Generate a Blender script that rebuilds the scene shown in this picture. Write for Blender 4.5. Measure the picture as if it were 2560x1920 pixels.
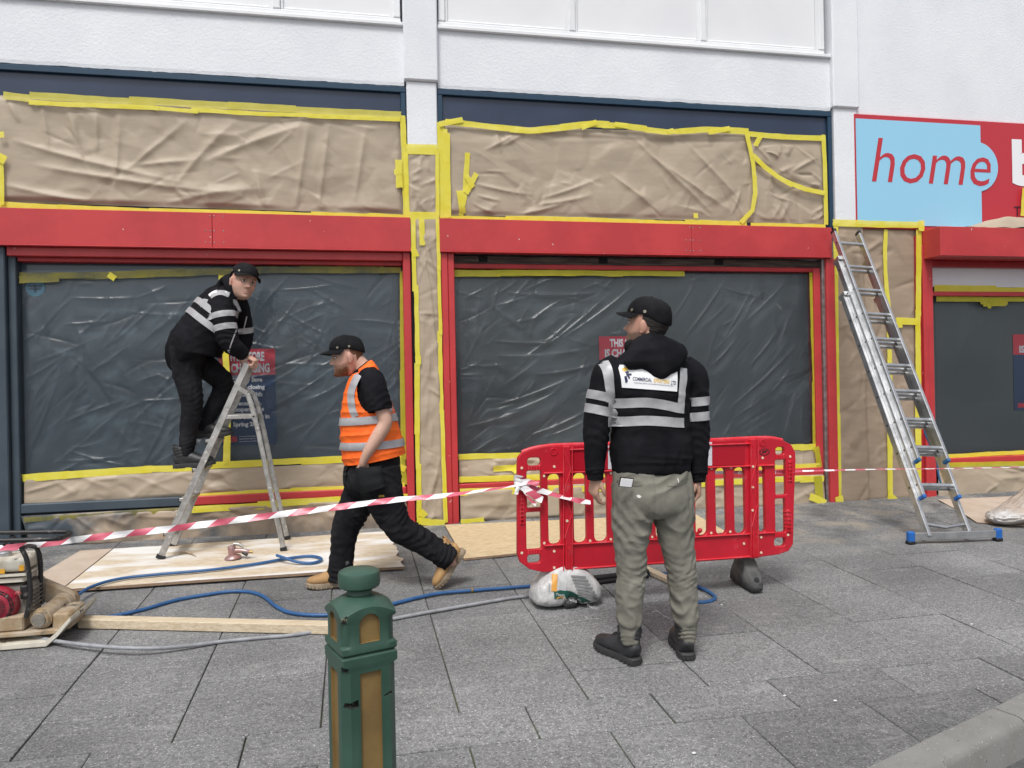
import bpy, bmesh, math, random
import numpy as np
from mathutils import Vector, Matrix
from mathutils.bvhtree import BVHTree

# ---------------------------------------------------------------- camera, sky, sun, exposure
for o in list(bpy.data.objects): bpy.data.objects.remove(o)
scene = bpy.context.scene
COL = scene.collection
R_ = math.radians
FPX = 1923.0                                   # focal length in pixels of the 2560 px wide photograph
GS = 0.0458                                    # the pavement falls towards the road
CAM = np.array([0.0, -6.97, 1.26])
def _cam_rot(yaw, pitch, roll):
    cy, sy = math.cos(yaw), math.sin(yaw); cp, sp = math.cos(pitch), math.sin(pitch); cr, sr = math.cos(roll), math.sin(roll)
    return (np.array([[cr,-sr,0],[sr,cr,0],[0,0,1]]) @ np.array([[1,0,0],[0,cp,-sp],[0,sp,cp]])
            @ np.array([[1,0,0],[0,0,-1],[0,1,0]]) @ np.array([[cy,-sy,0],[sy,cy,0],[0,0,1]]))
CM = _cam_rot(R_(11.7065), R_(0.0759), R_(-1.1297))
cd = bpy.data.cameras.new('camera'); cam = bpy.data.objects.new('camera', cd); COL.objects.link(cam)
cd.sensor_width = 36; cd.lens = 36*FPX/2560; cd.clip_start = .05; cd.clip_end = 2000
cam.matrix_world = Matrix(((CM[0][0], -CM[1][0], -CM[2][0], CAM[0]), (CM[0][1], -CM[1][1], -CM[2][1], CAM[1]),
                           (CM[0][2], -CM[1][2], -CM[2][2], CAM[2]), (0, 0, 0, 1)))
scene.camera = cam
SUN_EL, SUN_AZ = 58, 205                       # overcast: a broad weak sun high behind the camera
w = bpy.data.worlds.new('World'); scene.world = w; w.use_nodes = True
nt = w.node_tree; bg = nt.nodes['Background']
sky = nt.nodes.new('ShaderNodeTexSky'); sky.sky_type = 'NISHITA'; sky.sun_disc = False
sky.sun_elevation = R_(SUN_EL); sky.sun_rotation = R_(SUN_AZ); sky.air_density = 1.0; sky.dust_density = 4.0; sky.ozone_density = 1.0
hs = nt.nodes.new('ShaderNodeHueSaturation'); hs.inputs['Saturation'].default_value = .34   # cloud cover: nearly white sky
nt.links.new(sky.outputs[0], hs.inputs['Color']); nt.links.new(hs.outputs[0], bg.inputs[0]); bg.inputs[1].default_value = .107
sl = bpy.data.lights.new('sun', 'SUN'); sl.energy = 1.5; sl.angle = R_(16); sl.color = (1, .985, .96)
so = bpy.data.objects.new('sun', sl); COL.objects.link(so)
_sd = Vector((math.sin(R_(SUN_AZ))*math.cos(R_(SUN_EL)), math.cos(R_(SUN_AZ))*math.cos(R_(SUN_EL)), math.sin(R_(SUN_EL))))
so.rotation_euler = _sd.to_track_quat('Z', 'Y').to_euler()
vs = scene.view_settings; vs.view_transform = 'Standard'; vs.look = 'None'; vs.exposure = 0.52; vs.gamma = 1

# ---------------------------------------------------------------- measuring helpers
def _ray(px, py): return CM.T @ np.array([(px-1280)/FPX, (py-960)/FPX, 1.0])
def F(px, py, Y=0.0):                          # point on the upright plane y = Y
    d = _ray(px, py); t = (Y-CAM[1])/d[1]; return Vector(CAM+t*d)
def G(px, py, h=0.0):                          # point h above the pavement
    d = _ray(px, py); t = (GS*CAM[1]+h-CAM[2])/(d[2]-GS*d[1]); return Vector(CAM+t*d)
def gz(y): return GS*y

# ---------------------------------------------------------------- numpy noise
_rs = np.random.RandomState(7)
_perm = np.concatenate([_rs.permutation(256)]*3)
_gr = _rs.normal(size=(256, 3)); _gr /= np.linalg.norm(_gr, axis=1)[:, None]
def pnoise(p):                                 # gradient noise, p (...,3) -> about -1..1
    p = np.asarray(p, float); i = np.floor(p).astype(int); f = p-i; i &= 255
    u = f*f*f*(f*(f*6-15)+10); out = 0
    for a in (0, 1):
        for b in (0, 1):
            for c in (0, 1):
                g = _gr[_perm[_perm[_perm[(i[..., 0]+a) & 255]+((i[..., 1]+b) & 255)]+((i[..., 2]+c) & 255)]]
                d = (g*(f-np.array([a, b, c]))).sum(-1)
                out = out+d*(u[..., 0] if a else 1-u[..., 0])*(u[..., 1] if b else 1-u[..., 1])*(u[..., 2] if c else 1-u[..., 2])
    return out*1.5
def n2(x, z, s, seed=0.0): return pnoise(np.stack([np.asarray(x)*s, np.asarray(z)*s, np.zeros_like(np.asarray(x, float))+seed*7.31+.37], -1))
def sstep(x): x = np.clip(x, 0, 1); return x*x*(3-2*x)

# ---------------------------------------------------------------- materials
MATS = {}
def mat(name, col, rough=.6, metal=0., col2=None, scale=8., detail=4., lo=.4, hi=.6, bump=0., bscale=None, spec=.5, speck=None,
        attr=False, stretch=None, rvar=0., coat=0., trans=0., sss=0., bdist=.01, extra=None):
    m = bpy.data.materials.new(name); m.use_nodes = True; t = m.node_tree; L = t.links; P = t.nodes['Principled BSDF']
    def N(k, **kw):
        n = t.nodes.new(k)
        for a, b in kw.items(): setattr(n, a, b)
        return n
    P.inputs['Roughness'].default_value = rough; P.inputs['Metallic'].default_value = metal; P.inputs['Specular IOR Level'].default_value = spec
    if coat: P.inputs['Coat Weight'].default_value = coat; P.inputs['Coat Roughness'].default_value = .12
    c4 = lambda c: (c[0], c[1], c[2], 1)
    tc = N('ShaderNodeTexCoord'); src = tc.outputs['Object']
    if stretch:
        mp = N('ShaderNodeMapping'); mp.inputs['Scale'].default_value = stretch; L.new(src, mp.inputs[0]); src = mp.outputs[0]
    out = None
    if attr:
        a = N('ShaderNodeAttribute', attribute_name='Col'); out = a.outputs['Color']
    if col2 is not None:
        nz = N('ShaderNodeTexNoise'); nz.inputs['Scale'].default_value = scale; nz.inputs['Detail'].default_value = detail; nz.inputs['Roughness'].default_value = .62
        L.new(src, nz.inputs['Vector'])
        r = N('ShaderNodeMapRange'); r.inputs[1].default_value = lo; r.inputs[2].default_value = hi; L.new(nz.outputs[0], r.inputs[0])
        mx = N('ShaderNodeMix', data_type='RGBA'); L.new(r.outputs[0], mx.inputs[0])
        if out: L.new(out, mx.inputs[6])
        else: mx.inputs[6].default_value = c4(col)
        mx.inputs[7].default_value = c4(col2); out = mx.outputs[2]
        if rvar:
            rr = N('ShaderNodeMapRange'); rr.inputs[3].default_value = rough-rvar; rr.inputs[4].default_value = rough+rvar
            L.new(nz.outputs[0], rr.inputs[0]); L.new(rr.outputs[0], P.inputs['Roughness'])
    for sp in (speck or []):                   # (colour, scale, threshold lo, hi)
        nz = N('ShaderNodeTexNoise'); nz.inputs['Scale'].default_value = sp[1]; nz.inputs['Detail'].default_value = 2; L.new(src, nz.inputs['Vector'])
        r = N('ShaderNodeMapRange'); r.inputs[1].default_value = sp[2]; r.inputs[2].default_value = sp[3]; L.new(nz.outputs[0], r.inputs[0])
        mx = N('ShaderNodeMix', data_type='RGBA'); L.new(r.outputs[0], mx.inputs[0])
        if out: L.new(out, mx.inputs[6])
        else: mx.inputs[6].default_value = c4(col)
        mx.inputs[7].default_value = c4(sp[0]); out = mx.outputs[2]
    if extra: out = extra(N, L, out, tc, P)
    if out: L.new(out, P.inputs['Base Color'])
    else: P.inputs['Base Color'].default_value = c4(col)
    if bump:
        nb = N('ShaderNodeTexNoise'); nb.inputs['Scale'].default_value = bscale or scale*4; nb.inputs['Detail'].default_value = 5; L.new(src, nb.inputs['Vector'])
        b = N('ShaderNodeBump'); b.inputs['Strength'].default_value = bump; b.inputs['Distance'].default_value = bdist
        L.new(nb.outputs[0], b.inputs['Height']); L.new(b.outputs[0], P.inputs['Normal'])
    if sss: P.inputs['Subsurface Weight'].default_value = sss; P.inputs['Subsurface Radius'].default_value = (.02, .008, .005); P.inputs['Subsurface Scale'].default_value = .3
    MATS[name] = m
    return m

# ---------------------------------------------------------------- objects
def thing(name, label, cat, loc=(0, 0, 0), group=None, kind=None):
    o = bpy.data.objects.new(name, None); COL.objects.link(o); o.location = loc; o.empty_display_size = .1
    o['label'] = label
    if cat: o['category'] = cat
    if group: o['group'] = group
    if kind: o['kind'] = kind
    return o
def world_loc(o): return (world_loc(o.parent)+o.location) if (o and o.parent and o.type == 'EMPTY') else (o.location.copy() if o and o.type == 'EMPTY' else Vector())
def attach(o, parent):
    if parent is not None:
        o.parent = parent
        if parent.type == 'EMPTY': o.matrix_parent_inverse = Matrix.Translation(-parent.location)
    return o
def tag(o, label, cat, group=None, kind=None):
    o['label'] = label
    if cat: o['category'] = cat
    if group: o['group'] = group
    if kind: o['kind'] = kind
    return o
def obj(name, me, m=None, parent=None, smooth=None):
    if m is not None:
        me.materials.clear(); me.materials.append(MATS[m] if isinstance(m, str) else m)
    if smooth is not None:
        me.polygons.foreach_set('use_smooth', [smooth]*len(me.polygons))
    o = bpy.data.objects.new(name, me); COL.objects.link(o)
    return attach(o, parent)
def mesh(name, v, f, m=None, parent=None, smooth=False):
    me = bpy.data.meshes.new(name); me.from_pydata([tuple(p) for p in v], [], [tuple(int(i) for i in q) for q in f]); me.update()
    return obj(name, me, m, parent, smooth)
def bmobj(name, bm, m=None, parent=None, smooth=False):
    bmesh.ops.recalc_face_normals(bm, faces=bm.faces)
    me = bpy.data.meshes.new(name); bm.to_mesh(me); bm.free()
    o = obj(name, me, m, parent, smooth)
    return o
def sharp(o, ang=35):
    for p in o.data.polygons: p.use_smooth = True
    o.data.set_sharp_from_angle(angle=R_(ang)); return o
def bm_box(bm, lo, hi, bev=0., mtx=None, seg=1):
    lo, hi = Vector(lo), Vector(hi)
    r = bmesh.ops.create_cube(bm, size=1); vs_ = r['verts']
    for v in vs_: v.co = Vector((lo[i]+(v.co[i]+.5)*(hi[i]-lo[i]) for i in range(3)))
    if bev:
        es = list({e for v in vs_ for e in v.link_edges})
        rr = bmesh.ops.bevel(bm, geom=es, offset=bev, segments=seg, affect='EDGES', profile=.6)
        vs_ = list({v for f in rr['faces'] for v in f.verts} | {v for v in vs_ if v.is_valid})
    if mtx is not None:
        for v in vs_: v.co = mtx @ v.co
    return vs_
def box(name, lo, hi, m, parent=None, bev=.004, mtx=None, seg=1):
    bm = bmesh.new(); bm_box(bm, lo, hi, bev, mtx, seg); return bmobj(name, bm, m, parent)
def bar(name, a, b, wu, wv, m, parent=None, up=(0, 0, 1), bev=.003):   # box beam from a to b
    a, b = Vector(a), Vector(b); t = (b-a); l = t.length; t.normalize(); u = Vector(up).cross(t)
    if u.length < 1e-4: u = Vector((1, 0, 0)).cross(t)
    u.normalize(); v = t.cross(u)
    M = Matrix(((u[0], v[0], t[0], a[0]), (u[1], v[1], t[1], a[1]), (u[2], v[2], t[2], a[2]), (0, 0, 0, 1)))
    return box(name, (-wu/2, -wv/2, 0), (wu/2, wv/2, l), m, parent, bev, M)
def catmull(pts, n):
    P = [np.array(p, float) for p in pts]; P = [2*P[0]-P[1]]+P+[2*P[-1]-P[-2]]; out = []
    for i in range(1, len(P)-2):
        for k in range(n):
            t = k/n; a, b, c, d = P[i-1:i+3]
            out.append(.5*((2*b)+(c-a)*t+(2*a-5*b+4*c-d)*t*t+(3*b-a-3*c+d)*t**3))
    out.append(P[-2]); return np.array(out)
def frames(C, side):
    T = np.gradient(C, axis=0); T /= np.linalg.norm(T, axis=1)[:, None]+1e-12
    s = np.array(side, float); U = s-(T@s)[:, None]*T; U /= np.linalg.norm(U, axis=1)[:, None]+1e-12
    return T, U, np.cross(T, U)
def tube_geo(pts, r, seg=10, n=6, ref=None, cap=True):
    C = catmull(pts, n) if n > 1 else np.array([tuple(p) for p in pts], float)
    T = np.gradient(C, axis=0); T /= np.linalg.norm(T, axis=1)[:, None]
    u = np.cross(T[0], (0, 0, 1) if abs(T[0][2]) < .9 else (1, 0, 0)); u /= np.linalg.norm(u); V, Fc = [], []
    rr = np.interp(np.linspace(0, 1, len(C)), np.linspace(0, 1, len(np.atleast_1d(r))), np.atleast_1d(r))
    for i in range(len(C)):
        u = u-(u@T[i])*T[i]; u /= np.linalg.norm(u); v = np.cross(T[i], u)
        for k in range(seg):
            a = 2*math.pi*k/seg; V.append(C[i]+rr[i]*(math.cos(a)*u+math.sin(a)*v))
    for i in range(len(C)-1):
        for k in range(seg): k2 = (k+1) % seg; Fc.append((i*seg+k, i*seg+k2, (i+1)*seg+k2, (i+1)*seg+k))
    if cap: Fc.append(tuple(range(seg))[::-1]); Fc.append(tuple((len(C)-1)*seg+k for k in range(seg)))
    return V, Fc
def tube(name, pts, r, m, parent=None, seg=10, n=6):
    v, f = tube_geo(pts, r, seg, n); return sharp(mesh(name, v, f, m, parent, True), 50)
def lathe(name, prof, m, parent=None, seg=32, mtx=None, smooth=40):   # prof: (r, z)
    V, Fc = [], []
    for r, z in prof:
        for k in range(seg): a = 2*math.pi*k/seg; V.append(Vector((r*math.cos(a), r*math.sin(a), z)))
    for i in range(len(prof)-1):
        for k in range(seg): k2 = (k+1) % seg; Fc.append((i*seg+k, i*seg+k2, (i+1)*seg+k2, (i+1)*seg+k))
    Fc.append(tuple(range(seg))[::-1]); Fc.append(tuple((len(prof)-1)*seg+k for k in range(seg)))
    if mtx is not None: V = [mtx @ p for p in V]
    return sharp(mesh(name, V, Fc, m, parent), smooth)
def axes(x, y, z, o): return Matrix(((x[0], y[0], z[0], o[0]), (x[1], y[1], z[1], o[1]), (x[2], y[2], z[2], o[2]), (0, 0, 0, 1)))
FRONT = lambda o: axes((1, 0, 0), (0, 0, 1), (0, -1, 0), o)            # local xy laid on a wall that faces the camera
def plate(name, loops, th, m, parent=None, mtx=None, bev=0., res=2):    # flat plate with holes: loops[0] outline, the rest holes
    cu = bpy.data.curves.new(name, 'CURVE'); cu.dimensions = '2D'; cu.fill_mode = 'BOTH'; cu.extrude = max(th/2-bev, 0); cu.bevel_depth = bev; cu.bevel_resolution = res; cu.offset = -bev
    for lp in loops:
        s = cu.splines.new('POLY'); s.points.add(len(lp)-1); s.use_cyclic_u = True
        for p, q in zip(s.points, lp): p.co = (q[0], q[1], 0, 1)
    t = bpy.data.objects.new('t', cu); COL.objects.link(t)
    me = bpy.data.meshes.new_from_object(t.evaluated_get(bpy.context.evaluated_depsgraph_get())); bpy.data.objects.remove(t)
    if mtx is not None: me.transform(mtx)
    return sharp(obj(name, me, m, parent), 30)
def text(name, s, m, parent, mtx, w=None, h=None, bold=0., shear=0., align='LEFT', size=1., depth=0., warp=None):
    cu = bpy.data.curves.new(name, 'FONT'); cu.body = s; cu.size = size; cu.offset = bold; cu.shear = shear; cu.extrude = depth; cu.resolution_u = 3
    t = bpy.data.objects.new('t', cu); COL.objects.link(t)
    me = bpy.data.meshes.new_from_object(t.evaluated_get(bpy.context.evaluated_depsgraph_get())); bpy.data.objects.remove(t)
    co = np.array([v.co[:] for v in me.vertices]); lo, hi = co.min(0), co.max(0)
    sx = w/(hi[0]-lo[0]) if w else 1.; sy = h/(hi[1]-lo[1]) if h else sx
    if not w and h: sx = sy
    wid = (hi[0]-lo[0])*sx
    co = (co-[lo[0], lo[1], 0])*[sx, sy, 1]
    if align == 'CENTER': co[:, 0] -= wid/2
    P = [mtx @ Vector(c) for c in co]
    if warp: P = [warp(p) for p in P]
    me.vertices.foreach_set('co', np.array(P).ravel()); me.update()
    return obj(name, me, m, parent)
def rrect(x0, y0, x1, y1, r, n=5):
    out = []
    for cx, cy, a0 in ((x1-r, y0+r, -90), (x1-r, y1-r, 0), (x0+r, y1-r, 90), (x0+r, y0+r, 180)):
        for k in range(n+1): a = R_(a0+90*k/n); out.append((cx+r*math.cos(a), cy+r*math.sin(a)))
    return out
# ---------------------------------------------------------------- the materials of the place
def _slab_extra(N, L, out, tc, P):
    oi = N('ShaderNodeObjectInfo'); r = N('ShaderNodeMapRange'); r.inputs[3].default_value = .86; r.inputs[4].default_value = 1.10
    L.new(oi.outputs['Random'], r.inputs[0])
    big = N('ShaderNodeTexNoise'); big.inputs['Scale'].default_value = 1.1; big.inputs['Detail'].default_value = 6; L.new(tc.outputs['Object'], big.inputs['Vector'])
    r2 = N('ShaderNodeMapRange'); r2.inputs[1].default_value = .3; r2.inputs[2].default_value = .7; r2.inputs[3].default_value = .72; r2.inputs[4].default_value = 1.24; L.new(big.outputs[0], r2.inputs[0])
    mu = N('ShaderNodeMath', operation='MULTIPLY'); L.new(r.outputs[0], mu.inputs[0]); L.new(r2.outputs[0], mu.inputs[1])
    mx = N('ShaderNodeMix', data_type='RGBA', blend_type='MULTIPLY'); mx.inputs[0].default_value = 1; L.new(out, mx.inputs[6]); L.new(mu.outputs[0], mx.inputs[7])
    # pale scuffs dragged over the slabs and a few darker damp patches
    mp = N('ShaderNodeMapping'); mp.inputs['Scale'].default_value = (2.2, 7, 1); mp.inputs['Rotation'].default_value = (0, 0, .5); L.new(tc.outputs['Object'], mp.inputs[0])
    sc = N('ShaderNodeTexNoise'); sc.inputs['Scale'].default_value = 2.3; sc.inputs['Detail'].default_value = 8; sc.inputs['Roughness'].default_value = .7; L.new(mp.outputs[0], sc.inputs['Vector'])
    r3 = N('ShaderNodeMapRange'); r3.inputs[1].default_value = .56; r3.inputs[2].default_value = .76; r3.inputs[4].default_value = .6; L.new(sc.outputs[0], r3.inputs[0])
    m2 = N('ShaderNodeMix', data_type='RGBA'); L.new(r3.outputs[0], m2.inputs[0]); L.new(mx.outputs[2], m2.inputs[6]); m2.inputs[7].default_value = (.36, .355, .345, 1)
    # pale sawdust and dark damp near the shop front
    sx = N('ShaderNodeSeparateXYZ'); L.new(tc.outputs['Object'], sx.inputs[0])
    ry = N('ShaderNodeMapRange'); ry.inputs[1].default_value = -2.0; ry.inputs[2].default_value = -.9; L.new(sx.outputs[1], ry.inputs[0])
    dn = N('ShaderNodeTexNoise'); dn.inputs['Scale'].default_value = 2.6; dn.inputs['Detail'].default_value = 7; dn.inputs['Roughness'].default_value = .68; L.new(tc.outputs['Object'], dn.inputs['Vector'])
    rd = N('ShaderNodeMapRange'); rd.inputs[1].default_value = .52; rd.inputs[2].default_value = .68; rd.inputs[4].default_value = .7; L.new(dn.outputs[0], rd.inputs[0])
    md_ = N('ShaderNodeMath', operation='MULTIPLY'); L.new(ry.outputs[0], md_.inputs[0]); L.new(rd.outputs[0], md_.inputs[1])
    rw = N('ShaderNodeMapRange'); rw.inputs[1].default_value = .50; rw.inputs[2].default_value = .40; rw.inputs[4].default_value = .5; L.new(dn.outputs[0], rw.inputs[0])
    mw = N('ShaderNodeMath', operation='MULTIPLY'); L.new(ry.outputs[0], mw.inputs[0]); L.new(rw.outputs[0], mw.inputs[1])
    m3 = N('ShaderNodeMix', data_type='RGBA'); L.new(mw.outputs[0], m3.inputs[0]); L.new(m2.outputs[2], m3.inputs[6]); m3.inputs[7].default_value = (.06, .061, .063, 1)
    m4 = N('ShaderNodeMix', data_type='RGBA'); L.new(md_.outputs[0], m4.inputs[0]); L.new(m3.outputs[2], m4.inputs[6]); m4.inputs[7].default_value = (.36, .31, .23, 1)
    # old chewing gum and grime spots
    gv = N('ShaderNodeTexVoronoi'); gv.inputs['Scale'].default_value = 5.5; L.new(tc.outputs['Object'], gv.inputs['Vector'])
    gr_ = N('ShaderNodeMapRange'); gr_.inputs[1].default_value = .085; gr_.inputs[2].default_value = .06; gr_.inputs[4].default_value = .45; L.new(gv.outputs['Distance'], gr_.inputs[0])
    m5 = N('ShaderNodeMix', data_type='RGBA'); L.new(gr_.outputs[0], m5.inputs[0]); L.new(m4.outputs[2], m5.inputs[6]); m5.inputs[7].default_value = (.10, .10, .10, 1)
    return m5.outputs[2]
mat('slab', (.218, .220, .222), .88, col2=(.120, .121, .123), scale=55, detail=3, lo=.35, hi=.65, bump=.5, bscale=160, bdist=.004,
    speck=[((.46, .455, .44), 130, .61, .68), ((.06, .06, .061), 95, .61, .70)], extra=_slab_extra)
mat('bedding', (.055, .053, .047), .95, col2=(.085, .10, .035), scale=3, lo=.45, hi=.6, bump=.6, bscale=90)
mat('asphalt', (.115, .115, .118), .9, col2=(.075, .075, .078), scale=90, bump=.7, bscale=180)
mat('kerbstone', (.225, .222, .212), .9, col2=(.18, .177, .165), scale=6, detail=9, lo=.35, hi=.7, bump=.35, bscale=150, bdist=.004, speck=[((.08, .08, .07), 60, .68, .76), ((.42, .41, .39), 90, .66, .75)])
mat('render_white', (.785, .808, .838), .85, col2=(.69, .715, .75), scale=1.3, detail=8, lo=.35, hi=.75, bump=.32, bscale=55, bdist=.012)
mat('upvc', (.80, .81, .82), .35, col2=(.74, .75, .77), scale=2)
mat('white_panel', (.78, .785, .80), .4, col2=(.74, .745, .77), scale=.8)
mat('fascia_blue', (.022, .036, .072), .28, col2=(.028, .044, .085), scale=1.5, spec=.55)
mat('trim_blue', (.012, .045, .085), .35)
def _red_extra(N, L, out, tc, P):
    sc = N('ShaderNodeTexNoise'); sc.inputs['Scale'].default_value = 16; sc.inputs['Detail'].default_value = 3; L.new(tc.outputs['Object'], sc.inputs['Vector'])
    r3 = N('ShaderNodeMapRange'); r3.inputs[1].default_value = .735; r3.inputs[2].default_value = .75; L.new(sc.outputs[0], r3.inputs[0])
    m2 = N('ShaderNodeMix', data_type='RGBA'); L.new(r3.outputs[0], m2.inputs[0]); L.new(out, m2.inputs[6]); m2.inputs[7].default_value = (.62, .5, .46, 1)
    return m2.outputs[2]
mat('red_paint', (.53, .046, .050), .40, col2=(.45, .036, .041), scale=2.2, detail=6, rvar=.12, extra=_red_extra, bump=.05, bscale=30)
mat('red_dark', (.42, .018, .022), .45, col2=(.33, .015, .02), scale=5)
mat('grey_paint', (.040, .058, .078), .5, col2=(.05, .07, .09), scale=3)
mat('galv', (.36, .37, .37), .45, metal=.7, col2=(.22, .22, .21), scale=14)
mat('old_wood', (.13, .105, .085), .85, col2=(.05, .04, .035), scale=5, stretch=(.6, 8, 8), bump=.4)
mat('black_gap', (.006, .006, .007), .9)
mat('pane_dark', (.100, .136, .164), .10, spec=.5)
mat('pane_grey', (.098, .118, .126), .12, spec=.5)
mat('kraft', (.425, .348, .260), .55, col2=(.38, .310, .230), scale=3, detail=7, bump=.10, bscale=70, stretch=(1, 1, 4))
mat('kraft_dark', (.36, .275, .20), .62, col2=(.32, .243, .175), scale=3, detail=7, bump=.10, bscale=70, stretch=(1, 1, 4))
mat('kraft_spray', (.37, .285, .205), .5, col2=(.045, .06, .075), scale=1.0, detail=5, lo=.44, hi=.60, bump=.08, bscale=70)
mat('tape', (.76, .66, .035), .5, col2=(.82, .74, .11), scale=9, detail=5, lo=.35, hi=.7, bump=.12, bscale=60)
mat('tape_over', (.60, .53, .055), .5, col2=(.68, .61, .10), scale=7, lo=.35, hi=.7, bump=.12, bscale=60)
mat('tape_green', (.45, .42, .018), .5, col2=(.56, .50, .03), scale=8, lo=.35, hi=.7, bump=.12, bscale=60)
mat('tape_spray', (.30, .265, .03), .55, col2=(.09, .10, .06), scale=4, lo=.35, hi=.65)
mat('sign_sky', (.30, .60, .80), .35); mat('sign_red', (.50, .030, .045), .35); mat('sign_white', (.82, .82, .84), .4); mat('sign_dark', (.06, .015, .03), .4)
mat('poster_red', (.74, .035, .07), .4); mat('poster_blue', (.009, .050, .145), .4); mat('poster_white', (.90, .92, .95), .4)
mat('sticker_blue', (.12, .36, .50), .4); mat('sticker_ink', (.08, .16, .24), .4); mat('sticker_pale', (.38, .45, .50), .4)
for k_ in ('tape', 'tape_over', 'tape_green', 'tape_spray'): MATS[k_].node_tree.nodes['Principled BSDF'].inputs['Alpha'].default_value = .86 if k_ == 'tape' else .78
def film_mat(name, tint, dens, dens2, gloss):
    m = bpy.data.materials.new(name); m.use_nodes = True; t = m.node_tree; L = t.links; t.nodes.remove(t.nodes['Principled BSDF'])
    out = t.nodes['Material Output']; N = t.nodes.new
    tr = N('ShaderNodeBsdfTransparent'); tr.inputs[0].default_value = (.95, .97, .98, 1)
    df = N('ShaderNodeBsdfDiffuse'); df.inputs[0].default_value = (*tint, 1)
    tc = N('ShaderNodeTexCoord'); nz = N('ShaderNodeTexNoise'); nz.inputs['Scale'].default_value = .9; nz.inputs['Detail'].default_value = 4; L.new(tc.outputs['Object'], nz.inputs[0])
    r = N('ShaderNodeMapRange'); r.inputs[1].default_value = .3; r.inputs[2].default_value = .7; r.inputs[3].default_value = dens; r.inputs[4].default_value = dens2; L.new(nz.outputs[0], r.inputs[0])
    a = N('ShaderNodeMixShader'); L.new(r.outputs[0], a.inputs[0]); L.new(tr.outputs[0], a.inputs[1]); L.new(df.outputs[0], a.inputs[2])
    gl = N('ShaderNodeBsdfGlossy'); gl.inputs['Roughness'].default_value = .32; gl.inputs[0].default_value = (1, 1, 1, 1)
    fr = N('ShaderNodeFresnel'); fr.inputs[0].default_value = gloss
    b = N('ShaderNodeMixShader'); L.new(fr.outputs[0], b.inputs[0]); L.new(a.outputs[0], b.inputs[1]); L.new(gl.outputs[0], b.inputs[2]); L.new(b.outputs[0], out.inputs[0])
    MATS[name] = m
film_mat('film', (.44, .51, .57), .03, .06, 1.34)
film_mat('film_clear', (.42, .47, .5), .025, .05, 1.33)

# ---------------------------------------------------------------- ground
road = mesh('road', [(-300, -300, -.34), (300, -300, -.34), (300, 300, -.34), (-300, 300, -.34)], [(0, 1, 2, 3)], 'asphalt'); tag(road, 'grey asphalt road at the foot of the kerb', None, kind='structure')
KP = [Vector(p[:2]) for p in (G(2186, 1915), G(2560, 1736))]            # inner edge of the kerb
_kd = (KP[1]-KP[0]).normalized(); _kn = Vector((-_kd.y, _kd.x))          # _kn points into the pavement
KIN = [KP[0]-_kd*9, KP[0]-_kd*2.4, KP[0], KP[1], KP[1]+_kd*.9+_kn*.06, KP[1]+_kd*2.4+_kn*.32, KP[1]+_kd*5+_kn*1.1, KP[1]+_kd*9+_kn*2.6]
def kerb_clip(poly):                            # keep the pavement side of every kerb edge (the line is concave enough: clip by the straight runs it spans)
    for a, b in zip(KIN[:-1], KIN[1:]):
        xs = [p[0] for p in poly]
        if not poly or max(xs) < a.x or min(xs) > b.x: continue
        n = Vector((-(b-a).y, (b-a).x)).normalized(); out = []
        for i in range(len(poly)):
            p, q = Vector(poly[i]), Vector(poly[(i+1) % len(poly)]); dp, dq = (p-a).dot(n), (q-a).dot(n)
            if dp >= 0: out.append(tuple(p))
            if dp*dq < 0: out.append(tuple(p+(q-p)*(dp/(dp-dq))))
        poly = out
    return poly
bed = [(-9, 1.), (12, 1.)]+[(p.x, p.y) for p in KIN[::-1]]
pav = mesh('pavement', [(x, y, gz(y)-.011) for x, y in bed], [tuple(range(len(bed)))[::-1]], 'bedding')
tag(pav, 'grey concrete slab pavement sloping down from the shop front', None, kind='structure')
rng = random.Random(3)
def slab(poly, dz=0.):
    poly = kerb_clip(poly)
    if len(poly) < 3: return
    c = sum((Vector(p) for p in poly), Vector((0, 0)))/len(poly)
    if abs(sum(poly[i][0]*poly[(i+1) % len(poly)][1]-poly[(i+1) % len(poly)][0]*poly[i][1] for i in range(len(poly))))/2 < .006: return
    V, Fc, n = [], [], len(poly); tx, ty = rng.gauss(0, .0035), rng.gauss(0, .0035); dz += rng.gauss(0, .0016)
    for inset, z in ((.0032, -.05), (.0032, -.003), (.0066, 0.)):
        for p in poly:
            d = Vector(p)-c; q = c+d*(1-inset*1.35/max(d.length, .05)); V.append((q.x, q.y, gz(q.y)+z+dz+tx*(q.x-c.x)+ty*(q.y-c.y)))
    for k in (0, 1):
        for i in range(n): j = (i+1) % n; Fc.append((k*n+i, k*n+j, (k+1)*n+j, (k+1)*n+i))
    Fc.append(tuple(2*n+i for i in range(n)))
    mesh('paving_slab', V, Fc, 'slab', pav)
S6 = .5855
cols = [-1.33+S6*k for k in range(-5, 19)]
for k, x in enumerate(cols):
    odd = (k % 2 == 1)                           # every other column starts with a half slab
    y = -3.65; first = True
    while y < .3:
        h = S6/2 if (first and odd) else S6; first = False
        slab([(x, y), (x+S6, y), (x+S6, y+h), (x, y+h)]); y += h
for row, (y0, y1, off) in enumerate(((-3.94, -3.65, .29), (-4.525, -3.94, .0), (-5.11, -4.525, .29), (-5.7, -5.11, 0), (-6.3, -5.7, .29), (-6.9, -6.3, 0))):
    for x in cols: 
        if x+off < 5: slab([(x+off, y0), (x+off+S6, y0), (x+off+S6, y1), (x+off, y1)])
kerb = thing('kerb', 'weathered concrete kerb at the pavement edge', None, (KP[0].x, KP[0].y, gz(KP[0].y)), kind='structure')
_kl = np.array([tuple(p) for p in KIN]); _kc = catmull(_kl, 12); _ks = np.concatenate([[0], np.cumsum(np.linalg.norm(np.diff(_kc, axis=0), axis=1))])
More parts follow.
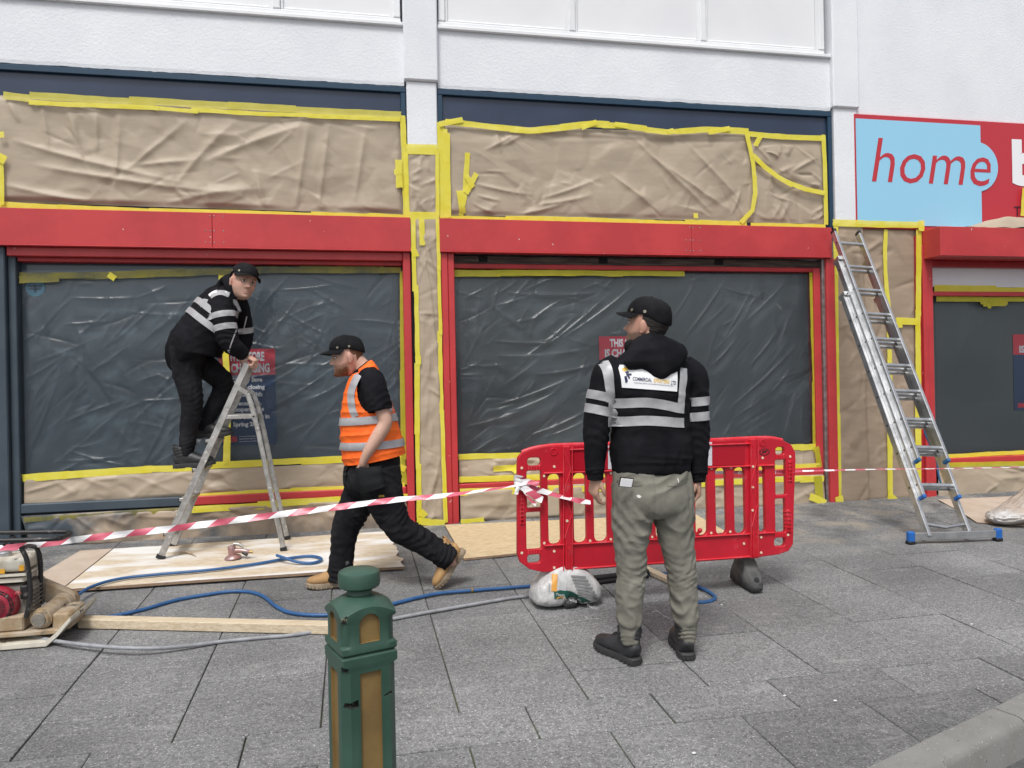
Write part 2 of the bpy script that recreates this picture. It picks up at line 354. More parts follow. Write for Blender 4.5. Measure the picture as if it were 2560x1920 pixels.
_kj = 0.
_sj = float(np.interp(G(2530, 1796).x, _kc[:, 0], _ks)) % .915
for k in range(26):
    s0, s1 = _sj-.915+.915*k+.004, _sj+.915*k-.004
    if s1 > _ks[-1]: break
    V, Fc = [], []; prof = [(.002, -.28), (.002, -.004), (.008, .002), (-.085, .001), (-.103, -.004), (-.116, -.016), (-.124, -.035), (-.132, -.28)]
    for s in np.linspace(max(s0, 0), s1, 5):
        p = Vector((np.interp(s, _ks, _kc[:, 0]), np.interp(s, _ks, _kc[:, 1]))); q = Vector((np.interp(s+.02, _ks, _kc[:, 0]), np.interp(s+.02, _ks, _kc[:, 1])))
        d = (q-p).normalized() if (q-p).length > 1e-6 else _kd; nn = Vector((-d.y, d.x))
        for o_, z in prof: V.append((p.x+nn.x*o_, p.y+nn.y*o_, gz(p.y)+z))
    m_ = len(prof)
    for i in range(4):
        for j in range(m_-1): Fc.append((i*m_+j, i*m_+j+1, (i+1)*m_+j+1, (i+1)*m_+j))
    Fc += [tuple(range(m_))[::-1], tuple(4*m_+j for j in range(m_))]
    sharp(mesh('kerb_stone', V, Fc, 'kerbstone', kerb), 30)

# ---------------------------------------------------------------- the building
bld = thing('shop_building', 'white rendered shop building with red shutter boxes and blue fascias', 'building', (2.3, .3, 0))
B = lambda n, lo, hi, m, bev=.006, par=bld: box(n, lo, hi, m, par, bev)
B('core_wall', (-6.2, .32, -.4), (11, 5, 7.2), 'render_white')
ZS, ZB, ZHT, ZHB, ZRT, ZRB = 4.506, 3.962, 2.755, 2.451, .347, .268
def wall_rough(name, x0, x1, z0, z1, y, parent, m='render_white', jag=.006):   # render panel whose lower edge is trowelled unevenly
    n = int((x1-x0)/.03); V, Fc = [], []
    for i in range(n+1):
        x = x0+(x1-x0)*i/n; j = jag*float(n2(x, 0, 9, 3))+jag*.6*float(n2(x, 0, 31, 5))
        V += [(x, y+.28, z0+j), (x, y, z0+j), (x, y-.004, z0+.03+j), (x, y, z1), (x, y+.28, z1)]
    for i in range(n):
        for k in range(4): Fc.append((i*5+k, (i+1)*5+k, (i+1)*5+k+1, i*5+k+1))
    return mesh(name, V, Fc, m, parent)
P1 = (.507, .814); P2 = (4.81, 5.107)
wall_rough('wall', -6.2, P1[0]+.002, ZB, ZS-.012, .028, bld); wall_rough('wall', P1[1]-.002, P2[0]+.002, ZB, ZS-.012, .028, bld)
wall_rough('wall', P2[1]-.002, 11, 3.925, 7.2, .022, bld, jag=.001)
B('wall', (-6.2, .03, 6.4), (P2[1]-.01, .31, 7.2), 'render_white')
for (x0, x1) in (P1, P2):                        # pilasters: a thicker upper shaft ends in a lip above the lower one
    up = B('pilaster', (x0, -.035, 4.0 if x0 < 1 else 3.985), (x1, .3, 7.2), 'render_white', .012)
    B('pilaster', (x0+.02, -.008, -.2), (x1-.014, .3, 4.0), 'render_white', .01)
B('wall', (P2[1]-.012, .03, -.2), (5.8, .3, 2.82), 'render_white')
# upper windows: frames, sills, mullions and white panels
def upper_window(x0, x1, mull, sillx1):
    fr = thing('upper_window', 'white framed window', None, ((x0+x1)/2, .05, ZS)); del fr['label']; fr.parent = bld; fr.matrix_parent_inverse = Matrix.Translation(-bld.location)
    B('sill', (x0, -.005, ZS-.012), (sillx1, .3, ZS+.022), 'upvc', .005, fr)
    B('frame', (x0+.01, .035, ZS+.022), (x1-.012, .1, ZS+.075), 'upvc', .008, fr)
    B('frame', (x0+.01, .035, 6.33), (x1-.012, .1, 6.39), 'upvc', .008, fr)
    xs = [x0+.045]+mull+[x1-.045]
    for i, x in enumerate(xs):
        hw = .032 if 0 < i < len(xs)-1 else .03
        B('mullion', (x-hw, .03, ZS+.076), (x+hw, .1, 6.33), 'upvc', .008, fr)
        for sgn in (-1, 1):
            if (i == 0 and sgn < 0) or (i == len(xs)-1 and sgn > 0): continue
            B('bead', (x+sgn*(hw+.001), .048, ZS+.077), (x+sgn*(hw+.026), .095, 6.3), 'upvc', .008, fr)
    for a, b in zip(xs[:-1], xs[1:]):
        B('bead', (a+.06, .050, ZS+.0765), (b-.06, .095, ZS+.1), 'upvc', .008, fr)
        B('panel', (a+.02, .07, ZS+.05), (b-.02, .11, 6.35), 'white_panel', .002, fr)
upper_window(-6., P1[0]-.005, [-5.2, -3.75, -2.3, F(690, 10).x], P1[0]-.001)
upper_window(P1[1]+.005, P2[0]-.03, [F(1433, 40).x, F(1762, 60).x], P2[0]-.001)
# dark blue fascias with their teal trims
def fascia(x0, x1):
    f_ = thing('fascia', 'x', None, ((x0+x1)/2, .1, 3)); del f_['label']; f_.parent = bld; f_.matrix_parent_inverse = Matrix.Translation(-bld.location)
    B('board', (x0+.045, .045, ZHT+.012), (x1-.045, .1, ZB-.05), 'fascia_blue', .002, f_)
    B('trim', (x0, .012, ZB-.062), (x1, .2, ZB-.012), 'trim_blue', .004, f_)
    B('trim', (x0, .014, ZHT+.012), (x0+.045, .2, ZB-.063), 'trim_blue', .004, f_); B('trim', (x1-.045, .014, ZHT+.012), (x1, .2, ZB-.063), 'trim_blue', .004, f_)
    B('seal', (x0-.012, .06, ZHT+.01), (x1+.012, .22, ZB-.001), 'black_gap', 0, f_)
    B('gap', (x0, .02, ZHT-.02), (x1, .2, ZHT+.0115), 'black_gap', 0, f_)
fascia(-6, P1[0]+.012); fascia(P1[1]-.008, P2[0]+.008)
# red shutter boxes, posts, rails, panes
HX1 = F(1027, 590, -.07).x; HX2 = F(1099, 590, -.07).x; HX3 = F(2080, 600, -.07).x
def riveted_box(x0, x1, joints, m='red_paint'):
    hb = thing('shutter_box', 'x', None, ((x0+x1)/2, -.05, ZHB)); del hb['label']; hb.parent = bld; hb.matrix_parent_inverse = Matrix.Translation(-bld.location)
    xs = [x0]+joints+[x1]
    for a, b in zip(xs[:-1], xs[1:]): B('cover_panel', (a+.0012, -.07, ZHB+.012), (b-.0012, .1, ZHT), m, .003, hb)
    B('drip_edge', (x0, -.078, ZHB), (x1, .02, ZHB+.0115), m, .003, hb)
    for j in joints:
        for dx in (-.055, -.015, .015, .09):
            for z in (ZHB+.05, ZHB+.15, ZHT-.03):
                if dx == -.055 and z > ZHT-.05: continue
                bm = bmesh.new(); bmesh.ops.create_uvsphere(bm, u_segments=8, v_segments=5, radius=.0062, matrix=Matrix.Translation((j+dx, -.07, z)) @ Matrix.Scale(.5, 4, (0, 1, 0)))
                bmobj('rivet', bm, 'galv', hb, True)
    return hb
riveted_box(-6, HX1, [F(531, 590, -.07).x]); riveted_box(HX2, HX3, [F(1729, 590, -.07).x])
def shopfront(x0, x1, post0, post1, mpost, rail_split=None, m_in='red_paint', pane='pane_dark'):
    s = thing('shop_window', 'x', None, ((x0+x1)/2, .1, 0)); del s['label']; s.parent = bld; s.matrix_parent_inverse = Matrix.Translation(-bld.location)
    B('pane', (x0-.02, .135, ZRT-.02), (x1+.02, .15, ZHB), pane, 0, s)
    B('stall_riser', (x0-.02, .10, -.1), (x1+.02, .16, ZRT-.03), 'grey_paint', .002, s)
    if rail_split:
        B('sill_rail', (x0, -.005, ZRB), (rail_split, .12, ZRT), 'grey_paint', .008, s); B('sill_rail', (rail_split+.001, -.005, ZRB), (x1, .12, ZRT), m_in, .008, s)
    else: B('sill_rail', (x0, -.005, ZRB), (x1, .12, ZRT), m_in, .008, s)
    return s
# left bay
LX0, LX1 = F(44, 900).x, F(1010, 900).x
s1 = shopfront(LX0, LX1, 0, 0, 'grey_paint', F(483, 1250).x)
B('post', (-6, -.03, -.15), (LX0-.07, .2, ZHB-.001), 'grey_paint', .008, s1); B('post', (LX0-.069, .02, -.15), (LX0-.008, .19, ZHB-.001), 'grey_paint', .006, s1)
B('post', (LX1+.005, -.035, -.15), (F(1031, 900, -.035).x, .2, ZHB-.001), 'red_paint', .006, s1)
B('joint_gap', (F(1031, 900, -.035).x+.001, -.014, -.1), (F(1031, 900, -.035).x+.06, .1, ZHB-.002), 'black_gap', 0, s1)
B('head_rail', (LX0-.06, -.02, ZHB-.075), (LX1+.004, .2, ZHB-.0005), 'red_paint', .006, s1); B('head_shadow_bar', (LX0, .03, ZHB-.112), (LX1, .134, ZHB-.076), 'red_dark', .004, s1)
# middle bay
MX0, MX1 = F(1140, 900, -.03).x, F(2053, 900).x
s2 = shopfront(MX0, MX1, 0, 0, 'red_paint', pane='pane_grey')
B('post', (F(1107, 900, -.04).x, -.045, -.1), (F(1124, 900, -.04).x, .2, ZHB-.001), 'red_paint', .006, s2); B('post', (F(1124, 900, -.04).x+.0015, -.035, -.1), (MX0, .2, ZHB-.001), 'red_paint', .006, s2)
B('jamb', (F(2037, 900, .03).x, .02, .1), (F(2053, 900, .03).x, .14, 2.36), 'red_paint', .004, s2)
B('shutter_guide', (F(2058, 900).x, -.01, -.1), (F(2066, 900).x, .13, ZHB-.001), 'galv', .003, s2)
B('post', (F(2070, 900, -.04).x, -.045, -.1), (F(2091, 900, -.04).x, .2, ZHB-.001), 'red_paint', .006, s2)
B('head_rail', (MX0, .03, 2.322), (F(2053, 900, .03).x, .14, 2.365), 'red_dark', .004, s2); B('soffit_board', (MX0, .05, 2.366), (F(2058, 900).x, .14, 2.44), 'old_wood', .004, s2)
for px in (1210, 1512, 1803): B('bracket', (F(px-11, 650).x, .045, 2.385), (F(px+11, 650).x, .06, 2.44), 'black_gap', .002, s2)
# right-hand shop
RX0 = F(2321, 900, -.04).x
s3 = thing('shop_window', 'x', None, (7.5, .1, 0)); del s3['label']; s3.parent = bld; s3.matrix_parent_inverse = Matrix.Translation(-bld.location)
rx = [F(2295, 900, -.03).x, F(2309, 900, -.03).x, F(2322, 900, -.04).x, F(2337, 900, -.04).x]
B('post', (rx[0]+.004, -.02, -.1), (rx[1]-.002, .2, 2.70), 'red_dark', .005, s3); B('post', (rx[1], -.045, -.1), (rx[2]-.001, .2, 2.6), 'red_paint', .005, s3); B('post', (rx[2]+.001, -.035, -.1), (rx[3], .2, 2.6), 'red_paint', .005, s3)
zq = lambda px, py, y=0: F(px, py, y).z
_zb, _zt = zq(2420, 640, -.28), zq(2420, 567, -.28)
hb3 = thing('shutter_box', 'x', None, (8, -.1, 2.5)); del hb3['label']; hb3.parent = bld; hb3.matrix_parent_inverse = Matrix.Translation(-bld.location)
_x0 = F(2351, 600, -.28).x
B('cover_panel', (_x0, -.28, _zb), (11, .02, _zt), 'red_paint', .004, hb3); B('end_flange', (rx[1]+.01, -.05, _zb-.01), (_x0-.001, .02, _zt+.008), 'red_paint', .004, hb3)
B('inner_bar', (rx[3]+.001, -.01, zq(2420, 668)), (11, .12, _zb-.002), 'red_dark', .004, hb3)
B('white_board', (rx[3], .06, zq(2420, 716)), (11, .14, zq(2420, 666)), 'white_panel', .002, s3)
B('mid_rail', (rx[3], .03, zq(2420, 739)), (11, .15, zq(2420, 728)), 'red_paint', .003, s3)
B('pane', (rx[3], .135, .4), (11, .15, zq(2420, 738)), 'pane_grey', 0, s3)
B('sill_rail', (rx[3], -.005, zq(2450, 1162)), (11, .13, zq(2450, 1143)), 'red_paint', .006, s3)
B('stall_riser', (rx[3], .10, -.1), (11, .16, zq(2450, 1170)), 'grey_paint', .002, s3)

# ---------------------------------------------------------------- the light blue and red shop sign
_o = F(2143, 565, -.02)
sg = thing('fascia_sign', 'light blue and red shop sign reading home in red italics', 'sign', (7, -.02, 3.3))
SX0, SX1, SZ0, SZ1 = F(2140, 400, -.03).x, 11.0, F(2300, 566, -.03).z-.03, F(2300, 292, -.03).z
box('border', (SX0, -.012, SZ0), (SX1, .02, SZ1), 'sign_red', sg, .004)
bl0, br0 = F(2144, 450, -.03).x, F(2455, 450, -.03).x
bz0, bz1 = F(2300, 564, -.03).z, F(2300, 304, -.03).z
cc, cr_ = F(2444, 416, -.03), .262
outl = [(bl0, bz0), (br0, bz0)]
_a = math.asin(min(1, (br0-cc.x)/cr_)); 
outl += [(cc.x+cr_*math.sin(t), cc.z-cr_*math.cos(t)) for t in np.linspace(_a, math.pi-_a, 28)]
outl += [(br0, bz1), (bl0, bz1)]
plate('panel', [outl], .006, 'sign_sky', sg, FRONT((0, -.0175, 0)))
text('lettering', 'home', 'sign_red', sg, FRONT((F(2181, 452, -.03).x, -.0225, F(2330, 460, -.03).z)), w=F(2479, 450, -.03).x-F(2181, 450, -.03).x, h=.455, bold=-.004, shear=.2)
text('lettering', 'b', 'sign_white', sg, FRONT((F(2534, 460, -.03).x, -.0165, F(2540, 464, -.03).z)), w=.34, h=.50, bold=.05)
text('lettering', 'T', 'sign_dark', sg, FRONT((F(2538, 540, -.03).x, -.0165, F(2545, 540, -.03).z)), w=.085, h=.105, bold=.0)
# ---------------------------------------------------------------- masking paper, plastic film and tape
class Folds:                                    # a height field of creases over the wall plane (x, z)
    def __init__(s): s.L = []; s.terms = []; s.F = []
    def facets(s, *a, **k): s.F.append(Facets(*a, **k)); return s
    def line(s, x0, z0, x1, z1, amp, wd, curv=0., soft=.5): s.L.append((x0, z0, x1, z1, amp, wd, curv, soft)); return s
    def rand(s, rg, x0, x1, z0, z1, n, ln, ang, asd, amp, wd, curv=.12, soft=.4):
        for _ in range(n):
            cx, cz = rg.uniform(x0, x1), rg.uniform(z0, z1); l = rg.uniform(*ln)/2; a = R_(rg.gauss(ang, asd))
            s.line(cx-l*math.cos(a), cz-l*math.sin(a), cx+l*math.cos(a), cz+l*math.sin(a), rg.uniform(*amp)*rg.choice((1, 1, -1)), rg.uniform(*wd), rg.gauss(0, curv), soft)
        return s
    def noise(s, amp, scale, sx=1., sz=1., seed=0, ridged=False): s.terms.append((amp, scale, sx, sz, seed, ridged)); return s
    def __call__(s, x, z):
        x = np.asarray(x, float); z = np.asarray(z, float); h = np.zeros_like(x)
        for x0, z0, x1, z1, amp, wd, cv, soft in s.L:
            dx, dz = x1-x0, z1-z0; l = math.hypot(dx, dz)+1e-9; ux, uz = dx/l, dz/l
            t = ((x-x0)*ux+(z-z0)*uz)/l; d = -(x-x0)*uz+(z-z0)*ux+cv*l*(t*(1-t))
            m = (t > 0) & (t < 1)
            if not m.any(): continue
            e = np.sin(np.pi*np.clip(t, 0, 1))**.7; wv = wd*(.6+.8*t)
            q = np.abs(d)/wv; p = soft*np.exp(-q*q)+(1-soft)*np.exp(-q*1.3)
            h = h+np.where(m, amp*e*p, 0)
        for amp, sc, sx, sz, seed, rd in s.terms:
            n = n2(x*sx, z*sz, sc, seed); h = h+amp*((1-np.abs(n)*2) if rd else n)
        for q in s.F: h = h+q(x, z)
        return h
class Facets:                                   # crumpled paper: random points joined into flat facets with crisp creases
    def __init__(s, x0, x1, z0, z1, n, amp, seed, cell=.008, aniso=1.):
        from mathutils.geometry import delaunay_2d_cdt
        rg = random.Random(seed); m = .06; pts = [(x0-m, z0-m), (x1+m, z0-m), (x1+m, z1+m), (x0-m, z1+m)]
        cl = [(rg.uniform(x0, x1), rg.uniform(z0, z1)) for _ in range(max(n//9, 3))]
        for k in range(n):
            if k % 2: c = rg.choice(cl); pts.append((min(max(c[0]+rg.gauss(0, .07)*aniso, x0), x1), min(max(c[1]+rg.gauss(0, .06), z0), z1)))
            else: pts.append((rg.uniform(x0, x1), rg.uniform(z0, z1)))
        v, e, f = delaunay_2d_cdt([Vector(p) for p in pts], [], [], 0, 1e-5)[:3]
        v = np.array([tuple(p) for p in v]); h = np.array([rg.uniform(-1, 1)*amp for _ in v]); s.x0, s.z0, s.c = x0-m, z0-m, cell
        s.nx = int((x1-x0+2*m)/cell)+2; s.nz = int((z1-z0+2*m)/cell)+2; s.g = np.zeros((s.nx, s.nz))
        for t in f:
            a, b, c = v[t[0]], v[t[1]], v[t[2]]; d = (b[1]-c[1])*(a[0]-c[0])+(c[0]-b[0])*(a[1]-c[1])
            if abs(d) < 1e-9: continue
            i0, i1 = int((min(a[0], b[0], c[0])-s.x0)/cell), int((max(a[0], b[0], c[0])-s.x0)/cell)+1; j0, j1 = int((min(a[1], b[1], c[1])-s.z0)/cell), int((max(a[1], b[1], c[1])-s.z0)/cell)+1
            I, J = np.meshgrid(np.arange(max(i0, 0), min(i1+1, s.nx)), np.arange(max(j0, 0), min(j1+1, s.nz)), indexing='ij'); X = s.x0+I*cell; Z = s.z0+J*cell
            l1 = ((b[1]-c[1])*(X-c[0])+(c[0]-b[0])*(Z-c[1]))/d; l2 = ((c[1]-a[1])*(X-c[0])+(a[0]-c[0])*(Z-c[1]))/d; l3 = 1-l1-l2; m_ = (l1 >= -1e-6) & (l2 >= -1e-6) & (l3 >= -1e-6)
            s.g[I[m_], J[m_]] = (l1*h[t[0]]+l2*h[t[1]]+l3*h[t[2]])[m_]
    def __call__(s, x, z):
        u = np.clip((x-s.x0)/s.c, 0, s.nx-1.001); w_ = np.clip((z-s.z0)/s.c, 0, s.nz-1.001); i = u.astype(int); j = w_.astype(int); a = u-i; b = w_-j
        return s.g[i, j]*(1-a)*(1-b)+s.g[i+1, j]*a*(1-b)+s.g[i, j+1]*(1-a)*b+s.g[i+1, j+1]*a*b
class Sheet:
    def __init__(s, name, quad, Y, m, parent, folds, res=.012, edge=.05, bias=.004, lift=0., y_of=None, ragged=0.):
        s.q = [F(px, py, Y) for px, py in quad]      # TL TR BR BL
        s.Y, s.folds, s.edge, s.bias, s.y_of, s.ragged = Y, folds, edge, bias, y_of, ragged
        tl, tr, br, bl = [np.array((p.x, p.z)) for p in s.q]
        nu = max(int(max(np.linalg.norm(tr-tl), np.linalg.norm(br-bl))/res), 2); nv = max(int(max(np.linalg.norm(bl-tl), np.linalg.norm(br-tr))/res), 2)
        U, V = np.meshgrid(np.linspace(0, 1, nu+1), np.linspace(0, 1, nv+1))
        P = (tl*(1-U[..., None])+tr*U[..., None])*(1-V[..., None])+(bl*(1-U[..., None])+br*U[..., None])*V[..., None]
        X, Z = P[..., 0], P[..., 1]
        if ragged: Z = Z+ragged*n2(X, Z*0, 14, 2)*np.minimum(V, 1-V).max()*0+ragged*n2(X, Z*0, 11, 4)*(V > .999)
        Yv = s.y(X, Z)
        vv = np.stack([X, Yv, Z], -1).reshape(-1, 3); W = nu+1
        idx = np.arange((nu+1)*(nv+1)).reshape(nv+1, nu+1)
        f = np.stack([idx[:-1, :-1], idx[1:, :-1], idx[1:, 1:], idx[:-1, 1:]], -1).reshape(-1, 4)
        s.o = mesh(name, vv, f, m, parent, True)
    def y(s, x, z):
        x = np.asarray(x, float); z = np.asarray(z, float)
        d = np.full_like(x, 9.); c = [(p.x, p.z) for p in s.q]
        for i in range(4):
            (ax, az), (bx, bz) = c[i], c[(i+1) % 4]; l = math.hypot(bx-ax, bz-az)
            d = np.minimum(d, np.abs((x-ax)*(bz-az)-(z-az)*(bx-ax))/l)
        h = np.maximum(s.folds(x, z)+s.bias, -.004)*sstep(d/s.edge)
        y0 = s.y_of(x) if s.y_of else s.Y
        return y0-h
def tape(pts, wd, Y, parent, m='tape', sheet=None, off=.006, seed=0, name='masking_tape', wob=.004, over=True):
    """a strip of masking tape along pixel points, laid on the wall plane or on a sheet"""
    rg = random.Random(seed+int(pts[0][0]*7+pts[0][1]*3)); Q = [F(px, py, Y) for px, py in pts]
    C = [np.array((p.x, p.z)) for p in Q]; D = []
    for a, b in zip(C[:-1], C[1:]):
        n = max(int(np.linalg.norm(b-a)/.03), 1); D += [a+(b-a)*k/n for k in range(n)]
    D.append(C[-1]); D = np.array(D); T = np.gradient(D, axis=0); T /= np.linalg.norm(T, axis=1)[:, None]+1e-9; N_ = np.stack([-T[:, 1], T[:, 0]], -1)
    V, Fc = [], []; ph = rg.random()*50; yo = rg.uniform(0, .0035)
    for i, (c, n) in enumerate(zip(D, N_)):
        for k in (-1, -.35, .35, 1):
            sk = rg.uniform(-.004, .004) if i in (0, len(D)-1) else 0
            j = wob*float(n2(c[0]*1.+k*.05, c[1]+ph, 7, 1)); p = c+n*(k*wd/2+j)+T[i]*sk
            yy = float(sheet.y(p[0], p[1])) if sheet is not None else Y
            V.append((p[0], yy-off-yo-.0022*float(n2(p[0]*2, p[1]*2+ph, 12, 3)), p[1]))
        if i: 
            for k in range(3): a = (i-1)*4+k; Fc.append((a, a+4, a+5, a+1))
    return mesh(name, V, Fc, m, parent, True)
def tape_run(pts, wd, Y, parent, sheet=None, m='tape', seed=0, lens=(.35, .9), jit=.008, off=.006):
    """a line taped with several overlapping lengths"""
    rg = random.Random(seed+11); C = [Vector((p[0], p[1])) for p in pts]; ds = [0]
    for a, b in zip(C[:-1], C[1:]): ds.append(ds[-1]+(b-a).length)
    def at(s):
        s = min(max(s, 0), ds[-1])
        for i in range(len(C)-1):
            if s <= ds[i+1]+1e-6: return C[i]+(C[i+1]-C[i])*((s-ds[i])/max(ds[i+1]-ds[i], 1e-6))
        return C[-1]
    s = 0.; px_m = 285
    while s < ds[-1]-4:
        l = rg.uniform(*lens)*px_m; e = min(s+l, ds[-1]); k = max(int((e-s)/40), 1)
        if ds[-1]-e < 30: e = ds[-1]
        jy = rg.uniform(-jit, jit)*px_m; jy2 = rg.uniform(-jit, jit)*px_m; q = []
        for i in range(k+1):
            p = at(s+(e-s)*i/k); d = at(s+(e-s)*i/k+2)-at(s+(e-s)*i/k-2); n = Vector((-d.y, d.x)).normalized(); p = p+n*(jy+(jy2-jy)*i/k); q.append((p.x, p.y))
        tape(q, wd*rg.uniform(.88, 1.12), Y, parent, m, sheet, off+rg.uniform(0, .003), seed)
        s = e-rg.uniform(4, 22) if e < ds[-1] else e+1
def paper(label, quad, Y, folds, m='kraft', res=.012, edge=.05, bias=.006, cat='masking paper', name='masking_paper', group=None, y_of=None, ragged=0.):
    c = [F(px, py, Y) for px, py in quad]; t = thing(name, label, cat, (sum(p.x for p in c)/4, Y, min(p.z for p in c)), group)
    s = Sheet('film' if m.startswith('film') else 'paper', quad, Y, m, t, folds, res, edge, bias, y_of=y_of, ragged=ragged); return t, s
def fz(f, pts, ox, oy, sc, amp, wd, curv=0., soft=.5):   # a crease measured in a zoomed picture
    for (a, b, c, d) in pts:
        p, q = F(ox+a/sc, oy+b/sc), F(ox+c/sc, oy+d/sc); f.line(p.x, p.z, q.x, q.z, amp, wd, curv, soft)
# --- big kraft sheet over the left fascia
rg = random.Random(21); f = Folds()
fz(f, [(60, 730, 1000, 960), (180, 860, 1250, 1010), (0, 960, 700, 1090)], 0, 0, 2.087, 0.0275, 0.0413, .06, .3)
fz(f, [(900, 980, 1240, 620), (1050, 850, 1640, 640), (860, 1060, 1400, 980)], 0, 0, 2.087, 0.0245, 0.0454, -.1, .3)
fz(f, [(1540, 1090, 1610, 640), (1380, 1080, 1330, 880), (1660, 1100, 1720, 620), (1850, 1050, 1910, 650)], 0, 0, 2.087, 0.0184, 0.0289, 0., .3)
fz(f, [(250, 780, 210, 520), (420, 800, 350, 560), (500, 800, 500, 560), (600, 1000, 620, 560), (100, 640, 40, 520), (640, 900, 980, 620), (700, 860, 1040, 830)], 0, 0, 2.087, 0.0172, 0.0248, 0., .3)
f.rand(rg, -2.9, .5, 2.8, 3.6, 20, (.10, .4), 20, 60, (.004, .010), (.010, .022), .12, .1).noise(.016, 1.8).facets(-3.3, .6, 2.75, 3.65, 150, .011, 5).facets(-3.3, .6, 2.75, 3.65, 420, .0035, 6)
q = [(4, 240), (1003, 285), (1008, 540), (4, 512)]
tL, shL = paper('large crumpled brown paper sheet taped over the left blue fascia', [(-120, 232), (1003, 290), (1011, 536), (-120, 502)], .03, f, bias=.014)
for k, (a, b) in enumerate([((10, 240), (80, 248)), ((75, 240), (386, 260)), ((325, 252), (600, 268)), ((570, 264), (740, 274)), ((700, 274), (1003, 289))]): tape([a, b], .062, .01, tL, 'tape_over', None, .012, k)
tape_run([(75, 257), (390, 273), (720, 290), (1000, 300)], .036, .01, tL, None, seed=3, off=.016)
tape_run([(-100, 508), (380, 529), (1012, 543)], .05, .008, tL, None, seed=4); tape_run([(1006, 290), (1012, 420), (1012, 545)], .05, .008, tL, None, seed=5); tape([(996, 400), (998, 470)], .06, .0, tL, 'tape', None, .012, 7); tape([(985, 432), (1004, 428)], .05, -.003, tL, 'tape', None, .012, 8)
tape([(2, 330), (4, 345)], .05, -.03, tL); tape([(-4, 392), (16, 402)], .07, -.03, tL); tape([(2, 395), (5, 512)], .04, -.02, tL)
# --- kraft sheets over the middle fascia
rg = random.Random(8); f = Folds()
fz(f, [(1140, 660, 1560, 1060), (1230, 760, 1640, 1040), (1040, 850, 1280, 1040), (1420, 700, 1700, 1000)], 1000, 0, 1.975, 0.0245, 0.0338, .05, .12)
fz(f, [(420, 740, 600, 640), (360, 900, 660, 960), (500, 720, 620, 650), (640, 1010, 960, 960), (500, 760, 470, 640), (690, 980, 1000, 870)], 1000, 0, 1.975, 0.0187, 0.0225, .1, .12)
fz(f, [(360, 1000, 480, 1060), (380, 960, 500, 990), (560, 1060, 820, 1000), (1640, 1060, 1690, 920), (1700, 1070, 1640, 960)], 1000, 0, 1.975, 0.0173, 0.0165, .1, .12)
f.rand(rg, .9, 4.2, 2.85, 3.5, 20, (.10, .45), -20, 55, (.004, .010), (.010, .022), .12, .1).noise(.014, 1.8, 1, 1, 9).facets(.8, 4.3, 2.75, 3.6, 140, .010, 15).facets(.8, 4.3, 2.75, 3.6, 400, .0035, 16)
tM, shM = paper('wide crumpled brown paper sheet taped over the middle blue fascia', [(1112, 312), (1884, 334), (1884, 554), (1112, 538)], .03, f, bias=.012)
tape_run([(1112, 305), (1320, 327), (1380, 322), (1480, 312), (1560, 316), (1665, 331), (1760, 326), (1870, 331)], .058, .006, tM, None, seed=1, off=.012)
for k, pp in enumerate([((1098, 312), (1156, 300)), ((1452, 320), (1491, 306)), ((1536, 312), (1568, 316)), ((1668, 332), (1683, 328)), ((1770, 332), (1823, 322))]): tape(list(pp), .05, -.006, tM, 'tape', None, .014, 40+k)
for k, x in enumerate((1098, 1105, 1112, 1118)): tape([(x, 306+k*9), (x+2, 420+k*22), (x+3, 545)], .045, .004, tM, 'tape', None, .006+.003*k, 60+k)
tape([(1168, 384), (1163, 470), (1152, 540)], .048, .03, tM, 'tape', shM, .008, 71); tape([(1190, 435), (1164, 485)], .05, .03, tM, 'tape', shM, .013, 72); tape([(1148, 478), (1156, 534)], .06, .03, tM, 'tape', shM, .011, 73); tape([(1164, 440), (1182, 470)], .05, .03, tM, 'tape', shM, .016, 74)
tape_run([(1100, 543), (1300, 548), (1700, 556), (1866, 560)], .045, .006, tM, None, seed=6); tape([(1733, 540), (1744, 540)], .05, .0, tM, 'tape', None, .012, 75)
tape_run([(1864, 328), (1876, 380), (1884, 430), (1886, 500), (1876, 535), (1850, 556)], .05, .0, tM, None, seed=7, off=.012)
rg = random.Random(5); f = Folds(); f.rand(rg, 4., 4.8, 3.1, 3.5, 22, (.1, .4), -25, 35, (.008, .02), (.012, .025)).noise(.008, 3, 1, 1, 2).facets(3.9, 4.9, 2.9, 3.6, 70, .012, 25)
tU, shU = paper('small creased paper piece at the upper right of the middle fascia', [(1868, 343), (2058, 350), (2060, 490), (1868, 396)], .022, f, bias=.01, res=.011)
f = Folds(); f.rand(rg, 4., 4.8, 2.8, 3.3, 18, (.15, .4), 25, 40, (.006, .016), (.014, .03)).noise(.008, 3, 1, 1, 6).facets(3.9, 4.9, 2.7, 3.4, 60, .011, 26)
tV, shV = paper('small paper piece at the lower right of the middle fascia', [(1868, 372), (2060, 462), (2062, 560), (1862, 556)], .034, f, bias=.01, res=.012)
tape_run([(1870, 334), (1960, 342), (2060, 345)], .048, .004, tU, None, seed=9); tape_run([(1880, 388), (1925, 432), (1990, 470), (2060, 484)], .05, .0, tU, None, seed=10, off=.014); tape([(1886, 366), (1900, 340)], .05, .004, tU, 'tape', None, .016, 2)
tape_run([(2056, 338), (2060, 450), (2062, 562)], .042, .004, tV, None, seed=11); tape_run([(1876, 560), (2062, 564)], .045, .004, tV, None, seed=12)
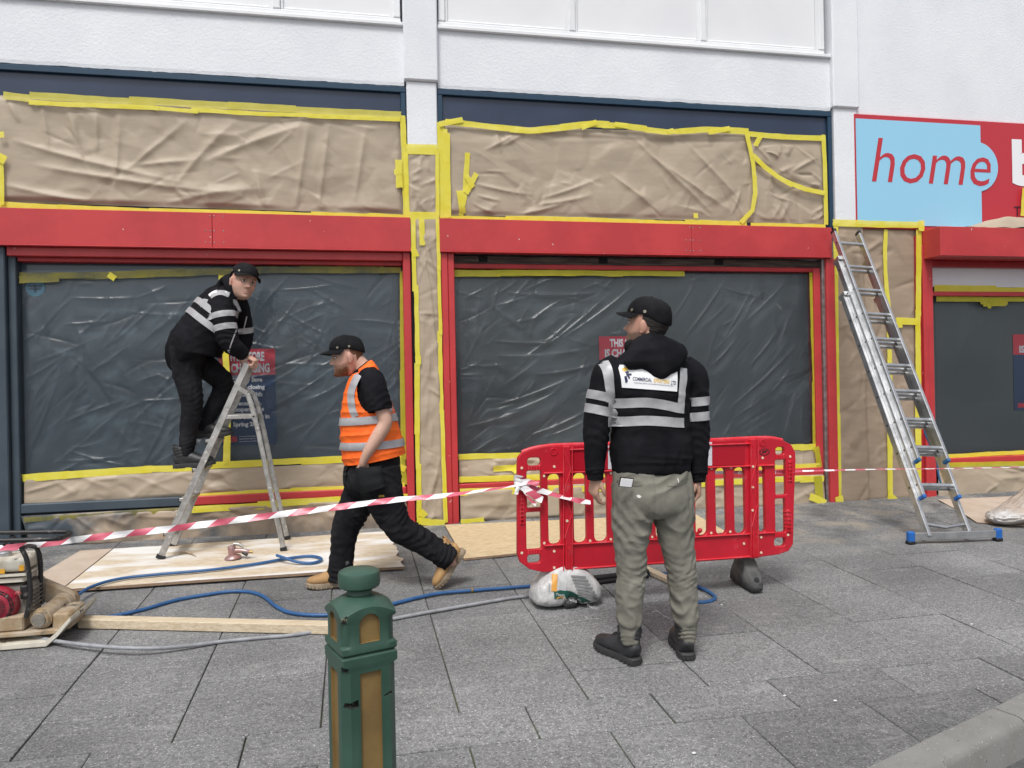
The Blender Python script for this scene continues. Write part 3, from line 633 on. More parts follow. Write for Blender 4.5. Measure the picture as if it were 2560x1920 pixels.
# --- paper on the pilaster between the two shops
rg = random.Random(4); f = Folds(); f.rand(rg, .5, .85, 2.8, 3.3, 20, (.08, .3), 60, 40, (.006, .016), (.01, .022)).facets(.45, .9, 2.7, 3.4, 50, .010, 27)
tP, shP = paper('short crinkled paper piece on the pilaster above the shutter boxes', [(1019, 384), (1091, 384), (1094, 538), (1020, 538)], -.012, f, res=.011, edge=.03)
tape_run([(1016, 372), (1092, 374)], .085, -.012, tP, None, seed=2); tape_run([(1016, 380), (1018, 540)], .035, -.012, tP, None, seed=3); tape_run([(1090, 375), (1095, 540)], .035, -.012, tP, None, seed=4); tape_run([(1012, 540), (1096, 542)], .075, -.014, tP, None, seed=5, off=.012)
f = Folds(); fz(f, [(150, 240, 190, 500), (180, 420, 225, 820), (150, 150, 215, 420), (215, 820, 235, 1000), (180, 1500, 240, 1250)], 980, 500, 1.973, .022, .016)
f.rand(rg, .52, .82, 0, 2.7, 46, (.1, .5), 80, 30, (.005, .014), (.01, .022)).facets(.45, .9, -.1, 2.8, 150, .009, 28)
tQ, shQ = paper('tall narrow brown paper strip covering the pilaster between the shops', [(1038, 548), (1094, 548), (1110, 1306), (1052, 1306)], -.045, f, res=.012, edge=.025, bias=.008)
tape_run([(1034, 548), (1040, 800), (1048, 1306)], .042, -.05, tQ, None, seed=6); tape_run([(1094, 548), (1100, 830), (1112, 1306)], .035, -.05, tQ, None, seed=7); tape([(1054, 548), (1056, 614)], .05, -.05, tQ, 'tape', None, .012, 8); tape([(1030, 618), (1041, 642)], .055, -.05, tQ, 'tape', None, .014, 9); tape([(1044, 890), (1045, 912)], .05, -.05, tQ, 'tape', None, .012, 10)
tape_run([(1046, 1300), (1112, 1306)], .07, -.052, tQ, None, seed=12, off=.012); tape([(1050, 1278), (1064, 1290)], .06, -.05, tQ, 'tape', None, .018, 13)
# --- paper on the right-hand pilaster and the wall beside it
rg = random.Random(14); f = Folds(); fz(f, [(335, 1400, 345, 1640), (380, 1500, 490, 1420), (400, 1640, 490, 1560)], 2000, 0, 2.37, .02, .02)
f.rand(rg, 4.8, 5.9, 0, 2.7, 60, (.15, .6), 75, 40, (.006, .016), (.015, .03)).noise(.012, 2.4, 1.5, .5, 4).facets(4.7, 6, -.1, 2.8, 160, .010, 29)
_px = 5.118
tR, shR = paper('tall brown paper sheet masking the right pilaster and wall behind the aluminium ladder', [(2092, 566), (2294, 570), (2298, 1250), (2094, 1262)], -.02, f, m='kraft_dark', res=.016, bias=.01, y_of=lambda x: np.where(x < _px, -.02, np.where(x < _px+.03, -.02+(x-_px)/.03*.03, .01)))
tape_run([(2080, 556), (2180, 560), (2302, 564)], .062, -.03, tR, None, seed=3, lens=(.4, .9), off=.012); tape([(2300, 552), (2300, 578)], .07, -.03, tR, 'tape', None, .018, 2)
tape_run([(2086, 560), (2090, 900), (2096, 1264)], .062, -.03, tR, None, seed=4); tape_run([(2296, 575), (2293, 900), (2296, 1230)], .065, -.02, tR, None, seed=5, lens=(.5, 1.2))
tape_run([(2213, 575), (2210, 650), (2216, 730), (2222, 780)], .05, -.0, tR, None, seed=6, off=.018); tape_run([(2218, 780), (2222, 1000), (2224, 1240)], .055, -.0, tR, None, seed=7, off=.018); tape([(2238, 802), (2290, 805)], .07, -.01, tR, 'tape', None, .02, 5); tape([(2242, 795), (2246, 820)], .06, -.01, tR, 'tape', None, .024, 6)
tape([(2218, 1236), (2236, 1252)], .07, -.03, tR, 'tape', None, .022, 9); tape([(2094, 1240), (2098, 1268)], .09, -.03, tR, 'tape', None, .02, 9)
# --- plastic film over the three windows
rg = random.Random(31); f = Folds()
Z4 = (0, 500, 2.074)
fz(f, [(130, 1330, 330, 760), (240, 1390, 660, 1040), (60, 1300, 170, 700), (100, 1380, 260, 1000), (440, 900, 640, 760), (390, 700, 560, 560), (520, 770, 700, 560), (540, 760, 830, 500), (330, 500, 720, 500), (720, 1390, 880, 1060), (740, 1390, 940, 1150), (770, 1390, 1010, 1230), (260, 1360, 640, 1330), (300, 1290, 660, 1390), (480, 860, 600, 820), (340, 910, 400, 820), (320, 1120, 430, 910), (400, 1120, 480, 1040), (600, 1190, 660, 1270), (700, 1040, 940, 1030), (800, 1000, 900, 880), (310, 640, 560, 620), (700, 500, 860, 440)], *Z4, .015, .010, .08, .1)
fz(f, [(1290, 780, 1420, 600), (1330, 760, 1560, 480), (1300, 1000, 1700, 760), (1360, 1100, 1800, 820), (1420, 460, 1750, 430), (1450, 560, 1700, 700), (1600, 900, 1900, 700), (1560, 420, 1800, 560)], *Z4, .014, .010, .1, .1)
f.rand(rg, -2.7, .5, .5, 2.2, 190, (.1, .6), 48, 36, (.005, .016), (.011, .018), .15, .12).noise(.012, 1.3).noise(.004, 5, 1, 1, 3, True)
tF, shF = paper('creased clear plastic film over the left shop window', [(46, 676), (1004, 672), (1004, 1150), (52, 1202)], .085, f, m='film', res=.0082, edge=.06, bias=.006, cat='plastic film', name='plastic_film')
tape_run([(50, 690), (240, 688), (420, 684), (640, 676), (1002, 676)], .06, .075, tF, None, m='tape_spray', seed=1, off=.01); tape([(50, 700), (150, 696)], .06, .07, tF, 'tape_spray', None, .014, 2); tape([(130, 690), (236, 688)], .05, .07, tF, 'tape_spray', None, .016, 3); tape([(272, 686), (290, 698)], .05, .07, tF, 'tape', None, .016, 4)
tape_run([(58, 1194), (300, 1178), (600, 1160), (860, 1148), (1004, 1144)], .058, .07, tF, None, seed=3, off=.012); tape_run([(1004, 680), (1012, 1150)], .055, .07, tF, None, m='tape_green', seed=4, off=.012)
tape_run([(556, 680), (560, 830), (570, 1000), (567, 1160)], .055, .085, tF, shF, seed=8, off=.008)
rg = random.Random(44); f = Folds(); Z5 = (1080, 560, 2.127)
fz(f, [(480, 720, 780, 480), (500, 720, 960, 360), (640, 640, 1110, 300), (330, 430, 500, 560), (340, 620, 720, 620), (350, 700, 860, 660), (340, 740, 400, 780), (360, 330, 330, 460), (700, 400, 530, 520), (400, 360, 900, 360), (190, 1080, 560, 960), (520, 1130, 860, 980), (600, 1140, 880, 1020), (420, 1000, 700, 880), (330, 970, 780, 800), (560, 800, 900, 740)], *Z5, .022, .015, .12, .12)
fz(f, [(1360, 600, 1580, 280), (1560, 620, 1740, 290), (1680, 520, 1900, 300), (1560, 1140, 1610, 1060), (1500, 760, 1640, 600), (1700, 760, 1860, 560), (1600, 980, 1960, 640), (1880, 1160, 1960, 860), (1550, 330, 1790, 390), (180, 380, 200, 700), (270, 330, 240, 640), (1820, 900, 1930, 760)], *Z5, .017, .013, .08, .12)
f.rand(rg, .95, 2.6, .6, 2.3, 80, (.12, .6), 38, 25, (.005, .016), (.011, .019), .15, .14).rand(rg, 2.6, 4.6, .6, 2.3, 60, (.12, .6), 58, 22, (.005, .014), (.011, .018), .12, .12).noise(.014, 1.2, 1, 1, 7).noise(.004, 5, 1, 1, 3, True)
tG, shG = paper('rippled clear plastic film over the middle shop window', [(1136, 678), (2038, 677), (2036, 1122), (1146, 1142)], .075, f, m='film', res=.0082, edge=.05, bias=.006, cat='plastic film', name='plastic_film')
tape_run([(1134, 683), (1400, 683), (1710, 684)], .055, .06, tG, None, m='tape_green', seed=3, off=.012); tape([(1250, 682), (1440, 684)], .05, .055, tG, 'tape_green', None, .014, 4)
tape_run([(2026, 680), (2032, 900), (2037, 1130)], .05, .06, tG, None, m='tape_green', seed=5, off=.012)
tape_run([(1146, 1140), (1300, 1136), (1700, 1124), (2040, 1116)], .055, .06, tG, None, seed=6, off=.014)
rg = random.Random(51); f = Folds(); f.rand(rg, 6, 8.5, .5, 1.3, 40, (.2, .8), 12, 14, (.002, .005), (.008, .013), .15, .1).rand(rg, 6, 8.5, 1.2, 2, 20, (.15, .5), 65, 12, (.002, .005), (.008, .013), .15, .1).noise(.01, 1.3, 1, 1, 17)
tH, shH = paper('smooth clear plastic film over the right-hand shop window', [(2338, 742), (2760, 740), (2770, 1128), (2346, 1148)], .085, f, m='film_clear', res=.014, edge=.06, cat='plastic film', name='plastic_film')
tape_run([(2338, 747), (2560, 748), (2750, 748)], .05, .07, tH, None, m='tape_green', seed=3, off=.012)
for k, (a, b) in enumerate([((2448, 756), (2516, 757)), ((2455, 762), (2512, 760)), ((2466, 766), (2474, 766)), ((2470, 753), (2500, 752))]): tape([a, b], .045, .07, tH, 'tape_green', None, .014+.002*k, 80+k)
tape_run([(2346, 1141), (2480, 1134), (2700, 1126)], .045, .07, tH, None, seed=7, off=.014)
tW = thing('masking_tape', 'flat yellow tape strip under the white board at far right', 'tape', F(2450, 722, .055)); tape([(2334, 721), (2490, 722)], .07, .055, tW, 'tape', None, .004, 1); tape([(2480, 724), (2760, 726)], .05, .055, tW, 'tape', None, .003, 2)
# --- kraft strips below the films and skirts down to the pavement
def crinkle(seed, x0, x1, z0, z1, n=40, ang=10, seedn=0, big=.014):
    r = random.Random(seed); return Folds().rand(r, x0, x1, z0, z1, n, (.15, .7), ang, 28, (.005, .016), (.014, .035)).noise(big, 2.6, 1, 1.5, seedn).facets(x0-.2, x1+.3, z0-.2, z1+.15, 150, .009, seed+50)
tA, shA = paper('brown paper strip below the film of the left window', [(60, 1196), (1006, 1150), (1012, 1214), (60, 1262)], .06, crinkle(2, -2.7, .5, .35, .65), m='kraft_spray' if 0 else 'kraft', edge=.03)
tape_run([(480, 1242), (700, 1228), (1012, 1212)], .05, .03, tA, None, seed=2, off=.012); tape_run([(1004, 1150), (1010, 1212)], .06, .04, tA, None, m='tape_green', seed=3, off=.012); tape_run([(1000, 1170), (1014, 1172)], .06, .04, tA, None, seed=4, off=.016)
tB, shB = paper('grey-sprayed paper and film skirt below the left window sill', [(52, 1290), (1016, 1238), (1024, 1330), (80, 1372)], -.012, crinkle(3, -2.7, .5, 0, .3, 50, 8, 5, .03), m='kraft_spray', edge=.03, bias=.02, ragged=.01)
tape_run([(60, 1300), (480, 1272)], .04, -.02, tB, None, m='tape_spray', seed=5); tape_run([(480, 1272), (860, 1250), (1018, 1242)], .06, -.02, tB, None, seed=6, off=.01)
tape_run([(560, 1356), (760, 1344), (1026, 1330)], .055, -.05, tB, None, seed=7, off=.01); tape_run([(60, 1394), (220, 1384)], .07, -.06, tB, None, m='tape_green', seed=8)
tC, shC = paper('brown paper strip below the film of the middle window', [(1148, 1146), (2036, 1124), (2046, 1166), (1148, 1206)], .05, crinkle(7, .9, 4.6, .35, .6, 40, 15, 8), edge=.03, res=.012)
tape_run([(1148, 1198), (1500, 1186), (2048, 1164)], .05, .03, tC, None, seed=9, off=.012); tape([(1232, 1172), (1300, 1168)], .055, .05, tC, 'tape', shC, .01, 4); tape([(1280, 1180), (1296, 1160)], .05, .05, tC, 'tape', shC, .014, 5); tape_run([(2040, 1116), (2047, 1168)], .06, .03, tC, None, m='tape_green', seed=10, off=.013)
tD, shD = paper('brown paper skirt hanging below the middle window sill', [(1150, 1222), (2058, 1186), (2064, 1262), (1152, 1306)], -.014, crinkle(11, .9, 4.7, 0, .27, 44, 8, 11, .022), edge=.03, bias=.016, ragged=.008)
tape_run([(1150, 1232), (1400, 1224), (1700, 1210), (2058, 1194)], .062, -.02, tD, None, seed=11, off=.01); tape_run([(2044, 1190), (2050, 1262)], .10, -.02, tD, None, m='tape_green', seed=12, off=.014); tape_run([(1152, 1304), (1210, 1302)], .05, -.05, tD, None, seed=13); tape_run([(1700, 1282), (2060, 1264)], .035, -.05, tD, None, seed=14); tape([(2022, 1240), (2062, 1258)], .07, -.04, tD, 'tape', None, .016, 15)
tE, shE = paper('brown paper skirt below the right-hand shop window', [(2346, 1166), (2760, 1150), (2770, 1236), (2346, 1250)], -.014, crinkle(17, 5.9, 8, 0, .3, 26, 0, 15, .022), m='kraft', edge=.03, bias=.016)
tape_run([(2346, 1164), (2560, 1160), (2750, 1152)], .05, -.02, tE, None, m='tape_green', seed=15, off=.01)
# --- loose paper folded over the shutter box of the right-hand shop
_zt2 = _zt+.003
lp = thing('loose_paper', 'loose folded brown paper lying on the right-hand shutter box', 'paper', (7.2, -.15, _zt2))
V, Fc = [], []; nu, nv = 60, 14
xa, xb = F(2400, 560, -.2).x, F(2720, 540, -.2).x
for j in range(nv+1):
    for i in range(nu+1):
        u, v = i/nu, j/nv; x = xa+(xb-xa)*u+.06*v*(1-v)
        env = math.sin(math.pi*min(u*1.1, 1))**.8; hgt = .20*env*math.exp(-((u-.5)/.3)**2)+.05*env
        V.append((x, -.27+.25*v+.02*math.sin(9*u), _zt2+.002+hgt*math.sin(math.pi*min(v*1.25, 1))**.8*(.75+.25*math.sin(7*u+3*v))+.012*float(n2(u*9, v*5, 1.3, 4))*env))
for j in range(nv):
    for i in range(nu): a = j*(nu+1)+i; Fc.append((a, a+1, a+nu+2, a+nu+1))
mesh('paper', V, Fc, 'kraft', lp, True)
yt = thing('masking_tape', 'yellow tape strip hanging over the red half of the shop sign', 'tape', F(2556, 500, -.04)); tape([(2562, 470), (2556, 540)], .06, -.04, yt, 'tape', None, .004, 1)

# ---------------------------------------------------------------- posters and stickers on the glass
def poster(label, pxl, pxr, pyt, pyb, pysplit, head, lines, foot, y=.128, align='LEFT', group=None):
    a, b = F(pxl, pyt, y), F(pxr, pyb, y); zs = F((pxl+pxr)/2, pysplit, y).z; w_ = b.x-a.x
    p = thing('poster', label, 'poster', (a.x, y, b.z))
    box('header', (a.x, y-.0015, zs), (b.x, y+.0045, a.z), 'poster_red', p, 0); box('sheet', (a.x, y-.0015, b.z), (b.x, y+.0045, zs-.0005), 'poster_blue', p, 0)
    hh = (a.z-zs)
    for k, s in enumerate(head): text('lettering', s, 'poster_white', p, FRONT(((a.x+b.x)/2, y-.004, a.z-hh*(.47+.44*k))), w=w_*(.62 if k == 0 else .8), h=hh*.36, bold=.045, align='CENTER')
    n = len(lines); H = zs-b.z
    for k, s in enumerate(lines):
        if s: text('lettering', s, 'poster_white', p, FRONT(((a.x+b.x)/2, y-.004, zs-H*(.115+.106*k))), h=H*(.066 if not any(c in s for c in 'gpyQ') else .084), bold=.05, align='CENTER')
    box('badge', (a.x+w_*.06, y-.004, b.z+H*.05), (a.x+w_*.3, y-.002, b.z+H*.13), 'poster_red', p, 0)
    for k, s in enumerate(foot): text('lettering', s, 'poster_white', p, FRONT((a.x+w_*.34, y-.004, b.z+H*(.115-.036*k))), h=H*.018, bold=.006)
LN = ['Quality Save', 'will be closing', 'Sunday 24th', 'December.', 'Reopening as', 'Home Bargains in', 'Spring 2024.']
poster('red and blue closing notice behind the worker on the step ladder', 545, 692, 873, 1110, 938, ['THIS STORE', 'IS CHANGING'], LN, ['Your nearest Home Bargains store is:', 'Snipe Retail Park, Snipe Way', 'Ashton-under-Lyne OL7 0DN (5.5 miles)'])
poster('red and blue closing notice behind the man in the black hoodie', 1497, 1640, 841, 1062, 898, ['THIS STORE', 'IS CHANGING'], LN, ['Your nearest store is:', 'Snipe Retail Park'])
poster('red and blue closing notice in the right-hand shop window', 2532, 2680, 836, 1022, 886, ['THIS STORE', 'IS CHANGING'], ['This', 'store will close', 'on Sunday', '', 'Reopening as', 'Home Bargains', 'in Spring 2024.'], ['Your nearest store is:'])
st = thing('window_sticker', 'round pale blue bee sticker at the top left of the left window', 'sticker', F(88, 720, .13))
c = F(88, 719, .13); lathe('disc', [(.075, 0), (.075, .003)], 'sticker_blue', st, 32, FRONT((c.x, .132, c.z)))
for dx, dz, a_, b_ in ((0, .018, .012, .014), (0, -.004, .015, .02), (0, -.028, .011, .016), (-.03, .012, .028, .011), (.03, .012, .028, .011), (-.026, -.012, .022, .009), (.026, -.012, .022, .009)):
    plate('bee_mark', [[(c.x+dx+a_*math.cos(t), c.z+dz+b_*math.sin(t)) for t in np.linspace(0, 2*math.pi, 16, endpoint=False)]], .001, 'sticker_ink', st, FRONT((0, .1275, 0)))
for lab, px, py, py2 in (('narrow pale sticker strip at the right edge of the left window', 999, 802, 868), ('narrow pale sticker strip at the right edge of the middle window', 2026, 795, 863)):
    a = F(px-5, py, .128); b = F(px+6, py2, .128); s_ = thing('window_sticker', lab, 'sticker', (a.x, .128, b.z)); box('strip', (a.x, .126, b.z), (b.x, .1345, a.z), 'sticker_pale', s_, 0)
    for k in range(4):
        z = b.z+(a.z-b.z)*(.1+.22*k); box('pictogram', (a.x+.006, .1245, z), (b.x-.006, .1255, z+(a.z-b.z)*.12), 'sticker_ink', s_, 0)
# ---------------------------------------------------------------- object materials
mat('alu', (.58, .59, .60), .33, metal=.85, col2=(.42, .43, .44), scale=9, detail=6, rvar=.1)
mat('alu_old', (.55, .54, .52), .42, metal=.7, col2=(.38, .37, .35), scale=16, detail=6, speck=[((.75, .73, .68), 30, .66, .7)])
mat('black_plastic', (.012, .012, .013), .5); mat('blue_plastic', (.015, .12, .42), .4); mat('blue_rope', (.03, .13, .28), .7)
mat('barrier_red', (.54, .012, .030), .38, col2=(.45, .010, .024), scale=5, detail=6, rvar=.1, speck=[((.62, .10, .11), 9, .66, .85)])
mat('barrier_rib', (.64, .02, .035), .35, col2=(.66, .10, .12), scale=12, lo=.45, hi=.8)
mat('reflect_red', (.40, .008, .022), .25); mat('reflect_white', (.66, .66, .70), .4, col2=(.55, .55, .6), scale=120); mat('dot', (.75, .62, .45), .5)
mat('rubber', (.055, .055, .057), .75, col2=(.10, .098, .095), scale=14, bump=.3)
mat('bag_grey', (.56, .555, .55), .36, col2=(.40, .395, .39), scale=9, detail=6, rvar=.08, bump=.35, bscale=26, bdist=.02)
mat('bag_green', (.010, .075, .055), .4); mat('bag_orange', (.62, .30, .05), .45); mat('bag_white', (.55, .56, .56), .45, col2=(.42, .42, .42), scale=8); mat('bag_ink', (.20, .20, .20), .5)
def _chip(N, L, out, tc, P):
    sc = N('ShaderNodeTexNoise'); sc.inputs['Scale'].default_value = 9; sc.inputs['Detail'].default_value = 6; L.new(tc.outputs['Object'], sc.inputs['Vector'])
    r3 = N('ShaderNodeMapRange'); r3.inputs[1].default_value = .68; r3.inputs[2].default_value = .70; L.new(sc.outputs[0], r3.inputs[0])
    m2 = N('ShaderNodeMix', data_type='RGBA'); L.new(r3.outputs[0], m2.inputs[0]); L.new(out, m2.inputs[6]); m2.inputs[7].default_value = (.022, .040, .034, 1); return m2.outputs[2]
mat('bollard_green', (.027, .068, .049), .42, col2=(.037, .086, .062), scale=4, detail=7, rvar=.1, extra=_chip, bump=.06, bscale=40)
mat('bollard_gold', (.215, .140, .048), .5, col2=(.165, .105, .038), scale=6, bump=.05); mat('chip_dark', (.012, .016, .014), .9, col2=(.45, .42, .3), scale=40, lo=.55, hi=.7)
mat('osb', (.62, .53, .41), .8, col2=(.46, .36, .24), scale=16, detail=5, stretch=(1., 3.6, 1), lo=.4, hi=.68, bump=.3, bscale=40, speck=[((.72, .71, .69), 1.6, .46, .62)])
mat('osb_yellow', (.62, .49, .31), .8, col2=(.43, .31, .17), scale=16, detail=5, stretch=(1., 4, 1), lo=.4, hi=.7, bump=.3, bscale=40)
mat('ply_edge', (.33, .23, .15), .85, col2=(.2, .13, .09), scale=30, stretch=(1, 1, 12)); mat('hardboard', (.52, .43, .35), .75, col2=(.46, .37, .29), scale=4)
mat('white_overspray', (.72, .72, .72), .8)
mat('pine', (.62, .53, .39), .7, col2=(.50, .40, .27), scale=6, stretch=(.8, 14, 14), bump=.1)
mat('hose_blue', (.022, .085, .22), .45, col2=(.03, .11, .27), scale=14, rvar=.1); mat('hose_grey', (.30, .31, .33), .5, col2=(.22, .225, .24), scale=18); mat('brass', (.35, .25, .09), .4, metal=.8)
mat('tape_white', (.78, .77, .78), .35, trans=.2); mat('tape_pink', (.60, .13, .19), .35, col2=(.54, .09, .14), scale=5)
mat('dusty_tan', (.30, .215, .125), .85, col2=(.44, .38, .30), scale=10, detail=6, lo=.4, hi=.7, bump=.3, bscale=40, speck=[((.10, .085, .07), 14, .64, .75)])
mat('dusty_white', (.62, .59, .50), .6, col2=(.40, .34, .26), scale=7, detail=6, lo=.5, hi=.75, speck=[((.12, .1, .08), 20, .68, .72)])
mat('dusty_red', (.30, .012, .035), .45, col2=(.34, .22, .17), scale=9, detail=6, lo=.5, hi=.8); mat('dusty_black', (.015, .015, .016), .5, col2=(.20, .18, .16), scale=24, detail=5, lo=.58, hi=.75)
mat('dusty_grey', (.25, .23, .20), .7, col2=(.15, .14, .12), scale=12, bump=.3); mat('label_orange', (.75, .38, .03), .5)
mat('sander', (.35, .28, .28), .35, metal=.5, col2=(.42, .22, .20), scale=14); mat('sack', (.50, .49, .48), .35, col2=(.40, .33, .27), scale=3.5, lo=.42, hi=.62, rvar=.05)
mat('chalk', (.62, .62, .61), .9)

# ---------------------------------------------------------------- boards on the ground
def board(name, label, pts, th, m, h0=.004, edge='ply_edge', ragged=None, lift=None, cat='board'):
    Q = [G(px, py, h0+th) for px, py in pts]; n = len(Q); R2 = []
    for i in range(n):
        a, b = Q[i], Q[(i+1) % n]
        if ragged == i:
            k = 26
            for j in range(k):
                t = j/k; p = a.lerp(b, t); nrm = Vector((b.y-a.y, a.x-b.x, 0)).normalized(); w_ = 0 if j == 0 else .045*float(n2(t*6, 0, 2.2, 8))+.022*float(n2(t*20, 0, 2.2, 2))-.01
                R2.append(p+nrm*w_)
        else:
            for j in range(6): R2.append(a.lerp(b, j/6))
    t_ = thing(name, label, cat, sum(Q, Vector())/n-Vector((0, 0, th)))
    top = [Vector((p.x, p.y, gz(p.y)+h0+th+.004*float(n2(p.x, p.y, 2.3, 6))+.002)) for p in R2]; bot = [p-Vector((0, 0, th)) for p in top]; m_ = len(top)
    mesh('face', top, [tuple(range(m_))], m, t_); 
    V = [p-Vector((0, 0, .0006)) for p in top]+bot; mesh('edge', V, [(i, i+m_, (i+1) % m_+m_, (i+1) % m_) for i in range(m_)], edge, t_)
    return t_, top
bL, tpL = board('chipboard_sheet', 'pale splattered strand board lying under the step ladder', [(156, 1474), (1013, 1416), (975, 1328), (284, 1372)], .018, 'osb', .012, ragged=1)
board('hardboard_strip', 'plain brown hardboard sheet beside the strand board and compactor', [(80, 1448), (152, 1474), (281, 1372), (200, 1377)], .008, 'hardboard', .006)
board('chipboard_sheet', 'yellow strand board lying behind the red barrier', [(1160, 1397), (1818, 1331), (1735, 1284), (1112, 1313)], .016, 'osb_yellow', .004)
board('hardboard_strip', 'brown hardboard sheet on the ground behind the aluminium ladder', [(2442, 1306), (2640, 1322), (2660, 1236), (2345, 1249), (2392, 1274)], .006, 'hardboard', .004)
def spill(parent, pts, m, h, name='paint_mark'):
    mesh(name, [G(px, py, h) for px, py in pts], [tuple(range(len(pts)))], m, parent)
scr = thing('paper_scrap', 'small dark curled scrap lying on the strand board', 'scrap', G(466, 1385, .04))
tube('curl', [G(448, 1386, .034), G(452, 1381, .045), G(462, 1379, .05), G(474, 1382, .045), G(490, 1391, .034)], [.004, .008, .009, .008, .003], 'dusty_tan', scr, 8)
bt = thing('timber_batten', 'long planed timber batten lying in front of the hoses', 'timber', G(500, 1580, 0))
a, b = G(194, 1573, 0), G(842, 1589, 0); d = (b-a).normalized(); nn = Vector((-d.y, d.x, 0)).normalized(); sl_ = Vector((0, GS*.07, 0))
box('beam', (0, 0, 0), ((b-a).length, .075, .052), 'pine', bt, .003, axes(d, nn+Vector((0, 0, GS*nn.y)), Vector((0, 0, 1)), a+Vector((0, 0, .004))))
b2 = thing('timber_offcut', 'short timber offcut lying behind the man in the black hoodie', 'timber', G(1640, 1450, 0))
a, b = G(1602, 1428, .004), G(1700, 1474, .004); d = (b-a).normalized(); nn = Vector((-d.y, d.x, 0)).normalized()
box('beam', (0, 0, 0), ((b-a).length, .06, .03), 'pine', b2, .003, axes(d, nn, Vector((0, 0, 1)), a))
# ---------------------------------------------------------------- hoses
Z1 = lambda l, h: [G(x/1.728, 1240+y/1.728, h if not isinstance(h, (list, tuple)) else h[i]) for i, (x, y) in enumerate(l)]
h1 = thing('air_hose', 'blue air hose looping over the strand board to the sander', 'hose', G(420, 1440))
tube('hose', Z1([(300, 460), (330, 432), (400, 390), (520, 357), (700, 337), (900, 320), (1100, 294), (1210, 275), (1320, 260), (1372, 264), (1388, 276), (1350, 289), (1290, 286), (1230, 268), (1195, 256)], [.05, .05, .05, .05, .05, .05, .047, .047, .047, .047, .047, .047, .052, .075, .085]), .0105, 'hose_blue', h1, 12, 8)
h2 = thing('air_hose', 'long blue air hose crossing the slabs behind the bollard', 'hose', G(900, 1500))
p2 = Z1([(330, 520), (400, 524), (480, 520), (620, 490), (760, 450), (900, 425), (1000, 412), (1080, 415), (1140, 435), (1190, 475), (1250, 503), (1340, 514), (1440, 512), (1580, 490), (1700, 465), (1800, 440), (1900, 420), (2040, 408), (2212, 395)], .012)
p2 += [G(px, py, .012) for px, py in ((1340, 1464), (1440, 1452), (1560, 1441), (1640, 1434), (1675, 1438), (1742, 1465), (1779, 1484), (1787, 1496), (1770, 1504), (1735, 1506), (1700, 1502))]
tube('hose', p2, .0115, 'hose_blue', h2, 12, 8)
c = p2[17]; d = (p2[18]-p2[17]).normalized(); bar('hose_clip', c-d*.012, c+d*.012, .032, .032, 'brass', h2, bev=.01)
h3 = thing('grey_hose', 'pale grey hose running under the timber batten', 'hose', G(500, 1620))
p3 = Z1([(-150, 540), (0, 575), (120, 603), (250, 628), (380, 644), (500, 654), (620, 658), (720, 655), (830, 645), (950, 630), (1100, 615), (1270, 600), (1450, 570), (1600, 548), (1700, 530), (1850, 502), (2050, 467), (2212, 440)], [.02, .02, .02, .03, .04, .045, .04, .03, .02, .012, .012, .012, .012, .012, .012, .012, .012, .012])
p3 += [G(1325, 1489, .012), G(1420, 1470, .012)]
tube('hose', p3, .0105, 'hose_grey', h3, 12, 8)
bp = thing('left_barrier_foot', 'two short black pipes lying behind the bag of aggregate', 'pipe', G(1540, 1440))  # stands for the barrier's left rubber foot, simplified to two tubes
tube('pipe', [G(1440, 1452, .03), G(1530, 1441, .03), G(1620, 1430, .03)], .022, 'black_plastic', bp, 12, 3); tube('pipe', [G(1452, 1462, .016), G(1540, 1450, .016), G(1620, 1440, .016)], .014, 'black_plastic', bp, 12, 3)
# ---------------------------------------------------------------- air sander on the board
sd_ = G(590, 1397, .032); sd = thing('air_sander', 'small dusty air sander standing on the strand board', 'sander', sd_)
lathe('pad', [(.055, .0), (.062, .006), (.060, .014), (.048, .026), (.03, .034)], 'sander', sd, 28, Matrix.Translation(sd_+Vector((-.02, 0, 0))) @ Matrix.Rotation(R_(-6), 4, 'Y'))
lathe('motor', [(.026, .03), (.03, .045), (.03, .085), (.024, .1), (.008, .104)], 'sander', sd, 24, Matrix.Translation(sd_+Vector((-.02, 0, 0))) @ Matrix.Rotation(R_(-6), 4, 'Y'))
tube('handle', [sd_+Vector((-.02, 0, .06)), sd_+Vector((.03, -.01, .062)), sd_+Vector((.075, -.02, .056)), sd_+Vector((.10, -.025, .05))], [.02, .018, .016, .012], 'sander', sd, 14, 5)
tube('lever', [sd_+Vector((-.015, 0, .112)), sd_+Vector((.02, -.005, .108)), sd_+Vector((.06, -.015, .088))], [.012, .013, .01], 'alu_old', sd, 10, 5)
tube('exhaust', [sd_+Vector((.05, -.02, .05)), sd_+Vector((.085, -.035, .03))], .011, 'black_plastic', sd, 12, 2); tube('coupling', [sd_+Vector((.09, -.024, .052)), sd_+Vector((.125, -.03, .048))], .009, 'brass', sd, 12, 2)

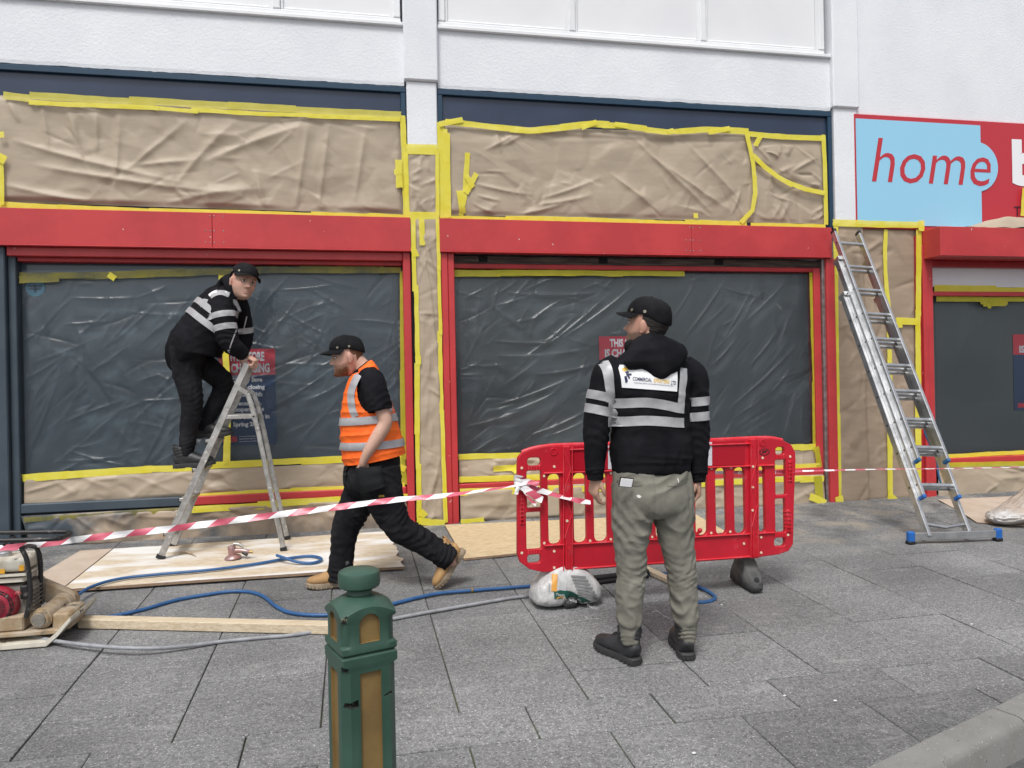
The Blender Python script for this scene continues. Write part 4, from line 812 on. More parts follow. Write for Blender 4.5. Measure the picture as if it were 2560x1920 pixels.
# ---------------------------------------------------------------- aluminium step ladder
sl0 = thing('step_ladder', 'worn aluminium step ladder standing on the strand board', 'ladder', G(560, 1395, .032))
YN, YF = -.80, -.40
nf, ntp = F(400, 1407, YN), F(618, 908, YN+.045); nf.z = gz(YN)+.034
def railx(t): return nf.lerp(ntp, t)
for yy, k in ((YN, 1), (YF, -1)):
    top = Vector((ntp.x, yy+.045*k, ntp.z)); bot = Vector((nf.x, yy, nf.z)); bar('stile', bot+(top-bot).normalized()*.012, top, .047, .024, 'alu_old', sl0, (0, 1, 0)); bar('foot', bot-(top-bot).normalized()*.001, bot+(top-bot).normalized()*.03, .064, .030, 'black_plastic', sl0, (0, 1, 0))
    pts = [F(598, 972, YN), F(618, 985, YN), F(630, 1020, YN), F(645, 1080, YN), F(674, 1220, YN), F(709, 1378, YN)]; pts = [Vector((p.x, yy+.02*k, p.z)) for p in pts]; pts[-1].z = gz(yy)+.036
    for i in range(len(pts)-1): bar('back_leg', pts[i]-(pts[i+1]-pts[i]).normalized()*.006, pts[i+1], .037, .022, 'alu_old', sl0, (0, 1, 0), .006)
    bar('foot', pts[-1]-(pts[-1]-pts[-2]).normalized()*.028, pts[-1]+Vector((0, 0, -.001)), .050, .028, 'black_plastic', sl0, (0, 1, 0)); q1, q2 = F(574, 1042, yy+.02*k), F(640, 1041, yy+.02*k)
    q1 = Vector((railx(.74).x, yy+.03*k, F(600, 1042, YN).z)); q2 = Vector((pts[3].x-.02, yy+.03*k, q1.z)); bar('spreader', q1, q2, .012, .03, 'alu_old', sl0, (0, 0, 1))
    bm = bmesh.new(); bmesh.ops.create_cone(bm, segments=12, radius1=.007, radius2=.007, depth=.07, cap_ends=True, matrix=Matrix.Translation(q2+Vector((-.01, 0, 0))) @ Matrix.Rotation(R_(90), 4, 'X')); bmobj('pivot_bolt', bm, 'black_plastic', sl0)
STEPZ = []
for t in (.124, .295, .447, .594):
    p = railx(t); STEPZ.append(p); ins = .045*t
    box('tread', (p.x-.055, YN+ins+.012, p.z-.012), (p.x+.035, YF-ins-.012, p.z+.012), 'alu_old', sl0, .004); box('tread_grip', (p.x-.058, YN+ins+.014, p.z-.02), (p.x-.05, YF-ins-.014, p.z+.014), 'black_plastic', sl0, .002)
box('platform', (railx(.74).x-.01, YN+.05, F(600, 1042, YN).z-.012), (pts[3].x-.02, YF-.05, F(600, 1042, YN).z+.012), 'alu_old', sl0, .004)
p = railx(.985); box('top_bar', (p.x-.03, YN+.06, p.z-.012), (p.x+.03, YF-.06, p.z+.012), 'alu_old', sl0, .004)

# ---------------------------------------------------------------- three-section extension ladder
el = thing('extension_ladder', 'three-section aluminium extension ladder leaning against the shop front', 'ladder', G(2383, 1336))
bc, tc_ = G(2383, 1338, .07), F(2105, 592, -.10)
ax = (tc_-bc).normalized(); side = Vector((1, 0, 0)); side = (side-ax*side.dot(ax)).normalized(); nrm = side.cross(ax).normalized()   # nrm faces the room side
if nrm.y > 0: nrm = -nrm
LEN = (tc_-bc).length
def proj_t(px, py):                              # how far up the ladder a picture point lies
    best = min((((F_ := bc+ax*(LEN*k/200)), k) for k in range(201)), key=lambda q: abs(_py(q[0])-py)); return best[1]/200
def _py(p):
    c_ = CM @ (np.array(p)-CAM); return 960+FPX*c_[1]/c_[2]
secs = [(.37, 0., proj_t(0, 735), 0.), (.318, proj_t(0, 1247), proj_t(0, 655), .06), (.268, proj_t(0, 1163), 1., .12)]
rung_t = [proj_t(0, 540+y/1.93) for y in (160, 272, 380, 495, 615, 740, 868, 1000, 1140, 1298)]
for k, (wd, t0, t1, off) in enumerate(secs):
    o_ = bc+nrm*(off-.05)
    for sg_ in (-1, 1):
        a = o_+ax*(t0*LEN)+side*(sg_*wd/2); b = o_+ax*(t1*LEN)+side*(sg_*wd/2)
        bar('stile', a, b, .028, .064, 'alu', el, nrm, .004)
        if k > 0: bar('end_cap', a-ax*.012, a+ax*.02, .03, .07, 'blue_plastic' if k == 1 else 'blue_rope', el, nrm, .006)
        if k == 2: bar('wall_cap', b-ax*.03, b+ax*.012, .03, .07, 'black_plastic', el, nrm, .006)
        if k < 2: bar('hook', b-ax*.03, b+ax*.02, .03, .10, 'alu', el, nrm, .004)
    for t in rung_t:
        if t0+.02 < t < t1-.01:
            a = o_+ax*(t*LEN)-side*(wd/2-.01); b = o_+ax*(t*LEN)+side*(wd/2-.01); bar('rung', a, b, .03, .03, 'alu', el, ax, .005)
            for sg_ in (-1, 1):
                c_ = o_+ax*(t*LEN)+side*(sg_*(wd/2+.0105)); bar('rung_end', c_, c_+side*(sg_*.004), .019, .019, 'black_plastic', el, ax, .001)
a = bc-nrm*.05+ax*.11-side*.17; b = bc-nrm*.05+ax*.11+side*.17; mdl = (a+b)/2-ax*.025
bar('bent_brace', a, mdl, .02, .03, 'alu', el, nrm); bar('bent_brace', mdl, b, .02, .03, 'alu', el, nrm)
sa, sb = G(2276, 1342, .06), G(2494, 1334, .06); sdv = (sb-sa).normalized()
bar('stabiliser_bar', sa, sb, .03, .06, 'alu', el, (0, 0, 1), .004)
for p_, s_ in ((sa, -1), (sb, 1)):
    bar('stabiliser_cap', p_-sdv*.025+Vector((0, 0, -.0)), p_+sdv*.03, .05, .085, 'blue_plastic', el, (0, 0, 1), .01); box('stabiliser_foot', (p_.x-.03, p_.y-.03, gz(p_.y)+.001), (p_.x+.03, p_.y+.03, p_.z-.03), 'black_plastic', el, .008)
for k, pts_ in enumerate(([(2315, 1062), (2312, 1080), (2322, 1105), (2340, 1145), (2346, 1185), (2352, 1208)], [(2316, 1064), (2328, 1100), (2344, 1150), (2360, 1180), (2368, 1205)], [(2310, 1060), (2318, 1074), (2316, 1085)])):
    tube('rope', [F(px, py, -.62) for px, py in pts_], .009, 'blue_rope', el, 8, 5)

# ---------------------------------------------------------------- red plastic pedestrian barrier
YB = -2.42
ZB4 = lambda x, y, Y=YB: F(1260+x/2.91, 1060+y/2.91, Y)
xz = lambda l: [(p.x, p.z) for p in (ZB4(*q) for q in l)]
def slot(x0, y0, x1, y1, r=None):
    a, b = ZB4(x0, y0), ZB4(x1, y1); return rrect(a.x, min(a.z, b.z), b.x, max(a.z, b.z), r or min(abs(b.x-a.x), abs(b.z-a.z))*.42)
br = thing('pedestrian_barrier', 'red plastic pedestrian barrier with white reflective patches standing across the pavement', 'barrier', (ZB4(1100, 1050).x, YB, gz(YB)))
outline = [(93, 300), (96, 245), (128, 205), (200, 180), (300, 162), (420, 153), (800, 143), (1400, 122), (1800, 103), (1930, 102), (2020, 118), (2080, 150), (2108, 200), (2112, 265), (2102, 500), (2096, 790), (2093, 870), (2060, 920), (1990, 945), (1840, 966), (1600, 985), (800, 1040), (440, 1063), (280, 1075), (180, 1052), (112, 1000), (93, 940), (93, 600)]
hb_ = lambda x: 355-(x-280)*(60/1670); sb_ = lambda x: 878-(x-280)*(95/1620)
holes = [slot(165, 245, 262, 300, .02), slot(160, 340, 268, 605, .01), slot(156, 640, 268, 905, .01), slot(165, 948, 262, 1005, .02), slot(1966, 168, 2030, 222, .018), slot(1962, 260, 2044, 512, .01), slot(1962, 542, 2040, 782, .01), slot(1956, 826, 2036, 884, .018)]
for x0, x1 in ((312, 410), (497, 597), (643, 750), (800, 900), (945, 1042), (1090, 1188), (1236, 1332), (1380, 1477), (1527, 1613), (1662, 1750), (1838, 1894)): holes.append(slot(x0, hb_(x0)+10, x1, sb_(x1)-2))
plate('panel', [xz(outline)]+holes[:], .036, 'barrier_red', br, FRONT((0, YB, 0)), .005)
oc = xz(outline); rim = [Vector((x, YB-.004, z)) for x, z in oc[2:11]]
tube('top_rim', rim, .013, 'barrier_rib', br, 8, 5)
for f0, f1 in (((285, 355), (1955, 296)), ((285, 880), (1955, 784)), ((420, 186), (1780, 140)), ((500, 1046), (1780, 958))): 
    a, b = ZB4(*f0), ZB4(*f1); bar('rib', (a.x, YB-.02, a.z), (b.x, YB-.02, b.z), .026, .008, 'barrier_rib', br, (0, 1, 0) if 0 else (0, 0, 1))
for x0, x1, y0, y1, yt, yb_ in ((418, 490, 160, 1060, 160, 1060), (1772, 1832, 108, 968, 108, 968)):
    a, b = ZB4(x0, y0), ZB4(x1, y1); box('upright', (a.x, YB-.034, b.z), (b.x, YB+.034, a.z), 'barrier_red', br, .005)
    for x in (x0+4, x1-4): p_, q_ = ZB4(x, y0), ZB4(x, y1); bar('rib', (p_.x, YB-.036, p_.z), (q_.x, YB-.036, q_.z), .006, .012, 'barrier_rib', br, (0, 1, 0))
    H_ = b.z-a.z; zz = a.z; k = 0
    while zz > b.z+.25:
        bar('rib', ((a.x if k % 2 == 0 else b.x), YB-.035, zz), ((b.x if k % 2 == 0 else a.x), YB-.035, zz-.14), .006, .008, 'barrier_rib', br, (0, 1, 0)); zz -= .14; k += 1
    for i in range(4): x = a.x+(b.x-a.x)*(.2+.2*i); bar('rib', (x, YB-.036, b.z+.01), (x, YB-.036, b.z+.13+.03*abs(i-1.5)), .004, .012, 'barrier_rib', br, (0, 1, 0))
def hinge(x0, x1, y0, y1, n):
    a, b = ZB4(x0, y0), ZB4(x1, y1); cx = (a.x+b.x)/2; r = (b.x-a.x)/2
    bm = bmesh.new(); bmesh.ops.create_cone(bm, segments=14, radius1=r*.8, radius2=r*.8, depth=a.z-b.z, cap_ends=True, matrix=Matrix.Translation((cx, YB, (a.z+b.z)/2))); bmobj('hinge_tube', bm, 'barrier_red', br, True)
    for i in range(n):
        z = b.z+(a.z-b.z)*(i+.5)/n; bm = bmesh.new(); bmesh.ops.create_cone(bm, segments=14, radius1=r, radius2=r, depth=.005, cap_ends=True, matrix=Matrix.Translation((cx, YB, z))); bmobj('hinge_ring', bm, 'barrier_rib', br)
    for t in (-.4, .4): bar('hinge_ring', (cx+t*r, YB-r*.92, b.z), (cx+t*r, YB-r*.92, a.z), .004, .004, 'barrier_rib', br)
hinge(93, 158, 480, 730, 9); hinge(98, 130, 730, 905, 6); hinge(98, 130, 345, 470, 4); hinge(2042, 2098, 265, 420, 6); hinge(2060, 2098, 420, 615, 8); hinge(2030, 2090, 620, 785, 6)
for x0, x1, y0, y1 in ((165, 262, 305, 330), (1964, 2046, 226, 250), (165, 262, 912, 938), (1956, 2040, 792, 815)):
    a, b = ZB4(x0, y0), ZB4(x1, y1)
    for i in range(5): x = a.x+(b.x-a.x)*(i+.5)/5; box('rib', (x-.003, YB-.024, b.z), (x+.003, YB-.017, a.z), 'barrier_rib', br, 0)
for x0, x1, m_ in ((500, 748, 'reflect_red'), (749, 806, 'reflect_white'), (807, 1060, 'reflect_red'), (1061, 1118, 'reflect_white'), (1119, 1437, 'reflect_red'), (1438, 1502, 'reflect_white'), (1503, 1740, 'reflect_red')):
    p_ = [(x0, hb_(x0)-182), (x1, hb_(x1)-182), (x1, hb_(x1)-12), (x0, hb_(x0)-12)]; plate('reflector', [xz(p_)], .004, m_, br, FRONT((0, YB-.0205, 0)))
for x, y in ((125, 318), (360, 308), (287, 376), (288, 862), (125, 934), (360, 921), (360, 1041), (448, 698), (620, 846), (770, 835), (770, 355), (915, 348), (1070, 818), (1500, 320), (1642, 314), (1792, 306), (1498, 789), (1636, 780), (1790, 455), (1788, 622), (1870, 245), (2070, 236), (1860, 820), (1860, 932), (1735, 866), (2055, 803)):
    p_ = ZB4(x, y); yy = YB-.0185 if not (418 < x < 490 or 1772 < x < 1832) else YB-.0345
    lathe('rivet', [(.0085, 0), (.0075, .003)], 'dot', br, 12, FRONT((p_.x, yy, p_.z)))
for x, y in ((355, 200), (1872, 136)):
    p_ = ZB4(x, y); lathe('boss', [(.024, 0), (.022, .004), (.017, .0045), (.015, .001), (.004, .001), (.004, .005)], 'barrier_red', br, 22, FRONT((p_.x, YB-.0185, p_.z)))
p_ = ZB4(1884, 202); lathe('logo', [(.036, 0), (.036, .0015)], 'black_plastic', br, 28, FRONT((p_.x, YB-.0185, p_.z)) @ Matrix.Rotation(R_(4), 4, 'Z') @ Matrix.Scale(.62, 4, (0, 1, 0)))
lathe('logo', [(.030, 0), (.030, .002)], 'barrier_red', br, 28, FRONT((p_.x, YB-.0187, p_.z)) @ Matrix.Rotation(R_(4), 4, 'Z') @ Matrix.Scale(.58, 4, (0, 1, 0)))
text('lettering', 'JSP', 'black_plastic', br, FRONT((p_.x, YB-.0215, p_.z-.010)) @ Matrix.Rotation(R_(4), 4, 'Z'), w=.046, h=.021, bold=.06, align='CENTER', shear=.15)
p_ = ZB4(1415, 770, YB+.0); bm = bmesh.new(); bmesh.ops.create_uvsphere(bm, u_segments=14, v_segments=8, radius=.016, matrix=Matrix.Translation((p_.x, YB-.02, p_.z))); bmobj('knob', bm, 'barrier_red', br, True); bar('knob_stem', (p_.x-.02, YB-.01, p_.z-.03), (p_.x, YB-.02, p_.z), .025, .02, 'barrier_red', br)
def barrier_foot(xc, zt):
    V, Fc = [], []; rings = [(-.16, .005, .040), (-.165, .06, .044), (-.13, .10, .046), (-.06, zt-.06, .046), (.0, zt, .042), (.06, zt-.05, .045), (.13, .08, .044), (.15, .01, .04)]
    bm = bmesh.new(); L_ = []
    for y, z, hw in rings: L_.append([bm.verts.new((xc+s*hw, YB+y+.09, gz(YB+y+.09)+z)) for s in (-1, 1)])
    for i in range(len(L_)-1): bm.faces.new((L_[i][0], L_[i][1], L_[i+1][1], L_[i+1][0]))
    bm.faces.new([q[0] for q in L_][::-1]); bm.faces.new([q[1] for q in L_]); bm.faces.new((L_[0][0], L_[-1][0], L_[-1][1], L_[0][1]))
    bmesh.ops.bevel(bm, geom=list(bm.edges), offset=.012, segments=2, affect='EDGES'); bmobj('foot', bm, 'rubber', br, True)
    lathe('foot_hole', [(.018, 0), (.018, .003)], 'black_plastic', br, 16, axes((1, 0, 0), (0, .35, .94), (0, -.94, .35), (xc, YB-.058, gz(YB)+.082)))
_zb1 = ZB4(1800, 965).z
barrier_foot(ZB4(1800, 900).x, _zb1-gz(YB)+.02); barrier_foot(ZB4(455, 900).x, ZB4(455, 1060).z-gz(YB)+.01)

# ---------------------------------------------------------------- red and white barrier tape
def ribbon(name, pts, wd, parent, n=8, stripe=.105, slant=.06, tilt=None, seed=0):
    """a striped ribbon: pts centre line, tilt gives the twist (0 upright, 1 flat) at each point"""
    C = catmull(pts, n); T = np.gradient(C, axis=0); T /= np.linalg.norm(T, axis=1)[:, None]
    tl = np.interp(np.linspace(0, 1, len(C)), np.linspace(0, 1, len(tilt)), tilt) if tilt is not None else np.zeros(len(C))
    s = np.concatenate([[0], np.cumsum(np.linalg.norm(np.diff(C, axis=0), axis=1))]); total = s[-1]
    up = np.array([0, 0, 1.]); bk = np.array([0, 1., 0])
    def at(q, v):
        q = min(max(q, 0), total); c = np.array([np.interp(q, s, C[:, i]) for i in range(3)]); t = np.array([np.interp(q, s, T[:, i]) for i in range(3)]); a = np.interp(q, s, tl)*math.pi/2
        u = up*math.cos(a)+bk*math.sin(a); u = u-t*(u@t); u /= np.linalg.norm(u)+1e-9; return c+u*(v*wd)+np.array([0, .006*math.sin(q*23+v*3+seed), .0])
    V, Fc, mi = [], [], []; k = 0; q = -slant
    while q < total:
        for j in range(6):
            a0, a1 = q+stripe*j/6, q+stripe*(j+1)/6
            if a0 > total: break
            base = len(V)
            for r in range(4):
                v = r/3-.5; sh = slant*(.5+v); V += [at(a0+sh, v), at(a1+sh, v)]
            for r in range(3): Fc.append((base+2*r, base+2*r+1, base+2*r+3, base+2*r+2)); mi.append(k % 2)
        q += stripe; k += 1
    me = bpy.data.meshes.new(name); me.from_pydata([tuple(p) for p in V], [], Fc); me.materials.append(MATS['tape_white']); me.materials.append(MATS['tape_pink']); me.polygons.foreach_set('material_index', mi); me.polygons.foreach_set('use_smooth', [True]*len(Fc)); me.update()
    o = bpy.data.objects.new(name, me); COL.objects.link(o); return attach(o, parent)
bt1 = thing('barrier_tape', 'long red and white barrier tape stretched in front of the walking man', 'barrier tape', F(640, 1293, -2.3))
ribbon('ribbon', [F(px, py, Y) for px, py, Y in ((-260, 1402, -2.1), (0, 1372, -2.15), (231, 1344, -2.18), (440, 1320, -2.22), (637, 1294, -2.27), (810, 1272, -2.31), (984, 1250, -2.36), (1100, 1240, -2.39), (1200, 1227, -2.42), (1304, 1212, -2.46))], .037, bt1, tilt=[0, 0, .05, .1, .2, .3, .45, .6, .85, .9], stripe=.115)
cx = ZB4(112, 420)
for k in range(4): ribbon('knot', [Vector((cx.x+.034*math.cos(a), YB+.034*math.sin(a), cx.z+.03-.018*k+.006*math.sin(a*2+k))) for a in np.linspace(0, 2*math.pi, 9)], .022, bt1, stripe=.06, slant=.02, seed=k)
Y2 = YB-.035
for k, (pts_, wd, tl) in enumerate([([(1300, 1212), (1322, 1216), (1350, 1226), (1385, 1236), (1420, 1246), (1450, 1252), (1476, 1256)], .036, [0, .4, .2, .5, .7, .3, .6]), ([(1298, 1208), (1318, 1204), (1335, 1208), (1346, 1212)], .035, [0, .3, .5, .2]), ([(1304, 1216), (1322, 1228), (1342, 1242), (1356, 1250)], .045, [.2, .3, .1, .4]), ([(1304, 1218), (1314, 1236), (1328, 1252), (1340, 1262)], .02, [.2, .6, .3, .2]), ([(1296, 1216), (1292, 1228), (1291, 1236)], .025, [.2, .1, .3])]):
    ribbon('tail', [F(px, py, Y2-.006*k-.02*i/len(pts_)) for i, (px, py) in enumerate(pts_)], wd, bt1, stripe=.07, slant=.03, tilt=tl, seed=k)
bt2 = thing('barrier_tape', 'thin twisted barrier tape running from the barrier past the aluminium ladder', 'barrier tape', F(2100, 1174, -2.2))
ribbon('ribbon', [F(px, py, Y) for px, py, Y in ((1520, 1184, YB+.03), (1700, 1182, YB+.035), (1966, 1180, YB+.04), (1990, 1178, YB+.0), (2200, 1173, -2.3), (2400, 1171, -2.2), (2620, 1166, -2.1))], .03, bt2, tilt=[.5, .6, .5, .8, .93, .95, .95], stripe=.09, slant=.02)

# ---------------------------------------------------------------- bollard
BC = Vector((.008, -4.615, gz(-4.615))); BR = Matrix.Translation(BC) @ Matrix.Rotation(R_(19), 4, 'Z'); BZ = -BC.z+.022
bo = thing('bollard', 'green bollard with gold panels and a round cap, chipped on its corners', 'bollard', BC)
def sq_ring(hw, ch): return [(hw, -hw+ch), (hw, hw-ch), (hw-ch, hw), (-hw+ch, hw), (-hw, hw-ch), (-hw, -hw+ch), (-hw+ch, -hw), (hw-ch, -hw)]
def sq_loft(rows, top=None):
    V, Fc = [], []
    for hw, ch, z in rows: V += [(x, y, z) for x, y in sq_ring(hw, ch)]
    n = len(rows)
    for i in range(n-1):
        for k in range(8): k2 = (k+1) % 8; Fc.append((i*8+k, i*8+k2, (i+1)*8+k2, (i+1)*8+k))
    Fc += [tuple(range(8))[::-1], tuple((n-1)*8+k for k in range(8))]; return V, Fc
HW = .0825
def bm_from(v, f):
    bm = bmesh.new(); vv = [bm.verts.new(p) for p in v]
    for q in f: bm.faces.new([vv[i] for i in q])
    return bm
zg = .458+BZ                                      # groove between shaft and head
V, Fc = sq_loft([(HW+.012, .006, 0), (HW+.012, .006, .12), (HW, .022, .15), (HW, .022, zg-.045), (HW, .022, zg-.042), (HW+.002, .003, zg-.03), (HW+.002, .003, zg-.006), (HW-.004, .003, zg)])
def boolean(v, f, cutters, name, m, parent, mtx):
    t = mesh('t', v, f, m)
    cs = []
    for cb, cm in cutters:
        c = bmobj('c', cb, cm); cs.append(c); md = t.modifiers.new('b', 'BOOLEAN'); md.operation = 'DIFFERENCE'; md.object = c; md.solver = 'EXACT'; md.material_mode = 'TRANSFER'
    me = bpy.data.meshes.new_from_object(t.evaluated_get(bpy.context.evaluated_depsgraph_get()))
    for o in cs+[t]: bpy.data.objects.remove(o)
    me.transform(mtx); o = obj(name, me, None, parent); return sharp(o, 30)
def arch(w_, z0, z1, y0, y1, ang):
    bm = bmesh.new(); pts = [(-w_/2, z0), (w_/2, z0)]+[(w_/2*math.cos(t), z1-w_/2+w_/2*math.sin(t)) for t in np.linspace(0, math.pi, 12)]
    r = Matrix.Rotation(ang, 4, 'Z'); a = [bm.verts.new(r @ Vector((x, y0, z))) for x, z in pts]; b = [bm.verts.new(r @ Vector((x, y1, z))) for x, z in pts]
    bm.faces.new(a); bm.faces.new(b[::-1]); n = len(pts)
    for i in range(n): j = (i+1) % n; bm.faces.new((a[i], b[i], b[j], a[j]))
    return bm
cut = []
for k in range(4):
    bm = bmesh.new(); bm_box(bm, (-.032, -HW-.05, .2), (.032, -HW+.009, zg-.052), 0, Matrix.Rotation(k*math.pi/2, 4, 'Z')); cut.append((bm, 'bollard_gold'))
def wedge(x, z, w_, h, ang, rz, deep=.016):
    bm = bmesh.new(); bm_box(bm, (-w_/2, -.05, -h/2), (w_/2, deep, h/2), 0, Matrix.Rotation(rz, 4, 'Z') @ Matrix.Translation((x, -HW, z)) @ Matrix.Rotation(ang, 4, 'Y') @ Matrix.Rotation(.25, 4, 'X'))
    for v in bm.verts: v.co += Vector((.003*math.sin(v.co.x*900+v.co.z*300), 0, .004*math.sin(v.co.x*700+v.co.y*500)))
    return bm
cut.append((wedge(-.062, .318+BZ, .05, .017, R_(-8), 0), 'chip_dark')); cut.append((wedge(.058, .332+BZ, .042, .009, R_(-14), 0, .006), 'chip_dark')); cut.append((wedge(-.086, .418+BZ, .03, .03, R_(20), 0, .01), 'chip_dark'))
boolean(V, Fc, cut, 'shaft', 'bollard_green', bo, BR)
# head: square block under a shallow dome, arched niches
rows = [(HW-.004, .003, zg+.001), (HW+.002, .003, zg+.008), (HW+.002, .003, zg+.024), (HW-.001, .020, zg+.030), (HW-.001, .020, zg+.095), (HW+.002, .004, zg+.105)]
V, Fc = [], []; M_ = 64
def sqpt(t, hw, ch):
    c, s = math.cos(t), math.sin(t); r = hw/max(abs(c), abs(s)); rc = (2*hw-ch)/(abs(c)+abs(s)); return min(r, rc)
for hw, ch, z in rows:
    for k in range(M_): t = 2*math.pi*k/M_+math.pi/4; r = sqpt(t, hw, ch); V.append((r*math.cos(t), r*math.sin(t), z))
zt_ = zg+.165
for k in range(M_): t = 2*math.pi*k/M_+math.pi/4; r = sqpt(t, HW+.002, .004); V.append((r*math.cos(t), r*math.sin(t), zt_-4.2*r*r*.95))
for q in (.8, .6, .45, .34):
    for k in range(M_): t = 2*math.pi*k/M_+math.pi/4; r0 = sqpt(t, HW+.002, .004); r = .037+(r0-.037)*max((q-.34)/.66, 0); V.append((r*math.cos(t), r*math.sin(t), zt_-4.2*r*r*.95))
nr = len(V)//M_
for i in range(nr-1):
    for k in range(M_): k2 = (k+1) % M_; Fc.append((i*M_+k, i*M_+k2, (i+1)*M_+k2, (i+1)*M_+k))
Fc += [tuple(range(M_))[::-1], tuple((nr-1)*M_+k for k in range(M_))]
cut = [(arch(.062, zg+.034, zg+.118, -HW-.05, -HW+.010, k*math.pi/2), 'bollard_gold') for k in range(4)]
cut.append((wedge(-.084, zg+.1, .03, .05, R_(15), 0, .008), 'chip_dark'))
boolean(V, Fc, cut, 'head', 'bollard_green', bo, BR)
zc = zt_-.006
lathe('cap', [(.045, zc-.012), (.038, zc), (.037, zc+.012), (.052, zc+.018), (.061, zc+.024), (.0625, zc+.034), (.0625, zc+.058), (.060, zc+.066), (.05, zc+.072), (.025, zc+.0765), (.002, zc+.0775)], 'bollard_green', bo, 40, BR, 35)

# ---------------------------------------------------------------- generic soft shapes (sacks) from displaced spheres
def sphere_grid(nu=64, nv=40):
    V = np.array([[math.sin(math.pi*j/nv)*math.cos(2*math.pi*i/nu), math.sin(math.pi*j/nv)*math.sin(2*math.pi*i/nu), math.cos(math.pi*j/nv)] for j in range(nv+1) for i in range(nu)])
    Fc = [(j*nu+i, (j+1)*nu+i, (j+1)*nu+(i+1) % nu, j*nu+(i+1) % nu) for j in range(nv) for i in range(nu)]; return V, Fc
ag = thing('aggregate_bag', 'slumped grey plastic bag of aggregate with green and orange print', 'bag', G(1412, 1528))
V, Fc = sphere_grid(120, 72); sgn = np.sign(V); Vb = sgn*np.abs(V)**np.array([.5, .7, .62])
AO = G(1412, 1506)
x = Vb[:, 0]*.215; y = Vb[:, 1]*.155; z = Vb[:, 2]
hgt = .275*(1-.55*np.abs(Vb[:, 0])**1.7); z = (z*.5+.5)*hgt
pin = np.exp(-((x-.015)/.045)**2)*sstep((.16-z)/.16)*sstep((-y+.06)/.15); z = z+pin*.03; y = y+pin*.03
y = y*(1.0-.25*(z/.24))-.02+.03*(z/.2); wr = pnoise(np.stack([x*14, y*14, z*9], -1)); wr2 = 1-2*np.abs(pnoise(np.stack([x*26+9, y*26, z*14], -1)))
r_ = 1+.05*wr+.022*wr2; x, y = x*r_, y*r_; z = z*(1+.03*wr)
VB = np.stack([x+AO.x, y+AO.y, z+gz(AO.y)+.002], -1)
bago = mesh('bag', VB, Fc, 'bag_grey', ag, True); bagT = BVHTree.FromPolygons([tuple(v) for v in VB], Fc)
def drape(pts, wd, name, m, parent, tree, cast=(0, 1, -.35), n=10, off=.004, back=.6, rows=5, wvec=None):
    C = catmull(pts, n); T = np.gradient(C, axis=0); V, Fc, ok = [], [], []
    cv = Vector(cast).normalized()
    for i, c in enumerate(C):
        t = Vector(T[i]).normalized(); w_ = Vector(wvec) if wvec is not None else t.cross(cv).normalized()
        wdi = wd[i*len(wd)//len(C)] if isinstance(wd, (list, tuple)) else wd
        for k in range(rows):
            p = Vector(c)+w_*(wdi*(k/(rows-1)-.5)); h = tree.ray_cast(p-cv*back, cv)
            if h[0] is None: h = tree.find_nearest(p)
            V.append(h[0]-cv*off)
    for i in range(len(C)-1):
        for k in range(rows-1): a = i*rows+k; Fc.append((a, a+1, a+rows+1, a+rows))
    return mesh(name, V, Fc, m, parent, True)
ZA = lambda x, y, Y: F(1260+x/2.91, 1060+y/2.91, Y)
yA = AO.y-.1
drape([ZA(350, 1250, yA), ZA(450, 1245, yA), ZA(540, 1290, yA), ZA(620, 1330, yA), ZA(680, 1365, yA)], .045, 'green_band', 'bag_green', ag, bagT)
drape([ZA(365, 1275, yA), ZA(410, 1265, yA), ZA(480, 1310, yA), ZA(590, 1358, yA)], .006, 'orange_line', 'bag_orange', ag, bagT, off=.006)
drape([ZA(368, 1090, yA), ZA(360, 1150, yA), ZA(350, 1222, yA)], .034, 'orange_band', 'bag_orange', ag, bagT, off=.005)
drape([ZA(425, 1080, yA), ZA(420, 1140, yA), ZA(410, 1215, yA)], .05, 'white_patch', 'bag_white', ag, bagT, off=.005)
drape([ZA(195, 1270, yA), ZA(190, 1330, yA), ZA(192, 1380, yA)], .012, 'green_band', 'bag_green', ag, bagT)
rgb = random.Random(4)
for r in range(7):
    x0 = 480+r*8; y0 = 1110+r*24; x1 = x0+110+r*6
    drape([ZA(x0, y0, yA), ZA((x0+x1)/2, y0+3+r, yA), ZA(x1, y0+8+r*3, yA)], .012, 'printed_text', 'bag_ink', ag, bagT, off=.005, n=5, rows=2)
def on_bag(p):
    cv = Vector((0, 1, -.35)).normalized(); h = bagT.ray_cast(p-cv*.6, cv); return (h[0]-cv*.008) if h[0] else p
p_ = ZA(390, 1246, yA-.1); text('lettering', 'Travis', 'bag_white', ag, FRONT((p_.x, p_.y, p_.z)) @ Matrix.Rotation(R_(-8), 4, 'Z'), h=.017, bold=.02, warp=on_bag)
p_ = ZA(445, 1272, yA-.1); text('lettering', 'Perkins', 'bag_white', ag, FRONT((p_.x, p_.y, p_.z)) @ Matrix.Rotation(R_(-24), 4, 'Z'), h=.019, bold=.02, warp=on_bag)
p_ = ZA(600, 1340, yA-.1); text('lettering', 'Trading', 'bag_white', ag, FRONT((p_.x, p_.y, p_.z)) @ Matrix.Rotation(R_(-14), 4, 'Z'), h=.022, bold=.03, warp=on_bag)
p_ = ZA(352, 1218, yA-.1); text('lettering', 'Sharp Sand', 'bag_ink', ag, FRONT((p_.x, p_.y, p_.z)) @ Matrix.Rotation(R_(82), 4, 'Z'), h=.012, bold=.01, warp=on_bag)
